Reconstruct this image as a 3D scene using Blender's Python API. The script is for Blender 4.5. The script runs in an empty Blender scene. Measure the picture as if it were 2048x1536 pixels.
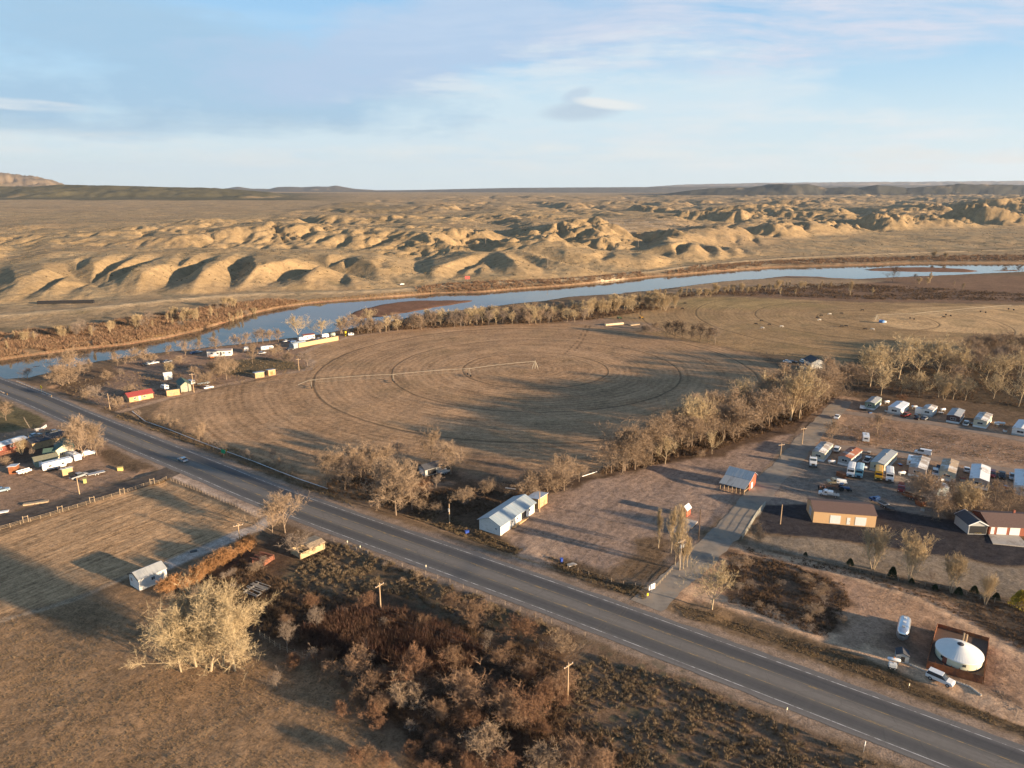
import bpy, bmesh, math, random
import numpy as np
from mathutils import Vector, Matrix
R = math.radians
rnd = random.Random(7)
C = bpy.context.scene.collection
# ------------------------------------------------------------------ camera geometry
HC = 92.0; FP = 1421.0; EYE_V = 378.0
PIT = math.atan((768 - EYE_V) / FP); CP, SP = math.cos(PIT), math.sin(PIT)
def G(u, v, z=0.0):
    """photo pixel (2048x1536) -> point of the horizontal plane at height z"""
    yy = v - 768.0
    t = (HC - z) / (yy * CP + FP * SP)
    return ((u - 1024.0) * t, t * (FP * CP - yy * SP))
def GV(u, v, z=0.0):
    x, y = G(u, v, z); return Vector((x, y, z))
def HM(u, v, vt):
    """height in metres of something with its foot at (u, v) and its top at row vt"""
    x, y = G(u, v); yy = vt - 768.0
    return HC - y * (yy * CP + FP * SP) / (FP * CP - yy * SP)
cam = bpy.data.cameras.new('camera'); co = bpy.data.objects.new('camera', cam); C.objects.link(co)
co.location = (0, 0, HC); co.rotation_euler = (math.pi / 2 - PIT, 0, 0)
cam.sensor_width = 36; cam.lens = FP / 2048 * 36; cam.clip_start = 1; cam.clip_end = 120000
bpy.context.scene.camera = co
SUN_EL = 9.0; SUN_DIR = (0.88, -0.475)
# ------------------------------------------------------------------ noise
_rg = np.random.RandomState(11)
_perm = np.concatenate([_rg.permutation(256)] * 3)
_ga = _rg.rand(256) * 2 * np.pi; _gx, _gy = np.cos(_ga), np.sin(_ga)
def pn(x, y, seed=0):
    x = np.asarray(x, float) + seed * 17.31; y = np.asarray(y, float) - seed * 9.73
    xi = np.floor(x).astype(np.int64); yi = np.floor(y).astype(np.int64)
    xf = x - xi; yf = y - yi
    u = xf ** 3 * (xf * (xf * 6 - 15) + 10); v = yf ** 3 * (yf * (yf * 6 - 15) + 10)
    def g(ix, iy, dx, dy):
        h = _perm[_perm[ix & 255] + (iy & 255)]
        return _gx[h] * dx + _gy[h] * dy
    a = g(xi, yi, xf, yf); b = g(xi + 1, yi, xf - 1, yf)
    c = g(xi, yi + 1, xf, yf - 1); d = g(xi + 1, yi + 1, xf - 1, yf - 1)
    return (a + (b - a) * u + (c - a) * v + (a - b - c + d) * u * v) * 1.4
def fbm(x, y, o=4, seed=0, g=.5):
    s = 0; a = 1; f = 1; n = 0
    for i in range(o):
        s = s + a * pn(x * f, y * f, seed + i); n += a; a *= g; f *= 2.03
    return s / n
def ss(a, b, x):
    t = np.clip((x - a) / (b - a), 0, 1); return t * t * (3 - 2 * t)
def poly_sd(x, y, P):
    """signed distance (negative inside) to a closed polygon"""
    P = np.array(P); n = len(P); d = np.full(x.shape, 1e18); ins = np.zeros(x.shape, bool)
    for i in range(n):
        ax, ay = P[i]; bx, by = P[(i + 1) % n]
        ex, ey = bx - ax, by - ay
        wx, wy = x - ax, y - ay
        t = np.clip((wx * ex + wy * ey) / (ex * ex + ey * ey + 1e-9), 0, 1)
        d = np.minimum(d, (wx - ex * t) ** 2 + (wy - ey * t) ** 2)
        if ay != by:
            c = ((ay > y) != (by > y)) & (x < ex * (y - ay) / (by - ay) + ax)
            ins ^= c
    d = np.sqrt(d); return np.where(ins, -d, d)
def line_d(x, y, P):
    d = np.full(x.shape, 1e18)
    for (ax, ay), (bx, by) in zip(P[:-1], P[1:]):
        ex, ey = bx - ax, by - ay; wx, wy = x - ax, y - ay
        t = np.clip((wx * ex + wy * ey) / (ex * ex + ey * ey + 1e-9), 0, 1)
        d = np.minimum(d, (wx - ex * t) ** 2 + (wy - ey * t) ** 2)
    return np.sqrt(d)
def smooth_line(P, n=8):
    out = []
    for i in range(len(P) - 1):
        p0 = P[max(i - 1, 0)]; p1 = P[i]; p2 = P[i + 1]; p3 = P[min(i + 2, len(P) - 1)]
        for k in range(n):
            t = k / n
            out.append(tuple(.5 * ((2 * p1[j]) + (-p0[j] + p2[j]) * t + (2 * p0[j] - 5 * p1[j] + 4 * p2[j] - p3[j]) * t * t
                             + (-p0[j] + 3 * p1[j] - 3 * p2[j] + p3[j]) * t ** 3) for j in range(2)))
    out.append(tuple(P[-1])); return out
# ------------------------------------------------------------------ materials
def nt(name):
    m = bpy.data.materials.new(name); m.use_nodes = True; n = m.node_tree
    return m, n, n.nodes['Principled BSDF']
def mixc(n, a, b, fac, bt='MIX'):
    m = n.nodes.new('ShaderNodeMix'); m.data_type = 'RGBA'; m.blend_type = bt
    for s, v in ((m.inputs[0], fac), (m.inputs[6], a), (m.inputs[7], b)):
        if isinstance(v, bpy.types.NodeSocket): n.links.new(v, s)
        elif isinstance(v, (int, float)): s.default_value = v
        else: s.default_value = (*v, 1) if len(v) == 3 else v
    return m.outputs[2]
def mth(n, op, a, b=None, c=None, clamp=False):
    m = n.nodes.new('ShaderNodeMath'); m.operation = op; m.use_clamp = clamp
    for i, v in enumerate((a, b, c)):
        if v is None: continue
        if isinstance(v, bpy.types.NodeSocket): n.links.new(v, m.inputs[i])
        else: m.inputs[i].default_value = v
    return m.outputs[0]
def noise(n, vec, scale, det=4, rough=.6, out=0):
    t = n.nodes.new('ShaderNodeTexNoise'); t.inputs['Scale'].default_value = scale
    t.inputs['Detail'].default_value = det; t.inputs['Roughness'].default_value = rough
    if vec is not None: n.links.new(vec, t.inputs['Vector'])
    return t.outputs[out]
def ramp(n, fac, a, b, ca=(0, 0, 0), cb=(1, 1, 1)):
    r = n.nodes.new('ShaderNodeValToRGB'); r.color_ramp.elements[0].position = a; r.color_ramp.elements[1].position = b
    r.color_ramp.elements[0].color = (*ca, 1); r.color_ramp.elements[1].color = (*cb, 1)
    n.links.new(fac, r.inputs[0]); return r.outputs[0]
def attr(n, name, col=False):
    a = n.nodes.new('ShaderNodeAttribute'); a.attribute_name = name
    return a.outputs['Color'] if col else a.outputs['Fac']
def vscale(n, vec, s):
    m = n.nodes.new('ShaderNodeVectorMath'); m.operation = 'MULTIPLY'; n.links.new(vec, m.inputs[0]); m.inputs[1].default_value = s
    return m.outputs[0]
def bump(n, b, h, dist, stren=1.0):
    x = n.nodes.new('ShaderNodeBump'); x.inputs['Distance'].default_value = dist; x.inputs['Strength'].default_value = stren
    n.links.new(h, x.inputs['Height']); n.links.new(x.outputs[0], b.inputs['Normal'])
MC = {}
def mat(name, col, rough=.8, metal=0., var=.18, scale=1.5, spec=.3, wear=None, objvar=0., streak=None):
    """simple procedural material: colour broken up by noise, optional second colour in patches"""
    if name in MC: return MC[name]
    m, n, b = nt(name)
    tc = n.nodes.new('ShaderNodeTexCoord').outputs['Object']
    v = vscale(n, tc, streak) if streak else tc
    f = noise(n, v, scale, 5)
    lo = tuple(c * (1 - var) for c in col); hi = tuple(min(1, c * (1 + var)) for c in col)
    c = mixc(n, lo, hi, ramp(n, f, .3, .7))
    if wear:
        wc, amt = wear
        f2 = noise(n, v, scale * .45, 5, .7)
        c = mixc(n, c, wc, ramp(n, f2, .62 - amt * .25, .7 - amt * .2))
    if objvar:
        oi = n.nodes.new('ShaderNodeObjectInfo').outputs['Random']
        k = mth(n, 'MULTIPLY_ADD', oi, 2 * objvar, 1 - objvar)
        cc = n.nodes.new('ShaderNodeCombineColor'); [n.links.new(k, cc.inputs[i]) for i in range(3)]
        c = mixc(n, c, cc.outputs[0], 1., 'MULTIPLY')
    n.links.new(c, b.inputs['Base Color'])
    b.inputs['Roughness'].default_value = rough; b.inputs['Metallic'].default_value = metal
    b.inputs['Specular IOR Level'].default_value = spec
    MC[name] = m; return m
# ------------------------------------------------------------------ object helpers
def link(name, me, m, parent=None):
    o = bpy.data.objects.new(name, me); C.objects.link(o)
    if m is not None and not me.materials: me.materials.append(m)
    if parent is not None: o.parent = parent
    return o
def thing(name, label, cat, loc=(0, 0, 0), rz=0, group=None):
    o = bpy.data.objects.new(name, None); C.objects.link(o); o.empty_display_size = .5
    o.location = loc; o.rotation_euler = (0, 0, rz); o['label'] = label; o['category'] = cat
    if group: o['group'] = group
    return o
def tag(o, label=None, cat=None, group=None, kind=None):
    for k, v in (('label', label), ('category', cat), ('group', group), ('kind', kind)):
        if v: o[k] = v
    return o
def npmesh(name, V, Fq, smooth=False):
    """mesh from numpy arrays; Fq (n,3) or (n,4)"""
    me = bpy.data.meshes.new(name); V = np.ascontiguousarray(V, np.float32); Fq = np.ascontiguousarray(Fq, np.int32)
    k = Fq.shape[1]; nf = len(Fq)
    me.vertices.add(len(V)); me.vertices.foreach_set('co', V.ravel())
    me.loops.add(nf * k); me.loops.foreach_set('vertex_index', Fq.ravel())
    me.polygons.add(nf); me.polygons.foreach_set('loop_start', np.arange(0, nf * k, k, dtype=np.int32))
    me.polygons.foreach_set('loop_total', np.full(nf, k, np.int32))
    if smooth: me.polygons.foreach_set('use_smooth', np.ones(nf, bool))
    me.update(calc_edges=True); return me
class MB:
    def __init__(s): s.v = []; s.f = []
    def add(s, vs, fs):
        o = len(s.v); s.v += [tuple(p) for p in vs]; s.f += [tuple(i + o for i in f) for f in fs]; return s
    def box(s, x0, x1, y0, y1, z0, z1, M=None):
        vs = [Vector((x, y, z)) for z in (z0, z1) for y in (y0, y1) for x in (x0, x1)]
        if M is not None: vs = [M @ p for p in vs]
        return s.add(vs, [(0, 2, 3, 1), (4, 5, 7, 6), (0, 1, 5, 4), (2, 6, 7, 3), (0, 4, 6, 2), (1, 3, 7, 5)])
    def prism(s, prof, a, b, axis='y', M=None, taper=None):
        """closed profile of (p, q) swept from a to b along an axis; y: p=x q=z; x: p=y q=z; z: p=x q=y"""
        n = len(prof); vs = []
        for k, t in enumerate((a, b)):
            for p, q in prof:
                vs.append({'y': (p, t, q), 'x': (t, p, q), 'z': (p, q, t)}[axis])
        if M is not None: vs = [M @ Vector(p) for p in vs]
        fs = [tuple(range(n)), tuple(range(2 * n - 1, n - 1, -1))]
        fs += [(i, i + n, (i + 1) % n + n, (i + 1) % n) for i in range(n)]
        return s.add(vs, fs)
    def tube(s, pts, rs, n=6, cap=True):
        pts = [Vector(p) for p in pts]
        if not hasattr(rs, '__len__'): rs = [rs] * len(pts)
        rings = []
        for i, p in enumerate(pts):
            d = (pts[min(i + 1, len(pts) - 1)] - pts[max(i - 1, 0)]).normalized()
            a = d.cross(Vector((0, 0, 1)) if abs(d.z) < .9 else Vector((1, 0, 0))).normalized(); b = d.cross(a)
            rings.append([p + (a * math.cos(6.2832 * k / n) + b * math.sin(6.2832 * k / n)) * rs[i] for k in range(n)])
        vs = [q for r in rings for q in r]; fs = []
        for i in range(len(pts) - 1):
            for k in range(n):
                fs.append((i * n + k, i * n + (k + 1) % n, (i + 1) * n + (k + 1) % n, (i + 1) * n + k))
        if cap: fs += [tuple(range(n - 1, -1, -1)), tuple(range(len(vs) - n, len(vs)))]
        return s.add(vs, fs)
    def lathe(s, prof, n=24, c=(0, 0, 0)):
        vs = []; m = len(prof)
        for k in range(n):
            a = 6.283185 * k / n
            vs += [(c[0] + r * math.cos(a), c[1] + r * math.sin(a), c[2] + z) for r, z in prof]
        fs = [(k * m + i, ((k + 1) % n) * m + i, ((k + 1) % n) * m + i + 1, k * m + i + 1) for k in range(n) for i in range(m - 1)]
        return s.add(vs, fs)
    def build(s, name, m, parent=None, bevel=0, smooth=False, label=None):
        me = bpy.data.meshes.new(name); me.from_pydata(s.v, [], s.f)
        bm = bmesh.new(); bm.from_mesh(me)
        if bevel: 
            bmesh.ops.remove_doubles(bm, verts=bm.verts, dist=1e-4)
        bmesh.ops.recalc_face_normals(bm, faces=bm.faces)
        if bevel:
            try: bmesh.ops.bevel(bm, geom=[e for e in bm.edges if e.calc_face_angle(0) > .5], offset=bevel, segments=2, affect='EDGES')
            except Exception: pass
        bm.to_mesh(me); bm.free()
        if smooth: me.polygons.foreach_set('use_smooth', np.ones(len(me.polygons), bool))
        o = link(name, me, m, parent)
        if label: o['label'] = label
        return o
def copy_tree(o, parent=None, label=None):
    c = o.copy(); C.objects.link(c); c.parent = parent
    for ch in [k for k in KIDS.get(o.name, ())] if o.name in KIDS else list(o.children): copy_tree(ch, c)
    if label: c['label'] = label
    return c
KIDS = {}
ONES = ['', 'first', 'second', 'third', 'fourth', 'fifth', 'sixth', 'seventh', 'eighth', 'ninth', 'tenth', 'eleventh', 'twelfth', 'thirteenth',
        'fourteenth', 'fifteenth', 'sixteenth', 'seventeenth', 'eighteenth', 'nineteenth']
TENS = {2: ('twentieth', 'twenty'), 3: ('thirtieth', 'thirty'), 4: ('fortieth', 'forty'), 5: ('fiftieth', 'fifty'), 6: ('sixtieth', 'sixty'),
        7: ('seventieth', 'seventy'), 8: ('eightieth', 'eighty'), 9: ('ninetieth', 'ninety')}
def ordn(n):
    if n < 20: return ONES[n]
    t, o = divmod(n, 10); return TENS[t][0] if o == 0 else TENS[t][1] + '-' + ONES[o]
# ------------------------------------------------------------------ layout lines (photo pixels -> metres)
def L(P, z=0): return [G(u, v, z) for u, v in P]
WZ = -1.3
FAR_BANK = [(-700, 752), (-300, 742), (-120, 733), (0, 721), (60, 712), (150, 700), (250, 690), (330, 677), (400, 661), (450, 645), (500, 629), (560, 615), (640, 605), (720, 599),
            (830, 591), (870, 587), (960, 585), (1030, 579), (1130, 572), (1200, 565), (1300, 554), (1350, 551), (1450, 542), (1553, 535), (1707, 531), (1826, 527), (2031, 527), (2200, 526), (2600, 526)]
NEAR_BANK = [(-700, 830), (-300, 795), (-60, 770), (0, 762), (60, 757), (120, 741), (200, 724), (300, 709), (400, 698), (470, 690), (560, 680), (640, 670), (690, 660), (760, 648), (830, 634), (889, 626),
             (980, 615), (1043, 607), (1090, 603), (1128, 596), (1180, 592), (1250, 588), (1300, 583), (1350, 576), (1430, 566), (1480, 561), (1560, 557), (1640, 556), (1720, 559), (1800, 555), (1900, 551), (2031, 545), (2200, 540), (2600, 540)]
def az_interp(P, z):
    W = np.array(L(P, z)); a = W[:, 0] / W[:, 1]; o = np.argsort(a); return a[o], W[o, 1]
FB_A, FB_Y = az_interp(FAR_BANK, WZ); NB_A, NB_Y = az_interp(NEAR_BANK, WZ)
TOE = [(-400, 622), (0, 611), (110, 607), (235, 596), (350, 592), (470, 588), (640, 580), (760, 577), (850, 568), (920, 561), (1000, 560), (1130, 555), (1240, 545), (1320, 534), (1400, 524), (1500, 515), (1570, 511), (1700, 505), (2048, 495), (2500, 490)]
TO_A, TO_Y = az_interp(TOE, 3.0)
ISLANDS = [L([(684, 634), (715, 618), (787, 604), (835, 600), (958, 600), (935, 606), (889, 613), (830, 624), (770, 634), (715, 639)], WZ),
           L([(1722, 539), (1758, 535), (1843, 534), (1929, 537.5), (1963, 542), (1946, 545), (1826, 544), (1741, 542)], WZ),
           L([(1519, 557), (1570, 551.5), (1640, 553), (1690, 559), (1640, 562), (1540, 563)], WZ),
           L([(1215, 588), (1260, 583.5), (1330, 578), (1350, 577), (1300, 586)], WZ),
           L([(42, 737), (80, 729), (118, 723), (112, 728), (70, 736)], WZ), L([(1975, 541), (2040, 539), (2038, 542), (1990, 543)], WZ)]
HWY_L = smooth_line(L([(-160, 695), (0, 757), (100, 793), (200, 834), (420, 919.5), (613, 994.5), (1120, 1169), (1560, 1326), (2048, 1503), (2500, 1668)]), 10)   # far white line
def offset(P, d):
    out = []
    for i, p in enumerate(P):
        a = P[max(i - 1, 0)]; b = P[min(i + 1, len(P) - 1)]
        dx, dy = b[0] - a[0], b[1] - a[1]; l = math.hypot(dx, dy)
        out.append((p[0] + dy / l * d, p[1] - dx / l * d))       # positive d = to the right of travel
    return out
HWY_C = offset(HWY_L, 5.6)
SIDE = smooth_line(L([(1293, 1212), (1345, 1165), (1400, 1115), (1450, 1070), (1495, 1018), (1540, 962), (1585, 915), (1625, 868), (1662, 828), (1690, 800)]), 6)
DIRT = smooth_line(L([(352, 938), (290, 962), (200, 988), (100, 1016), (0, 1044), (-120, 1078), (-300, 1130)]), 6)
PARK1 = smooth_line(L([(1596, 893), (1650, 893), (1720, 899), (1800, 908), (1900, 922), (2048, 945), (2200, 970)]), 5)
PARK2 = smooth_line(L([(1668, 822), (1720, 829), (1800, 838), (1900, 853), (2048, 880), (2200, 905)]), 5)
RIVRD = L([(-300, 655), (0, 640), (150, 628), (300, 612), (420, 600), (520, 592), (640, 588), (760, 584), (850, 577), (960, 568), (1100, 563), (1200, 556), (1300, 545), (1400, 533), (1500, 524), (1600, 518), (1800, 510), (2048, 503)], 1.5)
PIV1 = G(1070, 737); PIV2 = G(1752, 639)
P1 = np.array(PIV1)
# ------------------------------------------------------------------ height of the land
def U_of(a): return 1024 + a * FP * CP * 1.03         # rough photo column of an azimuth for far ground
GULLIES = [  # photo column at the toe, half-width m, depth, lean (m per unit up-slope)
    (-60, 30, .8, 20), (28, 22, .8, 45), (108, 26, .95, 45), (150, 22, .8, 50), (236, 40, .95, -28), (290, 26, .9, 42), (345, 16, .4, 10), (452, 22, .9, 14), (500, 30, .95, 60), (560, 13, .3, 20), (672, 20, .75, 10), (740, 14, .35, 10),
    (845, 52, .95, -70), (885, 26, .9, 30), (930, 24, .7, 20), (995, 34, .85, -5), (1065, 18, .5, 8), (1133, 40, .8, -35), (1185, 18, .5, 10), (1250, 42, .9, -60), (1330, 16, .75, 14), (1380, 26, .95, -40), (1418, 14, .7, -12), (1455, 14, .7, -14), (1490, 14, .75, -14), (1520, 12, .7, -12), (1600, 60, .9, -90), (1720, 60, .6, -140), (1850, 60, .5, -140), (1990, 70, .6, -160)]
def billow(x, y, lam, seed, o=3, g=.45):
    s = 0; a = 1; n = 0; f = 1
    for i in range(o):
        s = s + a * (1 - np.clip(1 - np.abs(pn(x * f / lam, y * f / lam, seed + i)) * 2.2, 0, 1) ** 1.35); n += a; a *= g; f *= 2.1
    return s / n
def land(x, y):
    x = np.asarray(x, float); y = np.asarray(y, float)
    z = np.zeros_like(x); fb = np.interp(x / np.maximum(y, 1), FB_A, FB_Y); n = y < fb + 4
    if n.any(): z[n] = land_near(x[n], y[n])
    n = y >= fb
    if n.any(): z[n] = land_far(x[n], y[n])
    return z
def land_near(x, y):
    a = x / np.maximum(y, 1)
    fb = np.interp(a, FB_A, FB_Y); nb = np.interp(a, NB_A, NB_Y)
    wig = pn(x / 16, y / 16, 3) * 2.2 + pn(x / 5, y / 5, 4) * .8
    rel = (fbm(x / 3.1, y / 3.1, 3, 20) * .10 + fbm(x / 22, y / 22, 3, 25) * .28)
    dh = np.full(x.shape, 99.)
    m = (y < 500) & (np.abs(a) < 1.3)
    dh[m] = line_d(x[m], y[m], HWY_C[::3])
    flat = np.minimum(ss(9, 16, dh), 1)
    for ln, w in ((SIDE, 5), (DIRT, 5), (PARK1, 5), (PARK2, 5)):
        A = np.array(ln); mm = (x > A[:, 0].min() - 9) & (x < A[:, 0].max() + 9) & (y > A[:, 1].min() - 9) & (y < A[:, 1].max() + 9)
        if mm.any(): flat[mm] = np.minimum(flat[mm], ss(w * .8, w * 1.5, line_d(x[mm], y[mm], ln)))
    z = (rel - .22) * flat - .03
    z = z - .75 * np.exp(-((dh - 15) / 2.6) ** 2) * (y < nb - 30) * FLATTEN(x, y)
    inn = (y - nb + wig * .6); out_ = (fb - y + wig * .6)
    bed = np.minimum(ss(-3, 4, inn), ss(-2, 3, out_))
    z = z * (1 - bed) + -3.4 * bed
    for I in ISLANDS:
        I = np.array(I); x0, y0 = I.min(0) - 25; x1, y1 = I.max(0) + 25
        mm = (x > x0) & (x < x1) & (y > y0) & (y < y1)
        if mm.any():
            d = poly_sd(x[mm], y[mm], I) + pn(x[mm] / 12, y[mm] / 12, 5) * 2
            z[mm] = np.maximum(z[mm], -3.4 + 2.55 * ss(9, -7, d) + .12 * ss(2, -14, d))
    return z
def gull(c, l, lc, ll, seed, k=2.6, pw=.8):
    """flat-topped land cut by gullies: 1 on the top, 0 in the gully line"""
    return np.clip(np.abs(pn(c / lc, l / ll, seed)) * k, 0, 1) ** pw
def bad_base(x, y):
    """tablelands cut by a valley network, 0 in the valley floors and about 1 on the tops"""
    wx = x + fbm(x / 210, y / 210, 2, 45) * 85; wy = y + fbm(x / 210, y / 210, 2, 47) * 85
    c = wx * .87 + wy * .5; l = wx * .5 - wy * .87
    v1 = np.clip(np.abs(fbm(c / 330, l / 560, 2, 51)) * 4.2, 0, 1); v2 = np.clip(np.abs(fbm(c / 120, l / 200, 2, 54)) * 3.4, 0, 1)
    v1 = v1 * v1 * (3 - 2 * v1); v2 = v2 * (1.6 - .6 * v2)
    sh = fbm(x / 640, y / 330, 3, 63)
    return v1 * (.58 + .42 * v2) + .40 * (ss(-.08, .03, sh) + ss(.15, .25, sh)) * (.3 + .7 * v1)
def gullies(x, y, gx, gy, amp):
    """erosion grooves that run down the slope of the base, in two sizes"""
    out = np.zeros_like(x)
    for lam, k, sd in ((46., .30, 5), (19., .13, 6)):
        sl = np.hypot(gx, gy) + 1e-6; tx, ty = -gy / sl, gx / sl; cs = lam * 1.25; ix = np.floor(x / cs); iy = np.floor(y / cs)
        num = np.zeros_like(x); den = np.full_like(x, 1e-6); dnx = np.zeros_like(x)
        for i in (-1, 0, 1):
            for j in (-1, 0, 1):
                cx, cy = ix + i, iy + j; h = _perm[_perm[cx.astype(np.int64) & 255] + (cy.astype(np.int64) & 255)]; h2 = _perm[h + sd]
                px = (cx + .2 + .6 * h / 255.) * cs; py = (cy + .2 + .6 * h2 / 255.) * cs
                dx, dy = x - px, y - py; w = np.exp(-(dx * dx + dy * dy) / (cs * cs) * 2.2); ph = (dx * tx + dy * ty) * 6.2832 / lam + h2 * .1
                num += w * (1 - np.abs(np.sin(ph * .5)) ** .7 * 1.0); den += w; dnx += w * np.cos(ph)
        g = num / den; f = np.clip(sl / .22, 0, 1) * amp * k * 2.4
        out -= f * (g - .25)
        d = dnx / den * f * 2.2 / lam; gx = gx + tx * d; gy = gy + ty * d
    return out
def land_far(x, y):
    a = x / np.maximum(y, 1); u = U_of(a)
    fb = np.interp(a, FB_A, FB_Y); toe = np.interp(a, TO_A, TO_Y)
    f = y - fb
    bench = 1.3 * ss(0, 5, f - 2) + .02 * np.clip(f - 8, 0, 120) + fbm(x / 9, y / 9, 3, 30) * .5 * ss(4, 20, f)
    bench = bench + 1.4 * np.exp(-(line_d2(x, y) / 9) ** 2)
    Hc = np.interp(u, [-400, 0, 60, 110, 240, 330, 480, 650, 760, 835, 870, 1000, 1130, 1200, 1260, 1330, 1450, 1530, 1600, 1750, 2048, 2500],
                   [12, 9, 12, 15, 16, 16, 17, 18, 14, 3, 8, 17, 17, 12, 8, 16, 13, 10, 7, 7, 9, 11])
    Wd = np.interp(u, [-400, 0, 480, 850, 1000, 1300, 1600, 2048, 2500], [110, 100, 90, 75, 75, 85, 130, 210, 210])
    wt = toe + pn(x / 45, y / 200, 8) * 10
    back = ss(30, 330, y - wt - Wd + 60 * fbm(x / 90, y / 90, 2, 151))
    Hc = Hc + (np.interp(u, [-400, 300, 900, 1600, 2500], [15, 16, 14, 10, 12]) - Hc) * back
    p = np.clip((y - wt) / Wd, 0, 2.6); pc = np.clip(p, 0, 1)
    prof = (1 - (1 - pc) ** 1.7) * ss(0, .15, pc)
    carve = np.zeros_like(x)
    for ug, w, dp, lean in GULLIES:
        ag = (ug - 1024) / (FP * CP * 1.03); yt = np.interp(ag, TO_A, TO_Y); xg = ag * yt
        mm = (p > 0) & (p < 2.5) & (np.abs(x / y - ag) < .35)
        if not mm.any(): continue
        X, Y, Pp = x[mm], y[mm], p[mm]
        cx = xg * (1 + (Y - yt) / yt) + lean * Pp + pn(Y / 30, np.full_like(Y, ug), 9) * 4
        ww = w * (1.12 - .42 * np.clip(Pp, 0, 1.6)); k = np.clip(1 - np.abs(X - cx) / np.maximum(ww * 1.3, 3), 0, 1)
        k = k * (1.25 - .25 * k)
        carve[mm] = np.maximum(carve[mm], k * dp * ss(2.3, 1.0, Pp))
    blf = Hc * prof * (1 - .92 * carve)
    blf = blf + (billow(x + y * .3, y * .4, 30, 60, 2) - .5) * 1.5 * ss(0, .4, p) * ss(1.6, .8, p)
    d2 = np.clip(y - wt - Wd, 0, None)
    amp = np.interp(u, [-500, 0, 350, 520, 800, 1000, 1300, 1500, 2048, 2500], [11, 13, 10, 12, 15, 18, 20, 27, 35, 38]) * (.45 + .55 * np.exp(-np.clip(d2 - 300, 0, 1e5) / 1500))
    end = np.interp(u, [-500, 0, 300, 560, 700, 900, 1100, 2048], [420, 560, 620, 900, 1900, 3500, 4300, 4900])
    st = np.interp(u, [-500, 200, 500, 900, 1500, 1800, 2500], [20, 40, 60, 30, 60, 170, 240])
    mk = ss(0, 1, (d2 - st) / 130) * ss(1, 0, (d2 - end) / np.maximum(end * .45, 220))
    dvar = .52 + .55 * ss(-.22, .3, fbm(x / 380, y / 420, 2, 41))
    bad = np.zeros_like(x); mm = mk > .001
    if mm.any():
        X, Y = x[mm], y[mm]; A_ = (amp * mk * dvar)[mm]; e = 7.
        h0 = bad_base(X, Y); gx = (bad_base(X + e, Y) - h0) / e * A_; gy = (bad_base(X, Y + e) - h0) / e * A_
        bad[mm] = A_ * (h0 - .35) + gullies(X, Y, gx, gy, np.minimum(A_ * 1.3, 22))
    bench2 = np.interp(u, [0, 500, 1000, 1500, 2048], [1, 1, 3, 3, 4])
    rise = .004 * np.clip(d2, 0, 1200) + bench2 * ss(60, 500, d2) + .0055 * np.clip(d2 - 1200, 0, 4000) * np.interp(u, [0, 700, 1200], [1.35, 1.1, .6])
    uw = u + 120 * fbm(x / 180, y / 180, 3, 137)
    qm = ss(1030, 1150, uw) * ss(1450, 1290, uw) * ss(1160, 1290, y) * ss(1800, 1450, y)
    bad = bad * (1 - .85 * qm) + 10 * qm
    pl = (fbm(x / 260, y / 260, 3, 80) * 5 * ss(100, 700, d2) + fbm(x / 60, y / 60, 3, 83) * .9 * ss(0, 300, d2))
    hz = bench + blf + (bad + rise + pl) * ss(0, 1, d2 / 60)
    far_add = np.zeros_like(x)
    mm = y > 2500
    if mm.any():
        X, Y, U = x[mm], y[mm], u[mm]; fa = far_add[mm]
        for Us, Vs, Dd, wd, ns, lam in RANGES:
            vt = np.interp(U, Us, Vs, left=460, right=460)
            Htop = HC + Dd * (EYE_V - vt) / (FP / CP)
            rid = fbm(X / lam, Y / lam, 4, int(Dd) % 97)
            g = ss(-1, -.05, (Y - Dd) / wd + .25 * rid) * ss(1.6, .2, (Y - Dd) / wd)
            er = billow(X, Y * .6, lam * .7, int(Dd) % 89, 4, .5)
            fa = np.maximum(fa, np.clip(Htop, 0, 1e9) * g * (1 - ns * (1 - er) * (.35 + .65 * (1 - g))))
        far_add[mm] = fa
    return np.maximum(hz, far_add)
RANGES = [
    ([-900, -500, -100, 0, 30, 60, 100, 130, 165, 210], [352, 336, 338, 340, 340, 345, 349, 355, 366, 396], 9000, 2400, .85, 520),
    ([-900, 0, 100, 160, 250, 330, 430, 500, 560, 600, 650], [372, 373, 373, 369, 371, 373, 375, 379, 384, 392, 410], 5200, 1500, .12, 300),
    ([400, 440, 452, 470, 500, 525, 560, 575, 600, 625, 650, 672, 686, 700, 720, 760, 800], [396, 378, 375, 377, 373.5, 377, 377.5, 374, 373.5, 374, 373, 373, 371, 373.5, 377, 380, 390], 16000, 2500, .25, 900),
    ([700, 760, 860, 960, 1040, 1300, 1500, 1700, 2048, 2600], [384, 381, 379.5, 377, 375.5, 374, 372, 371, 370, 369], 17000, 5000, .12, 1400),
    ([1180, 1280, 1350, 1420, 1500, 1700, 2048, 2600], [384, 374, 369, 367.5, 366, 364, 361.5, 359], 24000, 5000, .30, 900),
    ([1300, 1360, 1400, 1480, 1520, 1590, 1620, 1690, 1725, 1780, 1880, 1930, 2048, 2600], [390, 381, 376, 374, 367.5, 368, 374, 374, 368.5, 375, 367, 368, 371, 369], 7500, 900, .35, 380),
]
RV = np.array(RIVRD); _ra = RV[:, 0] / RV[:, 1]
def line_d2(x, y):
    return np.abs(y - np.interp(x / np.maximum(y, 1), _ra, RV[:, 1])) * .9
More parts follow.
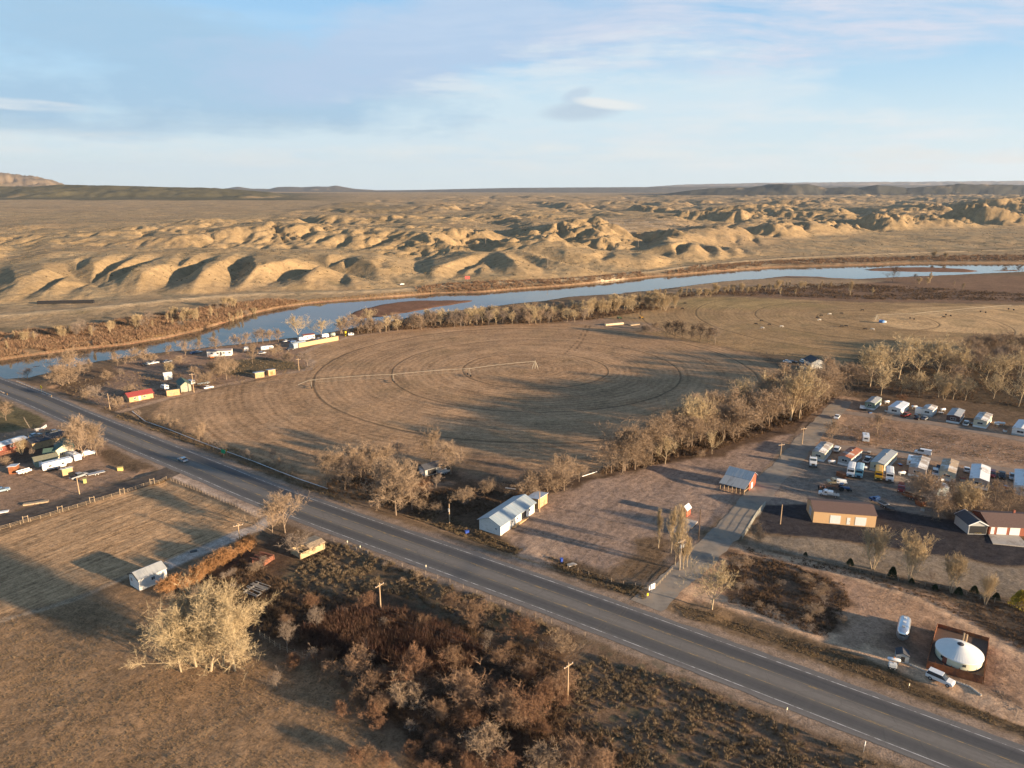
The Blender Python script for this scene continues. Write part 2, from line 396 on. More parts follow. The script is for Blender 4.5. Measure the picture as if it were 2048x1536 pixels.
APRONS = [L([(330, 940), (545, 1030), (660, 1080), (350, 930)]), L([(1055, 1095), (1105, 1130), (1060, 1150), (1020, 1110)]), L([(1280, 1160), (1480, 1180), (1400, 1260), (1260, 1230)]),
          L([(180, 790), (270, 830), (240, 850), (120, 800)]), L([(690, 1010), (760, 1030), (740, 1050), (670, 1025)]), L([(200, 850), (330, 930), (280, 940), (150, 850)])]
def FLATTEN(x, y):
    f = np.ones_like(x)
    for P in APRONS:
        A = np.array(P); x0, y0 = A.min(0) - 6; x1, y1 = A.max(0) + 6
        mm = (x > x0) & (x < x1) & (y > y0) & (y < y1)
        if mm.any(): f[mm] = np.minimum(f[mm], ss(-1, 4, poly_sd(x[mm], y[mm], A)))
    return f
def zat(x, y):
    return float(land(np.array([x]), np.array([y]))[0])
# ------------------------------------------------------------------ ground colours, painted zone by zone
ZONES = [  # (kind, points px, colour, edge m, wobble m)
    ('p', [(330, 800), (560, 750), (625, 738), (605, 705), (690, 675), (830, 655), (1000, 648), (1130, 645), (1180, 648), (1300, 668), (1430, 690), (1510, 708), (1570, 745), (1540, 800), (1300, 880), (1190, 945), (1000, 960), (880, 930), (700, 985), (480, 905), (300, 835)], (.305, .212, .126), 2, 1.5),
    ('p', [(1195, 640), (1300, 605), (1400, 592), (1560, 596), (1700, 603), (2100, 610), (2100, 740), (1700, 735), (1570, 712), (1430, 690), (1290, 665)], (.270, .195, .105), 4, 4),
    ('p', [(1330, 606), (1400, 594), (1560, 598), (1660, 612), (1500, 618), (1380, 616)], (.26, .20, .10), 8, 10),
    ('p', [(1742, 640), (1752, 628), (1820, 615), (1930, 611), (2100, 610), (2100, 672), (1990, 668), (1880, 663), (1800, 656), (1752, 646)], (.42, .305, .165), 1.2, .8),
    ('p', [(1100, 642), (1190, 634), (1300, 645), (1330, 662), (1250, 662), (1180, 650)], (.24, .18, .125), 3, 3),
    ('p', [(1660, 545), (2100, 552), (2100, 605), (1700, 602), (1480, 592), (1400, 585), (1520, 566)], (.17, .115, .075), 6, 8),
    ('p', [(1400, 545), (1660, 556), (1780, 560), (1700, 570), (1400, 583), (1330, 588)], (.25, .19, .12), 5, 6),
    ('p', [(-100, 1100), (330, 958), (517, 1033), (470, 1065), (330, 1128), (250, 1148), (160, 1195), (-100, 1255)], (.335, .235, .135), 1.2, .6),
    ('p', [(-300, 1255), (0, 1230), (160, 1195), (250, 1160), (340, 1175), (400, 1200), (560, 1290), (680, 1330), (800, 1540), (-600, 1700), (-600, 1300)], (.225, .157, .092), 4, 3),
    ('p', [(330, 1180), (480, 1105), (560, 1060), (660, 1080), (900, 1165), (1150, 1265), (1160, 1400), (1350, 1540), (850, 1560), (690, 1340), (560, 1300), (400, 1210)], (.078, .054, .036), 3, 3),
    ('p', [(600, 1090), (700, 1085), (820, 1140), (1100, 1245), (1050, 1290), (860, 1230), (760, 1180), (620, 1190), (560, 1160)], (.105, .080, .052), 3, 4),
    ('p', [(1170, 1290), (1300, 1320), (1560, 1420), (1750, 1540), (1250, 1600), (1140, 1400)], (.150, .108, .072), 3, 3),
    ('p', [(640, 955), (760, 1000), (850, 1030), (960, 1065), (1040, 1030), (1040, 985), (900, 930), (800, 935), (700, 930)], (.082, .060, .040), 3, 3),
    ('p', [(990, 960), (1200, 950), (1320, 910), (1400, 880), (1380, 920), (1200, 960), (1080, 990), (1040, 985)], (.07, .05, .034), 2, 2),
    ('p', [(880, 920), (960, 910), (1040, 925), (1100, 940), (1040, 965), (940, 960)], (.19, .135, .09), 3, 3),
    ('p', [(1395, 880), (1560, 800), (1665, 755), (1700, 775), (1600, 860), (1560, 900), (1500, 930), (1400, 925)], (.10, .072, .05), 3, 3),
    ('p', [(1005, 1070), (1075, 1010), (1110, 985), (1200, 957), (1330, 925), (1430, 915), (1500, 888), (1570, 870), (1610, 862), (1540, 945), (1490, 1008), (1440, 1062), (1370, 1122), (1318, 1178), (1150, 1120), (1090, 1105), (1040, 1098)], (.248, .194, .152), 1.5, 1.6),
    ('p', [(1085, 1105), (1150, 1122), (1300, 1178), (1300, 1200), (1190, 1170), (1090, 1130)], (.085, .064, .042), 1.2, 1.2),
    ('p', [(1262, 1080), (1330, 1062), (1360, 1100), (1352, 1140), (1300, 1176), (1230, 1150)], (.13, .095, .06), 3, 3),
    ('p', [(1405, 1060), (1450, 1030), (1490, 985), (1505, 990), (1460, 1055), (1420, 1095), (1385, 1100)], (.15, .11, .07), 1.5, 1.5),
    ('p', [(960, 1050), (1008, 1072), (1050, 1100), (1040, 1112), (960, 1085), (890, 1045)], (.085, .064, .042), 1.2, 1.2),
    ('p', [(1640, 800), (1750, 780), (2100, 870), (2100, 1010), (1990, 1000), (1900, 990), (1850, 962), (1640, 925), (1570, 935), (1620, 870)], (.25, .185, .13), 2, 3),
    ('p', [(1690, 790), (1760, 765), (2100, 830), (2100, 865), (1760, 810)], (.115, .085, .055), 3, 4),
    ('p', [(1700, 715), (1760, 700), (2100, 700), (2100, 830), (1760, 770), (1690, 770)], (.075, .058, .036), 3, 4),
    ('p', [(1740, 838), (1900, 860), (2100, 895), (2100, 935), (1900, 905), (1720, 885), (1680, 870)], (.225, .158, .108), 3, 3),
    ('p', [(1555, 925), (1640, 918), (1750, 935), (1860, 955), (1880, 1000), (1905, 1040), (1760, 1020), (1610, 1012), (1530, 1008)], (.205, .180, .150), 1.5, 1.2),
    ('p', [(1860, 960), (1960, 975), (2100, 1000), (2100, 1040), (1900, 1035), (1870, 1000)], (.095, .072, .05), 2, 3),
    ('p', [(1532, 1010), (1618, 1006), (1760, 1015), (1905, 1037), (1990, 1068), (2100, 1088), (2100, 1132), (2000, 1130), (1940, 1116), (1850, 1104), (1740, 1086), (1620, 1072), (1500, 1062)], (.038, .037, .040), .5, .6),
    ('p', [(1492, 1068), (1620, 1076), (1740, 1090), (1850, 1108), (1940, 1120), (2000, 1134), (2100, 1136), (2100, 1215), (1900, 1170), (1700, 1132), (1500, 1092)], (.185, .160, .122), .8, .8),
    ('p', [(1478, 1080), (1500, 1092), (1700, 1132), (1900, 1172), (2100, 1220), (2100, 1250), (1900, 1200), (1720, 1155), (1520, 1105)], (.105, .085, .06), 1.2, 1.5),
    ('p', [(1400, 1130), (1470, 1080), (1520, 1102), (1720, 1150), (1880, 1195), (1960, 1245), (2100, 1320), (2100, 1440), (1900, 1340), (1680, 1270), (1500, 1210), (1380, 1200), (1330, 1195)], (.29, .205, .138), 1.5, 2),
    ('p', [(1462, 1105), (1560, 1118), (1690, 1165), (1705, 1205), (1660, 1278), (1560, 1245), (1460, 1205), (1440, 1160)], (.105, .075, .052), 2, 3.5),
    ('p', [(1730, 1260), (1860, 1250), (1960, 1300), (2040, 1400), (1900, 1345), (1760, 1290)], (.155, .110, .080), 3, 3),
    ('p', [(1900, 1200), (2100, 1250), (2100, 1320), (1980, 1262)], (.09, .07, .05), 2, 2),
    ('p', [(1345, 1205), (1480, 1235), (1700, 1300), (1850, 1360), (2100, 1455), (2100, 1490), (1700, 1345), (1500, 1270), (1400, 1240)], (.105, .078, .048), 1, 1.2),
    ('p', [(341, 953), (352, 935), (375, 940), (452, 972), (548, 1012), (520, 1033), (473, 1012), (390, 974)], (.46, .375, .295), .6, .5),
    ('p', [(100, 770), (160, 765), (260, 720), (400, 697), (560, 682), (680, 664), (695, 675), (610, 700), (615, 732), (560, 746), (330, 797), (230, 822)], (.225, .163, .115), 3, 3),
    ('p', [(105, 755), (200, 735), (250, 740), (180, 790), (130, 790)], (.12, .088, .058), 2, 3),
    ('p', [(420, 722), (520, 715), (590, 722), (600, 735), (520, 748), (430, 748)], (.12, .098, .058), 3, 3),
    ('p', [(-100, 840), (60, 822), (150, 850), (200, 890), (320, 935), (200, 980), (0, 1030), (-100, 1050)], (.235, .170, .118), 2, 3),
    ('p', [(-100, 830), (60, 808), (110, 825), (90, 850), (0, 865), (-100, 880)], (.12, .108, .06), 1.5, 2),
    ('p', [(50, 885), (150, 870), (180, 895), (130, 915), (60, 925), (0, 930), (0, 900)], (.085, .065, .048), 2, 2),
    ('p', [(200, 895), (260, 900), (330, 935), (300, 940), (240, 935), (200, 915)], (.13, .095, .06), 1.5, 2),
    ('p', [(0, 785), (60, 800), (90, 820), (40, 815), (-60, 800)], (.10, .085, .05), 2, 2),
    ('l', [(240, 822), (330, 797), (430, 772), (560, 747), (618, 738), (625, 722), (598, 708), (640, 690), (700, 673), (800, 660)], (.31, .235, .165), 2.2, .6),
    ('l', [(545, 1035), (490, 1062), (400, 1102), (330, 1130)], (.36, .33, .29), 2.6, .5),
    ('l', [(330, 1130), (250, 1152), (160, 1192), (90, 1215), (0, 1240)], (.28, .22, .15), 1.0, .6),
    ('l', [(100, 1090), (110, 1088)], (.2, .15, .1), .5, .5),
    ('l', [(700, 1030), (740, 1005), (800, 985), (900, 965)], (.14, .11, .08), 2.2, .8),
    ('l', [(1085, 1090), (1062, 1120)], (.31, .24, .18), 6.0, .8),
    ('l', [(1655, 790), (1620, 835), (1560, 905), (1520, 958), (1478, 1010), (1432, 1060), (1385, 1105), (1330, 1160)], (.25, .19, .13), 1.0, .8),
    ('l', [(1480, 1095), (1600, 1120), (1720, 1155), (1850, 1200), (1960, 1262), (2100, 1345)], (.38, .28, .19), 1.6, .5),
    ('l', [(1385, 1180), (1450, 1203), (1600, 1252), (1740, 1300), (1860, 1350), (2000, 1410), (2150, 1470)], (.42, .31, .21), 2.5, .5),
    ('l', [(1700, 1165), (1720, 1200), (1750, 1240), (1700, 1280)], (.28, .2, .14), 2.4, 1),
    ('l', [(560, 1360), (480, 1420), (400, 1470), (300, 1540)], (.30, .21, .12), .35, .5),
    ('l', [(1345, 1205), (1300, 1190), (1150, 1150), (1050, 1118), (900, 1062), (800, 1025)], (.25, .18, .11), .5, .8),
    ('l', [(1180, 650), (1165, 680), (1150, 700)], (.15, .105, .065), .5, .3), ('l', [(1172, 650), (1155, 682), (1130, 706)], (.15, .105, .065), .4, .3),
]
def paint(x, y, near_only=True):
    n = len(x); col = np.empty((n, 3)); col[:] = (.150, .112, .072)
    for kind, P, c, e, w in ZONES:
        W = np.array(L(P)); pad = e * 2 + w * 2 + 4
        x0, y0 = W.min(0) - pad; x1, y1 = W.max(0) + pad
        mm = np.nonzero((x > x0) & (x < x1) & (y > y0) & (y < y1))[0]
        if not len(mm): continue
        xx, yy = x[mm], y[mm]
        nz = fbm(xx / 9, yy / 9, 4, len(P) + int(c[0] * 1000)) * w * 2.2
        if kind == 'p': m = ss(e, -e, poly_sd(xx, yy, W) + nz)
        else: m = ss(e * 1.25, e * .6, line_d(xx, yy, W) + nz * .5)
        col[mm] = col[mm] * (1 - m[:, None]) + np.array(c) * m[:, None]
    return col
# ------------------------------------------------------------------ build the land as one grid, split at the far bank
NA = 860; arr_a = np.linspace(-1.2, 1.2, NA)
ys = [52.]
while ys[-1] < 30000:
    y = ys[-1]; k = .0034 if y < 130 else (.0042 if y < 2600 else (.006 if y < 6000 else .012))
    ys.append(y * (1 + k))
arr_y = np.array(ys); NY = len(arr_y)
YY, AA = np.meshgrid(arr_y, arr_a, indexing='ij'); XX = AA * YY
xf, yf = XX.ravel(), YY.ravel()
zf = land(xf, yf)
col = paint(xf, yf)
af = xf / yf; uf = U_of(af)
fbv = np.interp(af, FB_A, FB_Y); nbv = np.interp(af, NB_A, NB_Y); toev = np.interp(af, TO_A, TO_Y)
# banks and bars
sand = np.array((.165, .098, .064))
Zg = zf.reshape(NY, NA)
gy = np.gradient(Zg, axis=0) / np.gradient(arr_y)[:, None]
gx = np.gradient(Zg, axis=1) / (arr_a[1] - arr_a[0]) / YY
slope = np.hypot(gx, gy).ravel(); facing = (-gy).ravel()
inr = (yf > nbv - 6) & (yf < fbv + 1)
m = np.where(inr, ss(-.35, -.7, zf), 0)[:, None]; col = col * (1 - m) + sand * m
m = (ss(-5, 1, yf - nbv) * (yf < nbv + 12) * .6)[:, None]; col = col * (1 - m) + np.array((.20, .15, .10)) * m
# far side colours
f = yf - fbv; far = f > 0
nb1 = fbm(xf / 40, yf / 40, 4, 90); nb2 = fbm(xf / 300, yf / 500, 4, 95); nb3 = fbm(xf / 8, yf / 8, 3, 98)
hc = np.empty_like(col); hc[:] = (.385, .268, .143)
hc = hc + (np.array((.345, .24, .135)) - hc) * ss(-.2, .35, nb2)[:, None]
greyh = np.array((.25, .20, .125))
m = (ss(.0, .45, nb1 + .25 * nb3 + .15) * ss(.35, .08, slope) * .8)[:, None]; hc = hc + (greyh - hc) * m
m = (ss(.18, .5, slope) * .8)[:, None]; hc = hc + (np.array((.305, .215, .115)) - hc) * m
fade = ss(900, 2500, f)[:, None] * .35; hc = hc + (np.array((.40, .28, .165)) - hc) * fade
# benches by the river: brush flats left, pale bank
fl = ss(60, 20, f - 10) 
bf = (ss(2, 12, f) * ss(toev * 1.0, toev - 25, yf))[:, None]; hc = hc + (np.array((.30, .215, .125)) - hc) * bf * .9
cb = (ss(9, 2, f + 5 * nb1) * ss(250, 480, uf) * (uf < 1500) * (.25 + .75 * ss(-.1, .35, nb1)))[:, None]
lb_ = (ss(11, 5, f + 4 * nb1) * .9)[:, None]; hc = hc + (np.array((.17, .118, .075)) - hc) * lb_
hc = hc + (np.array((.33, .22, .125)) - hc) * cb * .6
rv = ss(9, 3, line_d2(xf, yf))[:, None]; hc = hc + (np.array((.47, .34, .20)) - hc) * rv * .9
uq = uf + 110 * fbm(xf / 160, yf / 160, 4, 135)
q = (ss(1060, 1160, uq) * ss(1440, 1300, uq) * ss(1190, 1260, yf + 60 * nb1) * ss(1700, 1400, yf + 150 * nb1) * ss(-.1, .35, nb1 + .2) * .8)[:, None]; hc = hc + (np.array((.46, .335, .215)) - hc) * q
scr = (ss(1180, 1210, uf) * ss(1255, 1235, uf) * ss(.3, .5, slope) * (yf < 780))[:, None]; hc = hc + (np.array((.55, .44, .30)) - hc) * scr
uf = uf + 90 * fbm(xf / 260, yf / 420, 4, 131) + 25 * fbm(xf / 50, yf / 60, 3, 133)
# junipers on far ridges, bluish distant mesas stay plain dark scrub
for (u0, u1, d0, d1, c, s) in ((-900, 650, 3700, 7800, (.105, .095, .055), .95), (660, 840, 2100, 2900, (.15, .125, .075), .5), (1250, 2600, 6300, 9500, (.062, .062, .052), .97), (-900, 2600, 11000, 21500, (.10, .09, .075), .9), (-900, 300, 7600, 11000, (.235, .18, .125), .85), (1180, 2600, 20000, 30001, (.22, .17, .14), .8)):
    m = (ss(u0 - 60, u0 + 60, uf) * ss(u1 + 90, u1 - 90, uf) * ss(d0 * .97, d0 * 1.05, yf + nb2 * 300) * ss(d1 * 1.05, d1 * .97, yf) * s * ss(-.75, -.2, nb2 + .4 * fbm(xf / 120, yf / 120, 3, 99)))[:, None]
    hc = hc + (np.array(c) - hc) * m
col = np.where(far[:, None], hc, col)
big = 1 + .16 * fbm(xf / 55, yf / 55, 3, 101) + .13 * fbm(xf / 11, yf / 11, 3, 104) + .10 * fbm(xf / 2.3, yf / 2.3, 2, 107) * (yf < 700)
nr = yf < 420; dd = line_d(xf[nr], yf[nr], HWY_C[::3]); mg = (ss(6, 6.6, dd) * ss(10.4, 8.6, dd + 1.6 * fbm(xf[nr] / 6, yf[nr] / 6, 3, 141)) * .85)[:, None]
col[nr] = col[nr] * (1 - mg) + np.array((.24, .195, .152)) * mg
col = np.where(far[:, None], col, col * np.array((1.17, 1.05, .98)))
col = np.clip(col * big[:, None], .01, .9)
def poly_mask(P, e=2.):
    W = np.array(L(P)); m = np.zeros(len(xf)); x0, y0 = W.min(0) - 5; x1, y1 = W.max(0) + 5
    mm = (xf > x0) & (xf < x1) & (yf > y0) & (yf < y1); m[mm] = ss(e, -e, poly_sd(xf[mm], yf[mm], W)); return m
F1 = poly_mask(ZONES[0][1]); F2 = poly_mask(ZONES[1][1], 5); F3 = poly_mask(ZONES[7][1], 1)
LOT = poly_mask(ZONES[16][1], 2)
SPK = np.where(far, np.where(f < 30, .3, 1.0) * ss(.6, .25, slope), .0)
SPK = np.maximum(SPK, poly_mask(ZONES[10][1], 4) * .8); SPK = np.maximum(SPK, poly_mask(ZONES[11][1], 4) * .9); SPK = np.maximum(SPK, poly_mask(ZONES[25][1], 4) * .0)
idx = np.arange(NY * NA).reshape(NY, NA)
quads = np.stack([idx[:-1, :-1], idx[:-1, 1:], idx[1:, 1:], idx[1:, :-1]], -1).reshape(-1, 4)
qfar = far[quads[:, 0]]
def submesh(name, Q, m, kind):
    used = np.unique(Q); remap = np.zeros(NY * NA, np.int32); remap[used] = np.arange(len(used))
    me = npmesh(name, np.stack([xf[used], yf[used], zf[used]], 1), remap[Q], True)
    ca = me.color_attributes.new('Col', 'FLOAT_COLOR', 'POINT')
    ca.data.foreach_set('color', np.concatenate([col[used], np.ones((len(used), 1))], 1).astype(np.float32).ravel())
    for nm, A in (('f1', F1), ('f2', F2), ('f3', F3), ('spk', SPK), ('lot', LOT)):
        at = me.attributes.new(nm, 'FLOAT', 'POINT'); at.data.foreach_set('value', A[used].astype(np.float32))
    o = link(name, me, m); o['kind'] = kind; return o
def rings(n, pos, centre, seed, tracks):
    """colour factor of a centre-pivot field: noise stretched along circles, dark wheel tracks"""
    sub = n.nodes.new('ShaderNodeVectorMath'); sub.operation = 'SUBTRACT'; n.links.new(pos, sub.inputs[0]); sub.inputs[1].default_value = (*centre, 0)
    sx = n.nodes.new('ShaderNodeSeparateXYZ'); n.links.new(sub.outputs[0], sx.inputs[0])
    r = mth(n, 'SQRT', mth(n, 'ADD', mth(n, 'MULTIPLY', sx.outputs[0], sx.outputs[0]), mth(n, 'MULTIPLY', sx.outputs[1], sx.outputs[1])))
    th = mth(n, 'ARCTAN2', sx.outputs[1], sx.outputs[0])
    cb = n.nodes.new('ShaderNodeCombineXYZ')
    wob = mth(n, 'MULTIPLY', noise(n, pos, .02, 2), 7.)
    n.links.new(mth(n, 'ADD', r, wob), cb.inputs[0]); n.links.new(mth(n, 'MULTIPLY', th, 9.), cb.inputs[1]); cb.inputs[2].default_value = seed
    n1 = noise(n, cb.outputs[0], .33, 4, .65)
    cb2 = n.nodes.new('ShaderNodeCombineXYZ'); n.links.new(mth(n, 'MULTIPLY', r, .28), cb2.inputs[0]); n.links.new(mth(n, 'MULTIPLY', th, 1.3), cb2.inputs[1]); cb2.inputs[2].default_value = seed + 4
    n2 = noise(n, cb2.outputs[0], .35, 4, .6)
    rb = mth(n, 'PINGPONG', mth(n, 'ADD', r, mth(n, 'MULTIPLY', noise(n, pos, .05, 2), 1.2)), 1.6)
    fac = mth(n, 'ADD', mth(n, 'MULTIPLY', mth(n, 'SUBTRACT', n1, .5), .8), mth(n, 'MULTIPLY', mth(n, 'SUBTRACT', n2, .5), .8))
    fac = mth(n, 'ADD', fac, mth(n, 'MULTIPLY', mth(n, 'SUBTRACT', rb, .8), .12))
    tr = None
    for k, (rr, w) in enumerate(tracks):
        d = mth(n, 'ABSOLUTE', mth(n, 'SUBTRACT', mth(n, 'ADD', r, mth(n, 'MULTIPLY', noise(n, pos, .08, 2), 1.4)), rr + .7))
        s = mth(n, 'SUBTRACT', 1., mth(n, 'DIVIDE', d, w), clamp=True)
        tr = s if tr is None else mth(n, 'MAXIMUM', tr, s)
    return fac, tr
T1 = [(38.5, .7), (75.5, .75), (114, .95)]
def ground_mat():
    m, n, b = nt('ground soil and grass')
    pos = n.nodes.new('ShaderNodeNewGeometry').outputs['Position']
    c = attr(n, 'Col', True)
    n1 = noise(n, pos, .55, 6, .72); n2 = noise(n, pos, 2.6, 4, .7); n3 = noise(n, pos, .09, 5, .6)
    k = mth(n, 'ADD', mth(n, 'ADD', mth(n, 'MULTIPLY', mth(n, 'SUBTRACT', n1, .5), 1.75), mth(n, 'MULTIPLY', mth(n, 'SUBTRACT', n2, .5), 1.7)), mth(n, 'MULTIPLY', mth(n, 'SUBTRACT', n3, .5), .7))
    # fields
    r1, t1 = rings(n, pos, PIV1, 0, T1); r2, t2 = rings(n, pos, PIV2, 9, [(40, .8), (84, .9), (128, .9), (170, .8)])
    f1, f2, f3, lot = attr(n, 'f1'), attr(n, 'f2'), attr(n, 'f3'), attr(n, 'lot')
    k1 = mth(n, 'MULTIPLY', f1, r1); k2 = mth(n, 'MULTIPLY', f2, mth(n, 'MULTIPLY', r2, .8))
    rot = n.nodes.new('ShaderNodeVectorRotate'); rot.rotation_type = 'Z_AXIS'; n.links.new(pos, rot.inputs[0])
    a, bb = G(0, 1095), G(330, 975); rot.inputs['Angle'].default_value = -math.atan2(bb[1] - a[1], bb[0] - a[0])
    st = noise(n, vscale(n, rot.outputs[0], (.05, 1.1, 1)), 1.1, 4, .6)
    k3 = mth(n, 'MULTIPLY', f3, mth(n, 'MULTIPLY', mth(n, 'SUBTRACT', st, .5), 1.6))
    rot2 = n.nodes.new('ShaderNodeVectorRotate'); rot2.rotation_type = 'Z_AXIS'; n.links.new(pos, rot2.inputs[0]); rot2.inputs['Angle'].default_value = -.95
    st2 = noise(n, vscale(n, rot2.outputs[0], (.1, .8, 1)), 1., 5, .7)
    k4 = mth(n, 'MULTIPLY', lot, mth(n, 'MULTIPLY', mth(n, 'SUBTRACT', st2, .5), 1.1))
    kk = mth(n, 'ADD', mth(n, 'ADD', k, mth(n, 'ADD', k1, k2)), mth(n, 'ADD', k3, k4))
    kk = mth(n, 'MAXIMUM', mth(n, 'ADD', 1., kk), .3)
    cc = n.nodes.new('ShaderNodeCombineColor'); [n.links.new(kk, cc.inputs[i]) for i in range(3)]
    c = mixc(n, c, cc.outputs[0], 1., 'MULTIPLY')
    # green tinge patches in the fields
    gp = mth(n, 'MULTIPLY', mth(n, 'MAXIMUM', mth(n, 'MULTIPLY', f1, .5), f2), ramp(n, noise(n, pos, .03, 4, .6), .5, .68))
    c = mixc(n, c, (.13, .115, .055), mth(n, 'MULTIPLY', gp, .35))
    tr = mth(n, 'MAXIMUM', mth(n, 'MULTIPLY', f1, t1), mth(n, 'MULTIPLY', f2, t2))
    c = mixc(n, c, (.075, .053, .034), mth(n, 'MULTIPLY', tr, .75))
    # scattered scrub
    vo = n.nodes.new('ShaderNodeTexVoronoi'); vo.inputs['Scale'].default_value = .42; n.links.new(pos, vo.inputs['Vector'])
    sp = ramp(n, mth(n, 'ADD', vo.outputs['Distance'], mth(n, 'MULTIPLY', mth(n, 'SUBTRACT', noise(n, pos, .06, 4), .5), 1.5)), .12, .3, (1, 1, 1), (0, 0, 0))
    c = mixc(n, c, (.09, .085, .05), mth(n, 'MULTIPLY', mth(n, 'MULTIPLY', sp, attr(n, 'spk')), .75))
    n.links.new(c, b.inputs['Base Color']); b.inputs['Roughness'].default_value = 1; b.inputs['Specular IOR Level'].default_value = .05
    h = mth(n, 'ADD', mth(n, 'ADD', mth(n, 'MULTIPLY', n1, .5), mth(n, 'MULTIPLY', n2, .25)), mth(n, 'MULTIPLY', mth(n, 'SUBTRACT', mth(n, 'ADD', k1, k3), tr), .25))
    bump(n, b, h, .35, .85)
    return m
GM = ground_mat()
submesh('ground', quads[~qfar], GM, 'structure')
def hill_mat():
    m, n, b = nt('hill clay and sagebrush')
    pos = n.nodes.new('ShaderNodeNewGeometry').outputs['Position']
    c = attr(n, 'Col', True)
    n1 = noise(n, pos, .12, 7, .68); n2 = noise(n, pos, .9, 5, .7); n4 = noise(n, pos, .012, 6, .62)
    k = mth(n, 'ADD', mth(n, 'ADD', mth(n, 'MULTIPLY', mth(n, 'SUBTRACT', n1, .5), 1.3), mth(n, 'MULTIPLY', mth(n, 'SUBTRACT', n2, .5), 1.2)), mth(n, 'ADD', 1., mth(n, 'MULTIPLY', mth(n, 'SUBTRACT', n4, .5), .5)))
    cc = n.nodes.new('ShaderNodeCombineColor'); [n.links.new(mth(n, 'MAXIMUM', k, .3), cc.inputs[i]) for i in range(3)]
    c = mixc(n, c, cc.outputs[0], 1., 'MULTIPLY')
    spk = attr(n, 'spk')
    for sc, cov in ((.33, 1.3), (.11, 1.2), (.028, 1.1)):
        vo = n.nodes.new('ShaderNodeTexVoronoi'); vo.inputs['Scale'].default_value = sc; n.links.new(pos, vo.inputs['Vector'])
        sp = ramp(n, mth(n, 'ADD', vo.outputs['Distance'], mth(n, 'MULTIPLY', mth(n, 'SUBTRACT', noise(n, pos, sc * .12, 4), .47), cov)), .10, .34, (1, 1, 1), (0, 0, 0))
        c = mixc(n, c, (.10, .09, .055), mth(n, 'MULTIPLY', mth(n, 'MULTIPLY', sp, spk), .5))
    n.links.new(c, b.inputs['Base Color']); b.inputs['Roughness'].default_value = 1; b.inputs['Specular IOR Level'].default_value = .05
    bump(n, b, mth(n, 'ADD', n1, mth(n, 'MULTIPLY', n2, .3)), 2.2, .6)
    return m
submesh('hills', quads[qfar], hill_mat(), 'structure')
# ------------------------------------------------------------------ water
def water():
    m, n, b = nt('river water')
    pos = n.nodes.new('ShaderNodeNewGeometry').outputs['Position']
    c = mixc(n, (.055, .05, .036), (.10, .075, .05), noise(n, pos, .03, 3))
    n.links.new(c, b.inputs['Base Color']); b.inputs['Roughness'].default_value = .025; b.inputs['IOR'].default_value = 1.33; b.inputs['Specular IOR Level'].default_value = .5
    bump(n, b, mth(n, 'ADD', noise(n, vscale(n, pos, (1, 1.6, 1)), .35, 3, .5), mth(n, 'MULTIPLY', noise(n, pos, .03, 2), 2.)), .03, .22)
    a = np.linspace(-1.2, 1.2, 400)
    y0 = np.interp(a, NB_A, NB_Y) - 14; y1 = np.interp(a, FB_A, FB_Y) + 10
    K = 6; V = []; 
    for k in range(K):
        yy = y0 + (y1 - y0) * k / (K - 1); V.append(np.stack([a * yy, yy, np.full_like(a, WZ)], 1))
    V = np.concatenate(V); i = np.arange(400 * K).reshape(K, 400)
    Q = np.stack([i[:-1, :-1], i[:-1, 1:], i[1:, 1:], i[1:, :-1]], -1).reshape(-1, 4)
    o = link('river_water', npmesh('river_water', V, Q, True), m); o['kind'] = 'structure'
water()
# ------------------------------------------------------------------ roads
def strip(name, P, w0, w1, z, m, kind='structure', nlat=1, parent=None, dashes=None, wob=0, seed=0):
    """ribbon from lateral offset w0 to w1 along P; UV: x = lateral metres, y = metres along"""
    W = np.array(P); d = np.diff(W, axis=0); l = np.hypot(d[:, 0], d[:, 1]); s = np.concatenate([[0], np.cumsum(l)])
    step = 2.0 if dashes is None else 1.0
    tt = np.arange(0, s[-1], step); X = np.interp(tt, s, W[:, 0]); Y = np.interp(tt, s, W[:, 1])
    tx = np.gradient(X); ty = np.gradient(Y); tl = np.hypot(tx, ty); nx, ny = ty / tl, -tx / tl
    V = []; UV = []
    for k in range(nlat + 1):
        o = w0 + (w1 - w0) * k / nlat
        ow = np.full_like(tt, o)
        if wob and k in (0, nlat): ow = ow + (pn(tt / 6, tt * 0 + k * 5, seed) + .6 * pn(tt / 1.7, tt * 0 + k * 5, seed + 3)) * wob * (1 if k else -1)
        V.append(np.stack([X + nx * ow, Y + ny * ow, np.full_like(X, z)], 1)); UV.append(np.stack([ow, tt], 1))
    V = np.stack(V, 1); UV = np.stack(UV, 1); n = len(tt); K = nlat + 1
    i = np.arange(n * K).reshape(n, K); Q = np.stack([i[:-1, :-1], i[1:, :-1], i[1:, 1:], i[:-1, 1:]], -1)
    if dashes: Q = Q[[j for j in range(n - 1) if (tt[j] + dashes[2]) % dashes[1] < dashes[0]]]
    Q = Q.reshape(-1, 4)[:, ::-1]
    me = npmesh(name, V.reshape(-1, 3), Q); uv = me.uv_layers.new(name='UVMap')
    uv.data.foreach_set('uv', UV.reshape(-1, 2)[Q.ravel()].astype(np.float32).ravel())
    o = link(name, me, m, parent)
    if parent is None and kind: o['kind'] = kind
    return o
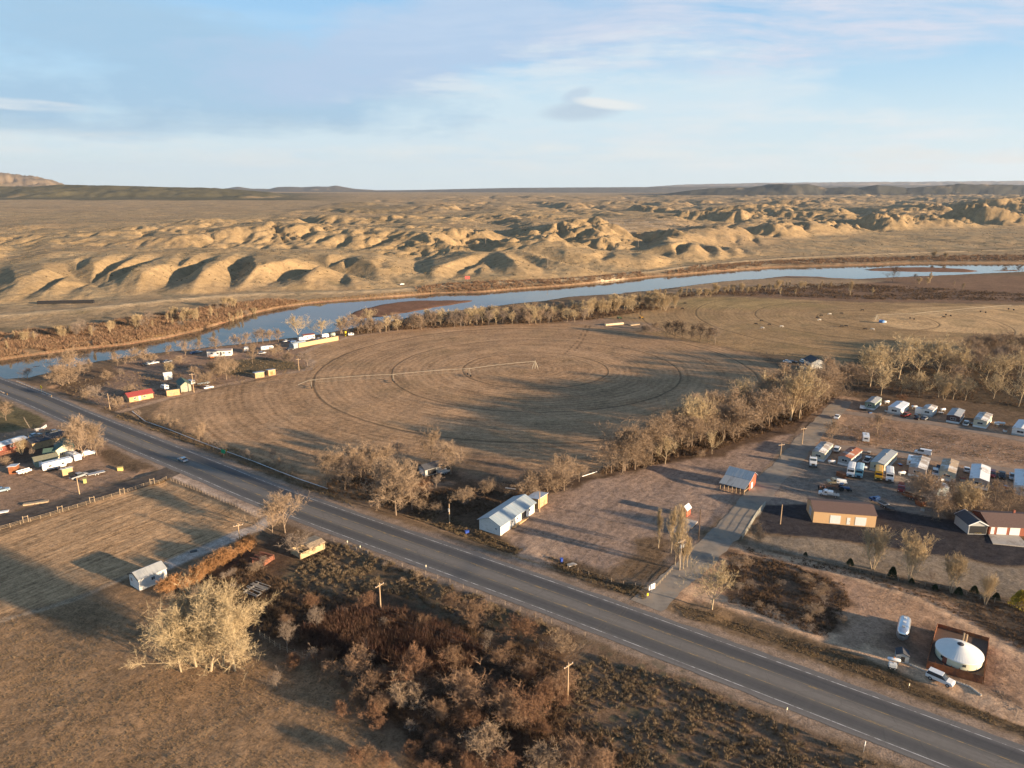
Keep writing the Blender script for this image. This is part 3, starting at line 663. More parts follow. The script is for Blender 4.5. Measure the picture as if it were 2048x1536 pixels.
def hwy_mat():
    m, n, b = nt('worn asphalt')
    uv = n.nodes.new('ShaderNodeUVMap').outputs[0]; s = n.nodes.new('ShaderNodeSeparateXYZ'); n.links.new(uv, s.inputs[0])
    lat, al = s.outputs[0], s.outputs[1]
    r = n.nodes.new('ShaderNodeValToRGB'); n.links.new(mth(n, 'DIVIDE', mth(n, 'ADD', lat, 9.), 18.), r.inputs[0])
    # -9..9 m: shoulder | lane (two wheel tracks) | turning lane | lane | shoulder
    stops = [(-9, .17, .155, .14), (-6.0, .145, .133, .122), (-5.3, .11, .103, .098), (-4.4, .070, .068, .068), (-2.6, .080, .077, .075), (-1.9, .115, .106, .094), (-.6, .165, .148, .129), (1.0, .165, .148, .129), (2.1, .125, .114, .10), (3.2, .085, .081, .078), (4.6, .090, .086, .082), (5.5, .125, .116, .106), (6.2, .15, .137, .125), (9, .175, .16, .142)]
    e = r.color_ramp.elements
    while len(e) < len(stops): e.new(.5)
    for q, st in zip(e, stops): q.position = (st[0] + 9) / 18
    for q, st in zip(e, stops): q.position = (st[0] + 9) / 18; q.color = (*st[1:], 1)
    cb = n.nodes.new('ShaderNodeCombineXYZ'); n.links.new(mth(n, 'MULTIPLY', lat, 1.4), cb.inputs[0]); n.links.new(mth(n, 'MULTIPLY', al, .03), cb.inputs[1])
    k = mth(n, 'ADD', mth(n, 'MULTIPLY', noise(n, cb.outputs[0], 1., 4, .6), .55), mth(n, 'MULTIPLY', noise(n, uv, .8, 5, .7), .4))
    k = mth(n, 'ADD', k, .53)
    cc = n.nodes.new('ShaderNodeCombineColor'); [n.links.new(k, cc.inputs[i]) for i in range(3)]
    c = mixc(n, r.outputs[0], cc.outputs[0], 1., 'MULTIPLY')
    # sealed cracks across and along
    ca = n.nodes.new('ShaderNodeTexVoronoi'); ca.feature = 'DISTANCE_TO_EDGE'; ca.inputs['Scale'].default_value = .11
    wv = n.nodes.new('ShaderNodeVectorMath'); wv.operation = 'ADD'; n.links.new(uv, wv.inputs[0]); n.links.new(noise(n, uv, .4, 3, .6, 1), wv.inputs[1]); n.links.new(wv.outputs[0], ca.inputs['Vector'])
    c = mixc(n, c, (.03, .03, .03), mth(n, 'MULTIPLY', ramp(n, ca.outputs['Distance'], .004, .012, (1, 1, 1), (0, 0, 0)), .16))
    n.links.new(c, b.inputs['Base Color']); b.inputs['Roughness'].default_value = .85; b.inputs['Specular IOR Level'].default_value = .25
    bump(n, b, noise(n, uv, 3, 4, .7), .02, .6)
    return m
strip('highway', HWY_C, -7.1, 7.2, .03, hwy_mat(), nlat=4, wob=.3, seed=3)
wl = mat('white road paint', (.52, .50, .47), .8, var=.25, scale=.9, wear=((.2, .18, .16), .7)); yl = mat('yellow road paint', (.42, .27, .09), .8, var=.2, scale=.8, wear=((.18, .15, .12), .8))
strip('road_edge_line', HWY_C, -5.72, -5.55, .036, wl); strip('road_edge_line', HWY_C, 5.6, 5.77, .036, wl)
strip('road_centre_line', HWY_C, -1.95, -1.82, .036, yl); strip('road_centre_line', HWY_C, 1.82, 1.95, .036, yl)
strip('road_dash_line', HWY_C, -1.68, -1.54, .036, yl, dashes=(4, 16, 0)); strip('road_dash_line', HWY_C, 1.54, 1.68, .036, yl, dashes=(4, 16, 5))
gr = mat('compacted grey gravel', (.25, .215, .175), 1, var=.25, scale=.35, wear=((.31, .245, .18), .6), spec=.1)
strip('side_road', SIDE, -3.9, 3.9, .015, gr, nlat=3, wob=.7, seed=5)
strip('park_lane', PARK1, -2.7, 2.7, .012, mat('park lane dirt', (.25, .19, .145), 1, var=.2, scale=.3, spec=.1), nlat=2, wob=.8, seed=8)
strip('park_lane', PARK2, -2.7, 2.7, .012, MC['park lane dirt'], nlat=2, wob=.8, seed=12)
dk = mat('dark damp dirt', (.095, .075, .06), 1, var=.35, scale=.4, wear=((.15, .115, .085), .4), spec=.1)
strip('dirt_road', DIRT, -4.6, 4.2, .015, dk, nlat=3, wob=.5, seed=15)
# ------------------------------------------------------------------ light, sky, haze
W = bpy.data.worlds.new('World'); bpy.context.scene.world = W; W.use_nodes = True; wn = W.node_tree
bg = wn.nodes['Background']; bg.inputs['Strength'].default_value = .15
sky = wn.nodes.new('ShaderNodeTexSky'); sky.sky_type = 'NISHITA'; sky.sun_disc = False
sky.sun_elevation = R(SUN_EL + 6); sky.sun_rotation = math.atan2(SUN_DIR[0], SUN_DIR[1]); sky.altitude = 1500; sky.air_density = 1.0; sky.dust_density = .8; sky.ozone_density = 1.6
sky.sun_elevation = R(SUN_EL)
tc = wn.nodes.new('ShaderNodeTexCoord').outputs['Generated']
sx = wn.nodes.new('ShaderNodeSeparateXYZ'); wn.links.new(tc, sx.inputs[0])
AZ = mth(wn, 'ARCTAN2', sx.outputs[0], sx.outputs[1]); EL = mth(wn, 'ARCSINE', sx.outputs[2])
def px_dir(u, v):
    x, y, z = (u - 1024), FP * CP - (v - 768) * SP, -((v - 768) * CP + FP * SP)
    l = math.sqrt(x * x + y * y + z * z); return math.atan2(x, y), math.asin(z / l)
zz = mth(wn, 'ADD', mth(wn, 'MAXIMUM', sx.outputs[2], 0.), .10)
cbv = wn.nodes.new('ShaderNodeCombineXYZ'); wn.links.new(mth(wn, 'DIVIDE', sx.outputs[0], zz), cbv.inputs[0]); wn.links.new(mth(wn, 'DIVIDE', sx.outputs[1], zz), cbv.inputs[1])
pl = cbv.outputs[0]
warp = wn.nodes.new('ShaderNodeVectorMath'); warp.operation = 'ADD'; wn.links.new(pl, warp.inputs[0]); wn.links.new(vscale(wn, noise(wn, pl, .7, 3, .5, 1), (1.1, .7, 0)), warp.inputs[1])
na = noise(wn, vscale(wn, warp.outputs[0], (.55, 1.5, 1)), .9, 7, .62)
nb = noise(wn, vscale(wn, warp.outputs[0], (.8, 2.6, 1)), 2.4, 7, .66)
aev = wn.nodes.new('ShaderNodeCombineXYZ'); wn.links.new(AZ, aev.inputs[0]); wn.links.new(EL, aev.inputs[1])
nw = noise(wn, vscale(wn, aev.outputs[0], (3, 9, 1)), 1.4, 5, .6)
nf = noise(wn, vscale(wn, aev.outputs[0], (3.2, 24, 1)), 2.2, 6, .62)
def blob(u, v, su, sv, tilt=0., warpk=.9):
    a0, e0 = px_dir(u, v); sa, se = su / FP, sv / FP
    dx = mth(wn, 'SUBTRACT', AZ, a0); dy = mth(wn, 'SUBTRACT', EL, e0)
    c, s = math.cos(tilt), math.sin(tilt)
    X = mth(wn, 'DIVIDE', mth(wn, 'ADD', mth(wn, 'MULTIPLY', dx, c), mth(wn, 'MULTIPLY', dy, s)), sa)
    Y = mth(wn, 'DIVIDE', mth(wn, 'SUBTRACT', mth(wn, 'MULTIPLY', dy, c), mth(wn, 'MULTIPLY', dx, s)), se)
    d = mth(wn, 'ADD', mth(wn, 'MULTIPLY', X, X), mth(wn, 'MULTIPLY', Y, Y))
    d = mth(wn, 'ADD', d, mth(wn, 'MULTIPLY', mth(wn, 'SUBTRACT', nw, .5), warpk * 3))
    return ramp(wn, d, .25, 1.25, (1, 1, 1), (0, 0, 0))
c = sky.outputs[0]
SKYK = 1.0
def tg(r, g, b_):
    """display colour (0-255) -> world colour that shows as it at this strength and exposure"""
    return tuple((((q / 255 + .055) / 1.055) ** 2.4) / (.15 * 2 ** 1.55) for q in (r, g, b_))
def lay(c, colr, f, k): return mixc(wn, c, colr, mth(wn, 'MULTIPLY', f, k, clamp=True))
c = mixc(wn, c, ramp(wn, EL, .0, .34, tg(190, 224, 240), tg(118, 178, 230)), .92)
c = mixc(wn, c, tg(112, 134, 168), ramp(wn, EL, .38, .8))
c = lay(c, tg(226, 238, 240), ramp(wn, EL, 0., .15, (1, 1, 1), (0, 0, 0)), .9)
c = lay(c, tg(212, 230, 242), mth(wn, 'MULTIPLY', ramp(wn, na, .50, .80), ramp(wn, EL, .35, .7, (1, 1, 1), (.2, .2, .2))), .45)
c = lay(c, tg(214, 234, 244), blob(900, 250, 800, 95, .05), .75)
c = lay(c, tg(164, 201, 229), blob(230, 120, 660, 125, -.06, 1.2), .9)
c = lay(c, tg(170, 205, 232), mth(wn, 'MULTIPLY', blob(300, 60, 520, 80, -.1, 1.3), ramp(wn, nb, .35, .7)), .7)
c = lay(c, tg(168, 198, 220), mth(wn, 'MULTIPLY', blob(360, 250, 460, 30, .0, 1.4), ramp(wn, nf, .35, .6)), .6)
c = lay(c, tg(182, 206, 234), blob(930, 70, 520, 90, .16, 1.1), .85)
c = lay(c, tg(192, 214, 239), mth(wn, 'MULTIPLY', blob(1100, 20, 600, 60, .1, 1.1), ramp(wn, nb, .35, .65)), .7)
c = lay(c, tg(212, 221, 238), mth(wn, 'MULTIPLY', blob(1720, 40, 620, 75, .0, 1.2), ramp(wn, nb, .32, .62)), 1.)
c = lay(c, tg(226, 236, 242), mth(wn, 'MULTIPLY', blob(1180, 130, 420, 50, .12, 1.3), ramp(wn, nf, .42, .62)), .7)
c = lay(c, tg(228, 236, 240), mth(wn, 'MULTIPLY', blob(1600, 285, 620, 60, -.03, 1.2), ramp(wn, nf, .42, .62)), .9)
c = lay(c, tg(222, 234, 242), mth(wn, 'MULTIPLY', blob(1440, 185, 260, 34, .06, 1.2), ramp(wn, nf, .4, .65)), .7)
c = lay(c, tg(228, 230, 226), mth(wn, 'MULTIPLY', blob(1880, 318, 300, 24, .04, 1.), ramp(wn, nf, .4, .6)), .8)
c = lay(c, tg(234, 240, 238), mth(wn, 'MULTIPLY', blob(1000, 315, 700, 34, .0, 1.2), ramp(wn, nf, .42, .62)), .8)
c = lay(c, tg(232, 240, 240), mth(wn, 'MULTIPLY', blob(330, 300, 460, 30, .0, 1.2), ramp(wn, nf, .42, .62)), .8)
c = lay(c, tg(226, 236, 242), mth(wn, 'MULTIPLY', blob(60, 210, 130, 9, -.03, .8), ramp(wn, nf, .35, .6)), .8)
c = lay(c, tg(184, 204, 222), blob(1165, 222, 92, 22, .04, .7), .75)
c = lay(c, tg(186, 206, 226), blob(1152, 190, 36, 13, .3, .5), .6)
c = lay(c, tg(236, 240, 240), mth(wn, 'MULTIPLY', blob(1215, 208, 72, 11, -.12, .6), ramp(wn, nf, .25, .5)), .95)
wn.links.new(c, bg.inputs['Color'])
sl = bpy.data.lights.new('sun', 'SUN'); so = bpy.data.objects.new('sun', sl); C.objects.link(so)
sl.energy = 5.0; sl.angle = R(1.0); sl.color = (1, .755, .50)
dv = Vector((SUN_DIR[0] * math.cos(R(SUN_EL)), SUN_DIR[1] * math.cos(R(SUN_EL)), math.sin(R(SUN_EL))))
so.rotation_euler = dv.to_track_quat('Z', 'Y').to_euler(); so.location = dv * 3000
hm = bpy.data.materials.new('haze air'); hm.use_nodes = True; hn = hm.node_tree; hn.nodes.remove(hn.nodes['Principled BSDF'])
pv = hn.nodes.new('ShaderNodeVolumePrincipled'); pv.inputs['Density'].default_value = HAZE_D = 1.7e-5; pv.inputs['Color'].default_value = (.70, .83, 1, 1); pv.inputs['Anisotropy'].default_value = .2
hn.links.new(pv.outputs[0], hn.nodes['Material Output'].inputs['Volume'])
mb = MB(); mb.box(-40000, 40000, -500, 32000, -6, 1100); o = mb.build('haze', hm); tag(o, 'thin pale blue air over the far mesas', 'haze', kind='stuff')
sc = bpy.context.scene
sc.view_settings.view_transform = 'Standard'; sc.view_settings.look = 'None'; sc.view_settings.gamma = 1; sc.view_settings.exposure = 1.55
# ------------------------------------------------------------------ bare trees
def tri_twigs(P, D, Ln, Wd, rs):
    """thin tapering triangles: start points P, directions D (n,3), lengths, widths"""
    n = len(P); D = D / np.maximum(np.linalg.norm(D, axis=1, keepdims=True), 1e-6)
    s = np.cross(D, rs.normal(size=(n, 3))); s /= np.maximum(np.linalg.norm(s, axis=1, keepdims=True), 1e-6)
    V = np.empty((n, 3, 3)); V[:, 0] = P - s * Wd[:, None] * .5; V[:, 1] = P + s * Wd[:, None] * .5; V[:, 2] = P + D * Ln[:, None]
    return V.reshape(-1, 3)
def tree_proto(name, seed, h=10., trunks=1, bole=.22, spread=.5, nl=9, nb=8, nt_=9, ntw=7, up=.35, gnarl=.25, tr=.018, tw=.035, twl=.09, fill=(0., 1.), pend=0., lean=0., wispy=1.):
    """bare tree of height h: 'trunk' mesh (trunk and limbs) and 'crown' mesh (branches and twigs)"""
    rs = np.random.RandomState(seed); r_ = random.Random(seed)
    T = MB(); S, Dd, Ls, Ws = [], [], [], []
    def path(p, d, ln, segs, g, upk):
        pts = [p]; d = d.normalized()
        for i in range(segs):
            d = (d + Vector((r_.gauss(0, g), r_.gauss(0, g), r_.gauss(0, g) + upk)) * .6).normalized()
            p = p + d * (ln / segs); pts.append(p)
        return pts
    def at(pts, t):
        k = t * (len(pts) - 1); i = min(int(k), len(pts) - 2); return pts[i].lerp(pts[i + 1], k - i), (pts[i + 1] - pts[i]).normalized()
    def twigs(pts, n, ln, spreadk):
        for _ in range(n):
            p, d = at(pts, r_.uniform(.15, 1)); v = Vector((r_.gauss(0, 1), r_.gauss(0, 1), r_.gauss(0, 1) + up - pend))
            S.append(p); Dd.append(d * .9 + v.normalized() * spreadk); Ls.append(ln * r_.uniform(.5, 1.3)); Ws.append(tw * r_.uniform(.6, 1.2) * h / 10)
    for tk in range(trunks):
        a0 = 6.283 * (tk + r_.random() * .5) / trunks
        base = Vector((math.cos(a0), math.sin(a0), 0)) * (0 if trunks == 1 else h * .03)
        out = Vector((math.cos(a0), math.sin(a0), 0)) * (spread * .75 if trunks > 1 else lean)
        tp = path(base, Vector((out.x, out.y, 1)), h * (.80 if trunks == 1 else .74), 7, gnarl * .35, .05)
        r0 = tr * h * (1 if trunks == 1 else .7)
        T.tube([tp[0] - Vector((0, 0, .4))] + tp, [r0 * 1.35] + [r0 * (1 - .85 * i / 7) for i in range(8)], 6)
        twigs(tp[5:], nt_ * 2, twl * h, .8)
        nlk = max(3, int(nl / (trunks ** .6)))
        for i in range(nlk):
            t = bole + (1 - bole) * (i + r_.random() * .7) / nlk; t = min(t, .98)
            p, d = at(tp, t); a = 2.4 * i + r_.random() * .9 + a0
            k = spread * (1.25 - .75 * t) ; k = k * (.8 + .4 * r_.random())
            dd = Vector((math.cos(a) * k * 2, math.sin(a) * k * 2, .8 + up - pend * .2)) + d * .3
            ll = h * (.50 * (1 - t) + .24) * (.75 + spread * .7) * (fill[0] + (fill[1] - fill[0]) * (.8 + .4 * r_.random()))
            lp = path(p, dd, ll, 5, gnarl, up * .35 - pend * .18)
            T.tube(lp, [r0 * .42 * (1 - .8 * j / 5) for j in range(6)], 4, False)
            for j in range(nb):
                q, e = at(lp, r_.uniform(.18, 1)); v = Vector((r_.gauss(0, 1), r_.gauss(0, 1), r_.gauss(0, .7) + up * .8)).normalized()
                bl = ll * r_.uniform(.28, .5) * wispy
                bp = path(q, e * .7 + v, bl, 3, gnarl, up * .3 - pend * .25)
                for c in range(3):
                    S.append(bp[c]); Dd.append(bp[c + 1] - bp[c]); Ls.append((bp[c + 1] - bp[c]).length * 1.35); Ws.append((.008 if name == 'hero' else .012) * h * (1 - .25 * c) * .55)
                for c in range(nt_):
                    w, x = at(bp, r_.uniform(.1, 1)); v = Vector((r_.gauss(0, 1), r_.gauss(0, 1), r_.gauss(0, .8) + up - pend)).normalized()
                    cl = bl * r_.uniform(.3, .6); cp = [w, w + (x * .6 + v).normalized() * cl * .5]; cp.append(cp[1] + (cp[1] - w) + Vector((r_.gauss(0, .1), r_.gauss(0, .1), up * .3 - pend * .3)) * cl)
                    S.append(cp[0]); Dd.append(cp[2] - cp[0]); Ls.append(cl * 1.1); Ws.append(tw * 1.3 * h / 10)
                    twigs(cp, ntw, twl * h * .8, .9)
    V = tri_twigs(np.array([tuple(p) for p in S]), np.array([tuple(p) for p in Dd]), np.array(Ls), np.array(Ws), rs)
    V[:, 2] = np.maximum(V[:, 2], .02)
    cm = npmesh(name + ' crown', V, np.arange(len(V)).reshape(-1, 3))
    tm = bpy.data.meshes.new(name + ' trunk'); tm.from_pydata(T.v, [], T.f); tm.update()
    return tm, cm, h
def bark(name, c, var=.25): return mat(name, c, .95, var=var, scale=1.2, spec=.05, objvar=.16)
B = dict(cot=bark('pale cottonwood twigs', (.43, .335, .20)), cott=bark('cottonwood bark', (.36, .28, .18)), elm=bark('brown elm twigs', (.285, .208, .14)), elmt=bark('elm bark', (.23, .17, .12)),
         red=bark('russet shrub twigs', (.20, .115, .07)), mar=bark('maroon willow stems', (.10, .048, .036)), org=bark('orange willow stems', (.34, .185, .085)), grey=bark('grey bare twigs', (.23, .18, .14)),
         gold=bark('golden poplar twigs', (.37, .28, .165)), dark=bark('dark bare twigs', (.125, .09, .065)))
B['brn'] = bark('warm brown shrub twigs', (.25, .16, .10))
PROTO = {}
def proto(key, n, mt, mc, **k):
    L_ = []
    for i in range(n):
        tm, cm, h = tree_proto(key, 100 + i * 7 + len(key) * 13, **k)
        tm.materials.append(B[mt]); cm.materials.append(B[mc]); L_.append((tm, cm, h))
    PROTO[key] = L_
proto('hero', 5, 'cott', 'cot', h=13., nl=14, nb=13, nt_=10, ntw=9, spread=.70, bole=.14, up=.30, gnarl=.30, tw=.030, twl=.06, tr=.019, lean=.25)
proto('cottonwood', 3, 'cott', 'cot', h=13., nl=10, nb=9, nt_=8, ntw=6, spread=.62, bole=.2, up=.32, gnarl=.28, tw=.052, twl=.07, tr=.02)
proto('elm', 4, 'elmt', 'elm', h=10., nl=12, nb=9, nt_=8, ntw=7, spread=.60, bole=.18, up=.22, gnarl=.3, tw=.05, twl=.085)
proto('shrub', 4, 'elmt', 'elm', h=5., trunks=6, nl=16, nb=6, nt_=6, ntw=6, spread=.68, bole=.08, up=.25, gnarl=.35, tw=.075, twl=.11, tr=.012)
proto('redshrub', 3, 'red', 'red', h=5., trunks=6, nl=16, nb=6, nt_=6, ntw=6, spread=.62, bole=.08, up=.3, gnarl=.35, tw=.075, twl=.11, tr=.012)
proto('brownshrub', 3, 'brn', 'brn', h=5., trunks=6, nl=16, nb=6, nt_=6, ntw=7, spread=.66, bole=.08, up=.28, gnarl=.35, tw=.065, twl=.11, tr=.011)
proto('willow', 2, 'org', 'org', h=3., trunks=8, nl=20, nb=6, nt_=5, ntw=5, spread=.45, bole=.05, up=.5, gnarl=.2, tw=.09, twl=.14, tr=.01)
proto('poplar', 3, 'cott', 'gold', h=10., nl=16, nb=6, nt_=6, ntw=5, spread=.17, bole=.06, up=.9, gnarl=.14, tw=.034, twl=.08, fill=(.2, .9), tr=.014)
proto('vase', 3, 'cott', 'gold', h=8., trunks=5, nl=16, nb=7, nt_=6, ntw=5, spread=.36, bole=.10, up=.75, gnarl=.16, tw=.05, twl=.08, tr=.014)
proto('greytree', 3, 'grey', 'grey', h=7., nl=10, nb=7, nt_=7, ntw=6, spread=.52, bole=.2, up=.3, gnarl=.33, tw=.055, twl=.09)
proto('darktree', 2, 'dark', 'dark', h=8., nl=11, nb=7, nt_=7, ntw=5, spread=.55, bole=.15, up=.2, gnarl=.35, tw=.055, twl=.09)
WORDS = {'hero': ('cottonwood_tree', 'pale spreading cottonwood'), 'cottonwood': ('cottonwood_tree', 'pale bare cottonwood'), 'elm': ('bare_tree', 'brown bare tree'), 'shrub': ('bare_shrub', 'brown bare shrub'),
         'redshrub': ('russet_shrub', 'russet bare shrub'), 'brownshrub': ('bare_shrub', 'warm brown shrub'), 'willow': ('willow_shrub', 'orange willow shrub'), 'poplar': ('poplar_tree', 'slender bare poplar'), 'vase': ('upright_tree', 'golden upright bare tree'),
         'greytree': ('bare_tree', 'grey bare tree'), 'darktree': ('bare_tree', 'dark bare tree')}
def tree(kind, x, y, h, wf=1., label='', group=None, rz=None, lean=None, z=None):
    nm = WORDS[kind][0]; pr = PROTO[kind]; tm, cm, h0 = pr[rnd.randrange(len(pr))]
    zz = (zat(x, y) if z is None else z) + .0
    t = thing(nm, label, 'shrub' if 'shrub' in nm else 'tree', (x, y, zz), rnd.uniform(0, 6.28) if rz is None else rz, group)
    if lean: t.rotation_euler = (lean[0], lean[1], t.rotation_euler[2])
    s = h / h0 * rnd.uniform(.97, 1.03); t.scale = (s * wf, s * wf, s)
    a = bpy.data.objects.new('trunk', tm); b = bpy.data.objects.new('crown', cm)
    for o in (a, b): C.objects.link(o); o.parent = t
    return t
def hwy_off(x, y): return float(line_d(np.array([x]), np.array([y]), HWY_C[::3])[0])
def trees(L_, where, group):
    """L_: (u, v foot, v top, kind[, width factor]); labels count like trees from the left in each place"""
    L_ = sorted([q for q in L_ if hwy_off(*G(q[0], q[1])) > 10.5], key=lambda q: q[0]); cnt = {}; tot = {}
    for q in L_: tot[q[3]] = tot.get(q[3], 0) + 1
    for q in L_:
        k = q[3]; cnt[k] = cnt.get(k, 0) + 1; x, y = G(q[0], q[1]); h = max(HM(q[0], q[1], q[2]), .8)
        w = WORDS[k][1]
        lb = f'{w} {where}' if tot[k] == 1 else f'{ordn(cnt[k])} {w} from the left {where}'
        tree(k, x, y, h, q[4] if len(q) > 4 else 1., lb, group)
def row(P, n, h, kinds, where, group, jit=1.5, wf=(.9, 1.15), seed=1):
    r_ = random.Random(seed); W_ = L(P); d = [math.hypot(b[0] - a[0], b[1] - a[1]) for a, b in zip(W_, W_[1:])]; S_ = sum(d); out = []
    for i in range(n):
        s = (i + r_.random()) / n * S_; k = 0
        while k < len(d) - 1 and s > d[k]: s -= d[k]; k += 1
        t = min(s / d[k], 1); a, b = W_[k], W_[k + 1]
        x = a[0] + (b[0] - a[0]) * t + r_.gauss(0, jit); y = a[1] + (b[1] - a[1]) * t + r_.gauss(0, jit)
        q_ = (x / y, x, y, r_.uniform(*h), r_.choice(kinds), r_.uniform(*wf))
        if hwy_off(x, y) > 10.5: out.append(q_)
    out.sort(); cnt = {}
    for _, x, y, hh, k, w in out:
        cnt[k] = cnt.get(k, 0) + 1; tree(k, x, y, hh, w, f'{ordn(cnt[k])} {WORDS[k][1]} from the left {where}', group)
# hero clump
for i, (u, v, h, lx, ly, wf) in enumerate([(362, 1342, 10.5, .05, -.26, .92), (392, 1332, 13., .05, -.12, 1.05), (422, 1340, 13.5, .12, .05, 1.0), (446, 1330, 14., -.05, .16, 1.05), (470, 1340, 12.5, .05, .22, .95), (405, 1318, 13.5, -.12, -.05, 1.0)]):
    x, y = G(u, v)
    tree('hero', x, y, h, wf, ['leftmost cottonwood of the big pale clump, leaning far left', 'second cottonwood from the left in the big pale clump', 'middle front cottonwood of the big pale clump in the meadow', 'tall cottonwood right of the middle of the big pale clump', 'rightmost cottonwood of the big pale clump, leaning right', 'cottonwood at the back of the big pale meadow clump'][i],
         'cottonwoods of the big clump in the meadow', rz=i * 1.3, lean=(lx, ly))
trees([(545, 1066, 1003, 'elm', .9), (570, 1062, 988, 'elm', .95), (668, 1082, 1058, 'shrub')], 'by the pale gravel drive', 'trees by the gravel drive')
trees([(600, 1116, 1064, 'greytree', 1.45)], 'growing over the ruined log cabin', 'trees by the gravel drive')
trees([(652, 972, 906, 'elm', .9), (675, 960, 915, 'elm'), (705, 958, 900, 'elm', .85), (722, 955, 896, 'elm', .8), (748, 952, 898, 'elm'), (772, 945, 893, 'elm'), (798, 930, 886, 'greytree'), (756, 1012, 962, 'elm', 1.1), (792, 1028, 926, 'elm', .95), (824, 1016, 952, 'elm', .95), (770, 985, 925, 'elm', 1.1), (808, 985, 925, 'elm', 1.1), (842, 1020, 997, 'shrub'), (871, 1024, 1006, 'shrub', 1.2), (928, 1008, 976, 'shrub', 1.1), (975, 987, 960, 'shrub'), (862, 926, 866, 'elm', 1.05), (902, 947, 888, 'elm', .85), (840, 990, 960, 'redshrub', 1.3), (872, 975, 950, 'greytree', 1.1), (690, 978, 935, 'elm', 1.1), (1000, 975, 950, 'greytree', .9)],
      'round the old garage', 'trees round the old garage')
trees([(1050, 990, 952, 'shrub', 1.2), (1072, 985, 943, 'shrub', 1.3), (1095, 982, 935, 'elm', 1.1), (1128, 980, 918, 'elm', 1.05), (1158, 962, 928, 'elm', 1.1), (1112, 984, 950, 'shrub', 1.1)], 'behind the tan shed', 'trees behind the tan shed')
trees([(1222, 945, 888, 'elm', 1.1), (1245, 943, 872, 'elm', 1.05), (1270, 938, 868, 'elm', 1.05), (1290, 936, 908, 'shrub'), (1330, 926, 880, 'cottonwood', 1.0), (1424, 907, 866, 'cottonwood', .7), (1402, 913, 900, 'shrub'), (1384, 890, 803, 'cottonwood', .7), (1400, 885, 806, 'cottonwood', .6), (1598, 838, 738, 'cottonwood', .8), (1580, 842, 752, 'poplar', 1.8)],
      'at the tree line front', 'tree line between the round field and the bare lot')
row([(1235, 936), (1300, 915), (1360, 900), (1420, 885), (1500, 862), (1560, 842), (1600, 825), (1655, 795)], 30, (11, 14.5), ['elm'], 'in the dense tree line', 'tree line between the round field and the bare lot', 2.2, (.95, 1.2), 5)
row([(1300, 893), (1400, 866), (1480, 842), (1550, 815), (1625, 782)], 20, (11, 15), ['elm', 'elm', 'cottonwood'], 'in the back row of the tree line', 'tree line between the round field and the bare lot', 2.2, (.9, 1.1), 6)
row([(1570, 835), (1600, 820), (1650, 790), (1660, 780)], 8, (13, 16), ['elm'], 'in the high end of the tree line', 'tree line between the round field and the bare lot', 2., (.9, 1.05), 16)
trees([(1740, 772, 703, 'cottonwood', 1.1), (1762, 766, 698, 'cottonwood', 1.2), (1797, 757, 686, 'cottonwood', 1.1), (1836, 752, 690, 'cottonwood', 1.05), (1873, 752, 683, 'cottonwood', 1.2), (1917, 754, 700, 'cottonwood', 1.1), (1972, 758, 716, 'cottonwood', 1.3), (2005, 762, 716, 'cottonwood', 1.1), (2042, 752, 705, 'cottonwood', 1.1)],
      'in the tall pale grove', 'tall pale grove')
trees([(1762, 790, 742, 'cottonwood', .9), (1803, 789, 752, 'cottonwood', .9), (1838, 795, 750, 'cottonwood', .8), (1877, 794, 748, 'cottonwood', .8), (1906, 798, 752, 'cottonwood', .8), (1930, 800, 760, 'cottonwood', .8), (1987, 796, 753, 'cottonwood', 1.), (2037, 812, 750, 'cottonwood', .9), (1888, 800, 765, 'vase'), (1700, 775, 728, 'elm', 1.3), (1680, 778, 735, 'elm', 1.2), (1716, 772, 738, 'elm', 1.2), (1913, 782, 738, 'elm', 1.1), (1806, 801, 790, 'redshrub', 2.), (1660, 770, 735, 'elm', 1.2)],
      'in the front row of the grove', 'front row of the grove')
row([(1790, 735), (1850, 738), (1920, 742), (2000, 730), (2070, 735)], 22, (8, 11), ['elm', 'greytree', 'elm'], 'in the shaded heart of the grove', 'brown trees inside the grove', 5, (1., 1.3), 7)
row([(1930, 715), (1980, 705), (2070, 708)], 12, (8, 12), ['elm'], 'at the back right of the grove', 'brown trees inside the grove', 4, (1.1, 1.4), 8)
trees([(1663, 882, 842, 'elm', .9), (1754, 866, 829, 'elm', 1.), (1849, 1012, 945, 'shrub', .9), (1862, 1030, 975, 'greytree', 1.1), (1880, 1036, 1000, 'shrub', 1.1), (1935, 1026, 972, 'vase', 1.4), (1950, 1018, 985, 'shrub', 1.3), (1915, 1015, 985, 'shrub', 1.2), (2015, 1024, 978, 'elm', 1.), (1990, 1000, 962, 'elm', .9), (1900, 1000, 960, 'greytree', .8), (1838, 985, 950, 'shrub', 1.), (2040, 1000, 975, 'greytree', 1)],
      'among the mobile homes', 'trees in the mobile home park')
trees([(1746, 1136, 1062, 'vase', 1.), (1820, 1160, 1077, 'vase', 1.05), (1903, 1184, 1116, 'vase', .9), (1971, 1207, 1152, 'vase', .8), (1511, 1078, 1046, 'shrub', .8), (1520, 1080, 1064, 'shrub', 1.), (1860, 1170, 1145, 'greytree', .8)], 'below the asphalt yard', 'row of young trees below the asphalt yard')
trees([(1424, 1217, 1130, 'cottonwood', .95)], 'standing alone beside the side road junction', 'lone tree')
trees([(1317, 1094, 1022, 'poplar', .8), (1342, 1104, 1014, 'poplar', .85), (1358, 1138, 1016, 'poplar', .7), (1350, 1130, 1060, 'poplar', .8), (1374, 1134, 1076, 'poplar', .9), (1366, 1138, 1090, 'poplar', .9)], 'in the corner of the bare lot', 'poplars in the bare lot')
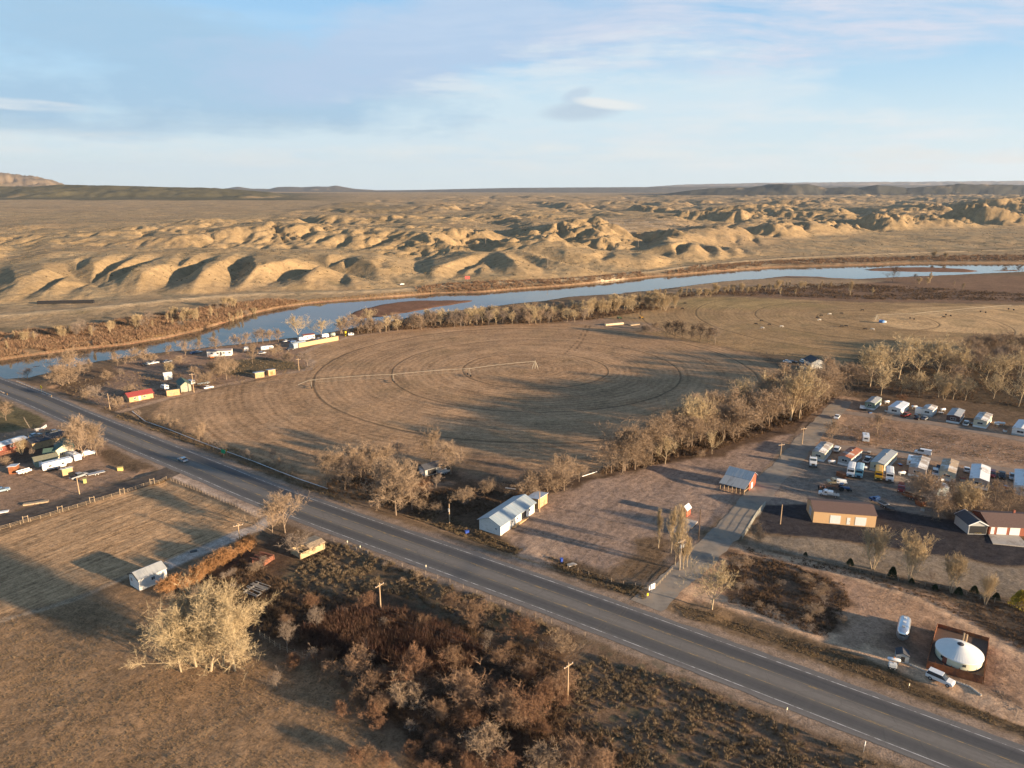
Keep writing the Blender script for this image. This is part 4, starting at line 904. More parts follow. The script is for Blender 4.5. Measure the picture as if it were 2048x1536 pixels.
TH = [(634, 1262, 1213, 'greytree'), (575, 1300, 1237, 'greytree', .8), (628, 1326, 1287, 'greytree'), (715, 1352, 1294, 'shrub', 1.2), (833, 1370, 1292, 'elm', 1.05), (904, 1334, 1288, 'shrub', .9), (740, 1392, 1340, 'shrub', 1.1), (817, 1412, 1355, 'shrub', 1.2), (932, 1412, 1338, 'shrub', 1.15),
      (1015, 1450, 1380, 'shrub', 1.1), (1050, 1448, 1378, 'shrub', 1.1), (947, 1254, 1198, 'shrub', 1.1), (901, 1210, 1178, 'shrub', 1.2), (1043, 1278, 1226, 'shrub', 1.1), (1124, 1300, 1254, 'shrub', 1.1), (1000, 1332, 1294, 'shrub', 1.2), (981, 1287, 1257, 'greytree'), (1056, 1352, 1318, 'shrub', 1.4), (1105, 1398, 1352, 'shrub', 1.1),
      (1090, 1410, 1360, 'redshrub'), (737, 1216, 1182, 'redshrub'), (975, 1514, 1446, 'shrub', 1.1), (746, 1446, 1402, 'shrub', .9), (715, 1526, 1492, 'redshrub', 1.2), (823, 1510, 1482, 'redshrub', 1.2), (891, 1510, 1474, 'shrub', 1.1), (820, 1470, 1434, 'greytree', .8), (715, 1406, 1374, 'shrub', 1.), (1087, 1545, 1492, 'shrub', 1.2), (1149, 1530, 1478, 'shrub', 1.2),
      (590, 1334, 1310, 'redshrub', 1.1), (554, 1376, 1336, 'greytree', 1.3), (940, 1450, 1405, 'redshrub', 1.2), (880, 1440, 1395, 'shrub', 1.), (1000, 1400, 1360, 'redshrub', 1.1), (780, 1375, 1335, 'redshrub', 1.1), (690, 1285, 1262, 'redshrub', 1.2), (1010, 1545, 1500, 'redshrub', 1.2), (930, 1550, 1505, 'redshrub', 1.), (1200, 1550, 1500, 'shrub', 1.3), (860, 1545, 1515, 'redshrub', 1.2), (770, 1530, 1505, 'redshrub', 1.)]
TH = [(q[0], q[1], q[1] - (q[1] - q[2]) * .82, ({0: 'brownshrub', 1: 'redshrub', 2: 'brownshrub'}[i_ % 3] if q[3] in ('shrub', 'elm') and i_ % 7 else q[3]), *q[4:]) for i_, q in enumerate(TH)]
trees(TH, 'in the dark thicket below the highway', 'shrubs of the thicket below the highway')
row([(620, 1300), (700, 1370), (800, 1440), (860, 1500), (1000, 1480), (1100, 1440), (1150, 1380)], 26, (1.8, 3.6), ['redshrub', 'brownshrub'], 'in the low scrub of the thicket', 'shrubs of the thicket below the highway', 3.5, (1., 1.4), 21)
row([(600, 1210), (700, 1240), (850, 1250), (950, 1300), (1080, 1310)], 22, (1.2, 2.8), ['redshrub', 'brownshrub', 'greytree'], 'in the upper thicket near the highway', 'shrubs of the thicket below the highway', 3.5, (1., 1.4), 22)
row([(700, 1100), (800, 1150), (950, 1210), (1100, 1260)], 16, (.9, 1.7), ['shrub', 'greytree'], 'on the sagebrush slope under the highway', 'small shrubs on the sagebrush slope', 3., (1., 1.4), 23)
row([(332, 1192), (365, 1176), (400, 1158), (430, 1138), (462, 1118), (505, 1092)], 20, (2.2, 3.8), ['willow'], 'in the hedge beside the white barn', 'orange willows in a ragged hedge', .8, (1.1, 1.5), 9)
row([(345, 1205), (380, 1200), (420, 1180), (470, 1150), (540, 1140)], 12, (1.4, 2.6), ['greytree', 'shrub'], 'below the orange willow hedge', 'scrub below the willow hedge', 2, (1.1, 1.5), 10)
row([(1462, 1120), (1560, 1150), (1660, 1190), (1640, 1240), (1530, 1215), (1460, 1180)], 22, (1.0, 2.6), ['shrub', 'greytree', 'greytree'], 'in the overgrown lot by the junction', 'scrub in the overgrown lot', 3, (1.2, 1.6), 24)
trees([(158, 902, 838, 'elm', 1.), (168, 914, 850, 'elm', .9), (193, 906, 852, 'elm', .85), (182, 895, 846, 'elm', .9), (112, 850, 823, 'shrub', 1.1), (12, 840, 806, 'elm', 1.), (43, 908, 880, 'vase', 1.2), (86, 887, 868, 'shrub'), (12, 927, 913, 'shrub'), (66, 915, 898, 'greytree', .8), (-20, 850, 815, 'elm')], 'at the farmstead left of the highway', 'trees of the left farmstead')
trees([(55, 759, 736, 'darktree', 1.2), (138, 766, 706, 'elm', 1.1), (110, 752, 731, 'elm', 1.), (125, 770, 735, 'shrub', 1.2), (178, 739, 720, 'elm'), (160, 745, 725, 'elm'), (235, 731, 708, 'elm'), (252, 729, 712, 'elm'), (272, 727, 697, 'elm', 1.1), (288, 726, 702, 'elm'), (306, 724, 706, 'shrub'), (338, 712, 691, 'elm'), (371, 710, 686, 'elm'), (398, 703, 682, 'elm'),
       (172, 797, 780, 'shrub'), (196, 808, 770, 'greytree'), (235, 816, 794, 'shrub'), (258, 787, 770, 'shrub', 1.2), (341, 752, 727, 'vase', 1.2), (392, 758, 735, 'elm'), (434, 701, 674, 'elm', 1.1), (470, 691, 671, 'elm'), (492, 691, 668, 'elm'), (480, 692, 676, 'elm'), (514, 688, 662, 'greytree'), (526, 686, 660, 'elm'), (540, 685, 662, 'elm'), (557, 684, 660, 'elm', 1.1),
       (597, 677, 635, 'cottonwood', 1.1), (642, 672, 643, 'cottonwood', 1.3), (684, 666, 637, 'cottonwood', 1.1), (709, 661, 630, 'greytree', 1.1), (734, 656, 622, 'cottonwood', 1.1), (505, 726, 690, 'elm', .9), (453, 759, 716, 'elm', .9), (440, 750, 722, 'shrub', 1.3), (425, 745, 724, 'shrub', 1.2), (470, 745, 722, 'elm'), (559, 709, 689, 'elm', 1.1), (546, 712, 694, 'shrub'), (615, 731, 704, 'greytree', 1.1),
       (576, 724, 705, 'shrub'), (215, 758, 740, 'shrub'), (240, 752, 736, 'greytree'), (410, 770, 745, 'shrub', 1.2), (358, 728, 712, 'shrub', 1.3), (120, 745, 728, 'shrub')], 'in the riverside hamlet', 'trees of the riverside hamlet')
row([(285, 832), (330, 850), (380, 870), (430, 893), (480, 912), (550, 935), (600, 955)], 17, (2.5, 6), ['greytree', 'elm'], 'along the white pipe beside the highway', 'young trees along the white pipe', 1.2, (.9, 1.2), 11)
row([(690, 664), (760, 664), (830, 656), (900, 651), (1000, 647), (1100, 643), (1180, 637)], 62, (7, 10.5), ['elm', 'elm', 'cottonwood', 'greytree'], 'in the near row of the river woods', 'river woods along the round field', 4, (.9, 1.2), 12)
row([(840, 646), (900, 641), (1000, 634), (1100, 628), (1180, 624)], 44, (6, 8.5), ['elm', 'cottonwood', 'vase'], 'in the waterside river woods', 'river woods along the round field', 6, (.9, 1.1), 13)
row([(1180, 630), (1230, 622), (1280, 617), (1318, 612)], 34, (8, 12), ['poplar', 'vase', 'cottonwood'], 'in the river bend stand', 'golden stand at the river bend', 7, (1., 1.4), 14)
row([(1290, 598), (1400, 589), (1480, 583), (1540, 580), (1640, 574)], 46, (4, 8), ['poplar', 'vase'], 'along the sand bar shore', 'pale saplings along the sand bar shore', 7, (1., 1.5), 15)
trees([(1333, 673, 643, 'darktree'), (1350, 676, 643, 'darktree'), (1365, 677, 645, 'darktree'), (1382, 680, 650, 'darktree'), (1400, 684, 648, 'darktree', 1.1), (1430, 686, 656, 'greytree', 1.2), (1290, 667, 650, 'shrub', 1.2), (1345, 668, 648, 'darktree'), (1415, 686, 655, 'darktree'), (1310, 660, 645, 'shrub')], 'between the two round fields', 'dark clump between the round fields')
trees([(1700, 591, 562, 'poplar', 1.8), (1745, 590, 575, 'poplar', 1.6), (1785, 564, 534, 'darktree', .9), (2036, 548, 530, 'darktree', 1.2), (1860, 566, 545, 'poplar', 1.2), (1838, 568, 555, 'vase', 1.5), (1855, 568, 556, 'vase', 1.5), (1925, 580, 566, 'poplar', 1.5), (1908, 572, 562, 'poplar'), (1560, 590, 576, 'poplar', 2.), (1590, 590, 577, 'poplar', 2.), (1866, 520, 507, 'vase', 1.4), (1890, 521, 508, 'vase', 1.3), (2015, 522, 510, 'elm', 1.4), (1830, 564, 548, 'greytree')], 'on the far river flats', 'scattered trees on the river flats')
row([(30, 692), (130, 680), (220, 668), (300, 658), (380, 648), (450, 634), (490, 622)], 52, (4, 9), ['poplar', 'vase', 'poplar', 'greytree'], 'on the brushy far bank', 'pale saplings on the brushy far bank', 8, (1., 1.4), 17)
# ------------------------------------------------------------------ conifers and the yellow bush
def conifer(x, y, h, label, grp, colr=None, wide=.32):
    m = mat('juniper needles', (.045, .06, .03), .9, var=.3, scale=3, spec=.1); t = thing('conifer_shrub', label, 'shrub', (x, y, zat(x, y)), rnd.random() * 6, grp)
    MB().tube([(0, 0, -.3), (0, 0, h * .5)], [h * .05, h * .02], 6).build('trunk', B['elmt'], t)
    rs = np.random.RandomState(int(abs(x) * 10)); n = 1500; a = rs.rand(n) * 6.283; q = rs.rand(n) ** .7; zc = h * (.08 + .92 * q); rr = h * wide * (1 - q) ** .7 * (.55 + .5 * rs.rand(n)) + .05
    P = np.stack([rr * np.cos(a), rr * np.sin(a), zc], 1); D = np.stack([np.cos(a), np.sin(a), .3 + rs.rand(n) * .6], 1) + rs.normal(size=(n, 3)) * .35
    V = tri_twigs(P, D, np.full(n, .13 * h), np.full(n, .07 * h), rs); link('crown', npmesh('crown', V, np.arange(3 * n).reshape(-1, 3)), colr or m, t)
for i, (u, v, vt) in enumerate([(1611, 1110, 1101), (1700, 1129, 1113), (1784, 1154, 1130), (1823, 1166, 1154), (1870, 1178, 1166), (1917, 1188, 1171), (1948, 1185, 1168), (1992, 1199, 1182)]):
    x, y = G(u, v); conifer(x, y, HM(u, v, vt) * .85, f'{ordn(i + 1)} dark green juniper from the left in the row below the yard', 'small dark junipers below the asphalt yard', wide=.46 if i != 2 else .34)
x, y = G(2040, 1214); conifer(x, y, 4.2, 'bright yellow bush at the edge of the gravel yard', None, mat('yellow spring twigs', (.38, .30, .05), .9, var=.3, scale=3, spec=.1), .55)
# ------------------------------------------------------------------ brush, grass and weeds that nobody could count
def in_poly(P, n, rs, dens=None):
    W_ = np.array(L(P)); x0, y0 = W_.min(0); x1, y1 = W_.max(0); X = np.zeros(0); Y = np.zeros(0)
    while len(X) < n:
        x = rs.uniform(x0, x1, n * 3); y = rs.uniform(y0, y1, n * 3); k = poly_sd(x, y, W_) < 0
        if dens: k &= fbm(x / dens, y / dens, 3, n % 50) > rs.uniform(-.45, .35, n * 3)
        X = np.concatenate([X, x[k]]); Y = np.concatenate([Y, y[k]])
    return X[:n], Y[:n]
def brush(name, label, P, n, size, K, m, seed=1, upk=.9, w=.10, dens=14, cat='brush', XY=None):
    rs = np.random.RandomState(seed)
    X, Y = XY if XY else in_poly(P, n, rs, dens)
    n = len(X); Z = land(X, Y); ok = Z > -1.0; X, Y, Z = X[ok], Y[ok], Z[ok]; n = len(X)
    S_ = rs.uniform(size[0], size[1], n); a = rs.rand(n, K) * 6.283; q = rs.rand(n, K) ** .5
    D = np.stack([np.cos(a) * q, np.sin(a) * q, upk * (.35 + rs.rand(n, K))], -1)
    off = np.stack([np.cos(a) * q * .3, np.sin(a) * q * .3, rs.rand(n, K) * .35], -1) * S_[:, None, None]
    Pp = np.stack([X, Y, Z - .03], -1)[:, None, :] + off
    V = tri_twigs(Pp.reshape(-1, 3), D.reshape(-1, 3), np.repeat(S_, K) * rs.uniform(.45, .9, n * K), np.repeat(S_, K) * w * rs.uniform(.6, 1.5, n * K), rs)
    o = link(name, npmesh(name, V, np.arange(len(V)).reshape(-1, 3)), m); tag(o, label, cat, kind='stuff'); return o
def veg(name, c, c2): 
    if name in MC: return MC[name]
    m, n, b = nt(name); pos = n.nodes.new('ShaderNodeNewGeometry').outputs['Position']
    cc = mixc(n, c, c2, ramp(n, noise(n, pos, .25, 4, .7), .35, .62)); k = noise(n, pos, 1.6, 2)
    cc = mixc(n, cc, tuple(q * .55 for q in c), ramp(n, k, .45, .75)); n.links.new(cc, b.inputs['Base Color']); b.inputs['Roughness'].default_value = 1; b.inputs['Specular IOR Level'].default_value = .05
    MC[name] = m; return m
sage = veg('sagebrush', (.23, .17, .105), (.16, .118, .075)); redb = veg('tamarisk', (.21, .12, .075), (.28, .19, .115)); drk = veg('dark dry scrub', (.10, .065, .042), (.17, .11, .065)); mrn = veg('maroon willow thicket', (.085, .045, .036), (.15, .09, .058)); wd = veg('dead weeds', (.25, .18, .10), (.13, .095, .06)); gldn = veg('golden reed', (.34, .23, .12), (.26, .17, .09))
hilb = veg('hill shrubs', (.13, .11, .065), (.19, .15, .09))
brush('river_brush', 'dense reddish brown tamarisk brush on the far left river bank', [(-120, 727), (0, 716), (60, 708), (150, 696), (250, 686), (330, 673), (400, 658), (450, 642), (500, 626), (560, 612), (600, 605), (540, 604), (440, 618), (300, 640), (150, 662), (0, 676), (-120, 690)], 5200, (1.4, 3.4), 24, redb, 2, w=.11, dens=22)
brush('shore_brush', 'russet brush strip under the middle bluffs at the water', [(840, 588), (960, 582), (1030, 576), (1130, 569), (1200, 562), (1290, 553), (1280, 549), (1130, 563), (1000, 569), (900, 572), (830, 582)], 1300, (1.2, 2.6), 22, redb, 3, w=.11, dens=15)
brush('far_shore_brush', 'grey brown brush along the right far shore', [(1300, 552), (1450, 540), (1553, 532), (1707, 528), (1826, 524), (2120, 524), (2120, 514), (1900, 515), (1700, 520), (1550, 525), (1400, 536)], 2600, (1.4, 3.2), 18, redb, 4, w=.13, dens=22)
brush('bar_brush', 'low brown brush behind the sand bars on the near shore', [(1200, 604), (1330, 588), (1480, 575), (1560, 570), (1680, 567), (1790, 572), (2100, 590), (2100, 604), (1900, 600), (1700, 598), (1560, 592), (1400, 590), (1320, 604), (1200, 616)], 3400, (.9, 2.2), 16, drk, 5, w=.13, dens=22)
brush('river_undergrowth', 'dark undergrowth inside the river woods', [(700, 668), (830, 658), (1000, 649), (1180, 640), (1320, 618), (1310, 606), (1180, 612), (1000, 622), (840, 636), (720, 652)], 2400, (1., 2.4), 18, drk, 6, w=.12, dens=14)
brush('tree_line_undergrowth', 'dark undergrowth beneath the tree line by the round field', [(1200, 948), (1300, 930), (1420, 903), (1520, 870), (1600, 842), (1680, 790), (1650, 780), (1540, 825), (1420, 870), (1300, 900), (1205, 935)], 1500, (.8, 2.0), 18, drk, 7, w=.10, dens=10)
brush('hedge_undergrowth', 'dark weeds under the trees round the old garage', [(640, 975), (760, 1010), (860, 1035), (1000, 1020), (1040, 985), (940, 975), (830, 985), (760, 955), (680, 945)], 1500, (.35, 1.0), 16, drk, 8, w=.12, dens=8)
brush('thicket', 'maroon willow stems massed in the thicket below the highway', [(640, 1245), (700, 1222), (800, 1232), (900, 1262), (960, 1300), (930, 1350), (860, 1350), (780, 1330), (690, 1320), (620, 1300), (600, 1270)], 2600, (1.4, 2.8), 26, mrn, 9, 2.2, w=.04, dens=6)
brush('scrub', 'dark dry scrub spreading through the thicket', [(380, 1200), (480, 1120), (600, 1180), (760, 1210), (900, 1240), (1060, 1290), (1150, 1330), (1130, 1420), (1300, 1540), (900, 1550), (760, 1420), (640, 1310), (480, 1250)], 3400, (.5, 1.6), 26, drk, 10, 1.2, w=.05, dens=9)
brush('sagebrush', 'tan sagebrush dotted over the slope under the highway', [(600, 1125), (650, 1085), (720, 1095), (840, 1150), (980, 1200), (1120, 1262), (1060, 1285), (900, 1225), (780, 1185), (640, 1200), (560, 1180)], 750, (.45, 1.05), 34, sage, 11, .9, w=.13, dens=7)
brush('sagebrush', 'tan sagebrush covering the corner right of the power pole', [(1150, 1330), (1200, 1310), (1400, 1375), (1560, 1440), (1760, 1530), (1640, 1600), (1240, 1560), (1120, 1430)], 1500, (.4, .95), 34, sage, 12, .9, w=.12, dens=8)
brush('dry_grass', 'dead grass tussocks in the foreground meadow', [(-60, 1250), (200, 1200), (420, 1220), (560, 1300), (680, 1340), (760, 1540), (-200, 1600)], 9000, (.15, .38), 12, wd, 13, 1.2, w=.10, dens=12)
brush('roadside_weeds', 'dead weeds in the ditch on the far side of the highway', [(840, 1018), (900, 1030), (960, 1060), (1045, 1095), (1035, 1112), (960, 1085), (880, 1052), (790, 1020)], 1300, (.3, .8), 16, wd, 14, 1.3, w=.09, dens=8)
brush('roadside_weeds', 'dead weeds in the ditch below the bare lot', [(1090, 1105), (1200, 1145), (1300, 1180), (1290, 1200), (1180, 1165), (1090, 1128)], 800, (.3, .7), 16, wd, 15, 1.3, w=.09, dens=8)
brush('roadside_weeds', 'dead weeds beside the highway right of the junction', [(1345, 1205), (1480, 1240), (1700, 1305), (1900, 1385), (2100, 1465), (2100, 1492), (1700, 1340), (1500, 1268), (1370, 1235)], 2400, (.15, .5), 14, wd, 16, 1.3, w=.09, dens=8)
brush('roadside_weeds', 'dead weeds along the highway below the round field', [(225, 835), (330, 868), (500, 935), (640, 990), (720, 1020), (640, 968), (500, 905), (330, 845), (250, 825)], 2400, (.2, .7), 14, wd, 17, 1.3, w=.09, dens=8)
brush('weeds', 'dry weeds and scrub in the overgrown lot by the junction', [(1462, 1105), (1560, 1120), (1690, 1168), (1700, 1205), (1655, 1275), (1560, 1242), (1460, 1205), (1440, 1160)], 1500, (.3, 1.), 22, drk, 18, 1.1, w=.08, dens=7)
brush('weeds', 'patchy dry weeds between the mobile home rows', [(1690, 845), (1900, 868), (2100, 902), (2100, 935), (1900, 908), (1640, 882), (1660, 850)], 1600, (.2, .6), 12, wd, 19, 1.2, w=.12, dens=12)
brush('grove_undergrowth', 'dark undergrowth in the grove behind the mobile homes', [(1700, 790), (1720, 740), (1860, 730), (2100, 720), (2100, 820), (1900, 800)], 1500, (.5, 1.5), 16, drk, 20, 1.1, w=.10, dens=16)
brush('weeds', 'dry weeds edging the hamlet and the round field', [(100, 765), (250, 745), (420, 725), (600, 705), (640, 735), (430, 775), (300, 800), (230, 828), (160, 800)], 1800, (.2, .9), 12, wd, 25, 1.2, w=.12, dens=14)
brush('weeds', 'dry weeds in the yard below the stony track', [(1480, 1090), (1700, 1135), (1900, 1178), (2100, 1230), (2100, 1330), (1960, 1250), (1850, 1198), (1700, 1150), (1500, 1105)], 1500, (.2, .7), 14, drk, 26, 1.2, w=.10, dens=9)
# golden grass on the cut bank of the far shore
rs = np.random.RandomState(31); A_ = np.interp(rs.rand(2600), [0, .5, 1], [(250 - 1024) / 1411., (640 - 1024) / 1411., (1300 - 1024) / 1411.]); Yb = np.interp(A_, FB_A, FB_Y) + rs.uniform(1.5, 6, 2600)
brush('bank_grass', 'golden dry grass edging the far river bank', None, 0, (.5, 1.2), 8, gldn, 32, 1.2, w=.2, XY=(A_ * Yb, Yb), cat='grass')
# shrubs dotted over the bluffs and the plain behind
rs = np.random.RandomState(33); n_ = 16000; Y_ = 660 * (3.2 ** rs.rand(n_)); A_ = rs.uniform(-.95, .95, n_); ok = (Y_ > np.interp(A_, FB_A, FB_Y) + 12)
X_ = A_ * Y_; ok &= fbm(X_ / 45, Y_ / 45, 3, 91) > rs.uniform(-.35, .4, n_)
brush('hill_shrubs', 'dark shrubs dotted over the bluffs beyond the river', None, 0, (.7, 1.8), 9, hilb, 34, .9, w=.30, XY=(X_[ok], Y_[ok]), cat='shrubs')
# ------------------------------------------------------------------ paints
WH = mat('white siding', (.66, .65, .60), .7, var=.08, scale=.8, wear=((.45, .43, .38), .2), streak=(1, 1, 5)); CR = mat('cream siding', (.56, .50, .36), .75, var=.1, wear=((.40, .34, .25), .2), streak=(1, 1, 5))
GRY = mat('grey siding', (.36, .36, .34), .75, var=.12, streak=(1, 1, 5)); PK = mat('faded pink tan siding', (.43, .32, .25), .8, var=.12, wear=((.34, .26, .2), .3)); GRN = mat('faded green siding', (.20, .26, .20), .8)
TAN = mat('tan metal siding', (.56, .36, .185), .65, var=.07, scale=2, streak=(6, 6, .4)); RED = mat('barn red boards', (.42, .085, .045), .8, var=.2, scale=2, streak=(5, 5, .5)); DRED = mat('dark red siding', (.22, .07, .045), .8)
WOOD = mat('tan plywood', (.44, .29, .15), .85, var=.2, scale=1.2, wear=((.3, .2, .12), .3)); OLDW = mat('weathered logs', (.34, .26, .17), .9, var=.35, scale=1.5, streak=(.6, .6, 6)); RLOG = mat('red brown logs', (.24, .10, .06), .9, var=.3, scale=2); GLOG = mat('grey logs', (.30, .27, .23), .9, var=.3, scale=2)
RG = mat('grey metal roof', (.36, .37, .36), .5, .2, var=.1, scale=.5, wear=((.25, .25, .24), .2), streak=(4, .5, 1)); RB = mat('blue grey metal roof', (.33, .39, .42), .45, .3, var=.14, scale=.6, wear=((.44, .45, .43), .3), streak=(4, .4, 1))
RW = mat('white metal roof', (.66, .67, .66), .5, var=.1, scale=.5, wear=((.45, .42, .38), .25)); RP = mat('patched white roof', (.60, .60, .58), .6, var=.12, scale=.7, wear=((.32, .27, .22), .75)); RR = mat('rusty trailer roof', (.50, .46, .41), .7, var=.15, scale=.7, wear=((.33, .12, .06), 1.1))
RBR = mat('brown shingles', (.145, .092, .075), .9, var=.15, scale=3); RDK = mat('dark shingles', (.060, .062, .070), .85, var=.2, scale=3); RGN = mat('dark green roof', (.07, .115, .09), .7, var=.15); RRD = mat('red metal roof', (.30, .06, .05), .5, var=.12); ROL = mat('olive grey roof', (.20, .19, .13), .8)
DK = mat('opening shade and black parts', (.018, .018, .02), .8); TRW = mat('white trim', (.72, .71, .68), .6, var=.05); TRD = mat('dark trim', (.05, .045, .04), .6); CONC = mat('pale concrete', (.40, .36, .31), .9, var=.12, scale=.5, wear=((.28, .24, .2), .4)); BRK = mat('red brick', (.30, .10, .06), .85, var=.2, scale=4)  # DK: painted shade inside openings, also plain black parts
STEEL = mat('galvanised steel', (.46, .46, .45), .45, .6, var=.1); POLEW = mat('tan pole timber', (.40, .28, .17), .9, var=.2, scale=2, streak=(3, 3, .3)); RUST = mat('rusty steel', (.27, .10, .04), .8, var=.35, scale=1.2, wear=((.14, .06, .035), .5)); ALU = mat('polished aluminium', (.66, .68, .70), .28, .85, var=.06)
FENW = mat('grey fence wood', (.33, .26, .19), .9, var=.3, scale=2); PIPE = mat('white irrigation pipe', (.70, .69, .66), .5); PVT = mat('galvanised pivot steel', (.36, .32, .25), .6, .2)
def glass_m():
    m, n, b = nt('window glass'); b.inputs['Base Color'].default_value = (.03, .035, .045, 1); b.inputs['Roughness'].default_value = .08; b.inputs['Specular IOR Level'].default_value = .8
    n.links.new(mixc(n, (.02, .025, .03), (.05, .055, .06), noise(n, n.nodes.new('ShaderNodeTexCoord').outputs['Object'], .8, 2)), b.inputs['Base Color']); return m
GL = glass_m(); RUB = mat('tyre rubber', (.022, .022, .022), .85)
_paint = {}
def paintm(name, c, rough=.32, metal=.15):
    return mat('car paint ' + name, c, rough, metal, var=.06, scale=2, spec=.5, wear=(tuple(q * .7 for q in c), .1))
# ------------------------------------------------------------------ buildings
def frame(p0, p1):
    a = GV(*p0); b = GV(*p1); d = b - a; return a, d.length, math.atan2(d.y, d.x)
def building(name, label, cat, p0, p1, W_, wh, rise, wall, roof, feats=(), ridge='x', oh=.3, group=None, Lm=None, style='gable', skirt=None, trim=None, zb=0., extra=None, chimney=None):
    """origin p0, x axis towards p1, depth W_ to the left of it; feats: (side, kind, pos, z, w, h, mat)"""
    a, Ln, rz = frame(p0, p1); Ln = Lm or Ln
    t = thing(name, label, cat, (a.x, a.y, zb), rz, group)
    if style == 'flat': prof = [(0, -.3), (W_, -.3), (W_, wh), (0, wh + rise)]
    elif ridge == 'x': prof = [(0, -.3), (W_, -.3), (W_, wh), (W_ / 2, wh + rise), (0, wh)]
    else: prof = [(0, -.3), (Ln, -.3), (Ln, wh), (Ln / 2, wh + rise), (0, wh)]
    mb = MB()
    if style == 'flat' or ridge == 'x': mb.prism(prof, 0, Ln, 'x')
    else: mb.prism(prof, 0, W_, 'y')
    mb.build('wall', wall, t)
    r = MB(); th = .12
    if style == 'flat':
        r.prism([(-oh, wh + rise + .01 + oh * rise / W_), (W_ + oh, wh + .01 - oh * rise / W_), (W_ + oh, wh + th), (-oh, wh + rise + th + .02)], -oh, Ln + oh, 'x')
    elif style == 'arch':
        n = 8; S = W_ if ridge == 'x' else Ln; up = [(S / 2 - (S / 2 + oh) * math.cos(math.pi * k / n), wh + .01 + (rise + .15) * math.sin(math.pi * k / n)) for k in range(n + 1)]
        r.prism(up, -.15, (Ln if ridge == 'x' else W_) + .15, 'x' if ridge == 'x' else 'y')
    else:
        S = W_ if ridge == 'x' else Ln; E = Ln if ridge == 'x' else W_; k = rise / (S / 2); e = .012
        r.prism([(-oh, wh - oh * k + e), (S / 2, wh + rise + e), (S + oh, wh - oh * k + e), (S + oh, wh - oh * k + th), (S / 2, wh + rise + th + .03), (-oh, wh - oh * k + th)], -oh, E + oh, 'x' if ridge == 'x' else 'y')
    ro = r.build('roof', roof, t)
    if chimney:
        c = MB(); c.box(chimney[0] - .25, chimney[0] + .25, chimney[1] - .25, chimney[1] + .25, wh, wh + rise + .6); c.build('chimney', chimney[2] if len(chimney) > 2 else GRY, ro)
    if skirt: s = MB(); s.box(-.03, Ln + .03, -.03, W_ + .03, -.3, .5); s.build('skirting', skirt, t)
    if trim:
        s = MB(); S = W_ if ridge == 'x' else Ln; E = Ln if ridge == 'x' else W_; k = rise / (S / 2)
        for q in ((-oh - .03, -oh + .09), (E + oh - .09, E + oh + .03)):
            s.prism([(-oh - .03, wh - oh * k - .12), (S / 2, wh + rise - .12), (S + oh + .03, wh - oh * k - .12), (S + oh + .03, wh - oh * k + th + .02), (S / 2, wh + rise + th + .05), (-oh - .03, wh - oh * k + th + .02)], q[0], q[1], 'x' if ridge == 'x' else 'y')
        s.build('roof_trim', trim, t)
    for side, kind, pos, z, w, h, m in feats:
        def bx(q, x0, x1, z0, z1, d0, d1):
            if side == 'f': q.box(x0, x1, -d1, -d0, z0, z1)
            elif side == 'b': q.box(x0, x1, W_ + d0, W_ + d1, z0, z1)
            elif side == 'l': q.box(-d1, -d0, x0, x1, z0, z1)
            else: q.box(Ln + d0, Ln + d1, x0, x1, z0, z1)
            return q
        o = bx(MB(), pos, pos + w, z, z + h, .0, .05).build(kind, m, t)
        if kind == 'window':
            fm = MB(); g = .07
            for (x0, x1, z0, z1) in ((pos - g, pos + w + g, z - g, z), (pos - g, pos + w + g, z + h, z + h + g), (pos - g, pos, z, z + h), (pos + w, pos + w + g, z, z + h), (pos + w / 2 - .025, pos + w / 2 + .025, z, z + h)): bx(fm, x0, x1, z0, z1, .0, .08)
            fm.build('frame', TRW if wall not in (WH,) else TRD if name == 'x' else TRW, o)
        elif kind in ('door', 'garage_door') and w < 1.5:
            bx(MB(), pos + w * .8, pos + w * .9, z + h * .45, z + h * .52, .05, .1).build('handle', TRD, o)
    if extra: extra(t, Ln, W_, wh)
    return t
Wn, Dr, Gd = 'window', 'door', 'garage_door'
# near buildings
building('barn', 'white barn with grey roof beside the orange willow hedge', 'barn', (279.5, 1180), (335, 1156), 4.6, 2.7, 1.1, WH, RG, [('f', Wn, 3.0, 1.2, .8, .8, GL), ('l', Wn, 3.1, 1.2, .8, 1., GL), ('b', Dr, 1., 0, 1, 2.1, GRY)], oh=.25, trim=TRD)
def lb(t, Ln, W_, wh):
    mb = MB(); mb.box(Ln * .60, Ln * .74, -.06, .0, 0, 2.2); mb.build('porch_shade_panel', DK, t)  # near-black box paints the shade of the recessed porch
    mb = MB(); mb.box(Ln * .3, Ln * .75, -.9, -.05, -.1, .25); mb.build('porch_step', WOOD, t)
building('long_house', 'long white building with blue grey metal roof below the tan shed', 'building', (1001, 1070), (1068.8, 1023), 7.2, 2.9, 1.5, WH, RB, [('f', Wn, 5.5, 1.3, .7, .6, GL), ('f', Wn, 8.2, 1.3, .7, .6, GL), ('f', Dr, 9.4, .25, .9, 2., TRW), ('f', Wn, 14.6, 1.3, .8, .6, GL), ('l', Wn, 1.2, 1.2, .5, .5, GL)], oh=.5, extra=lb)
building('garden_shed', 'tan wooden shed with a white flat roof behind the long white building', 'shed', (1076.6, 1016.6), (1094.5, 1004.7), 4.0, 2.5, .5, WOOD, RW, [('f', Dr, 1.5, 0, .9, 2, OLDW)], style='flat', oh=.25)
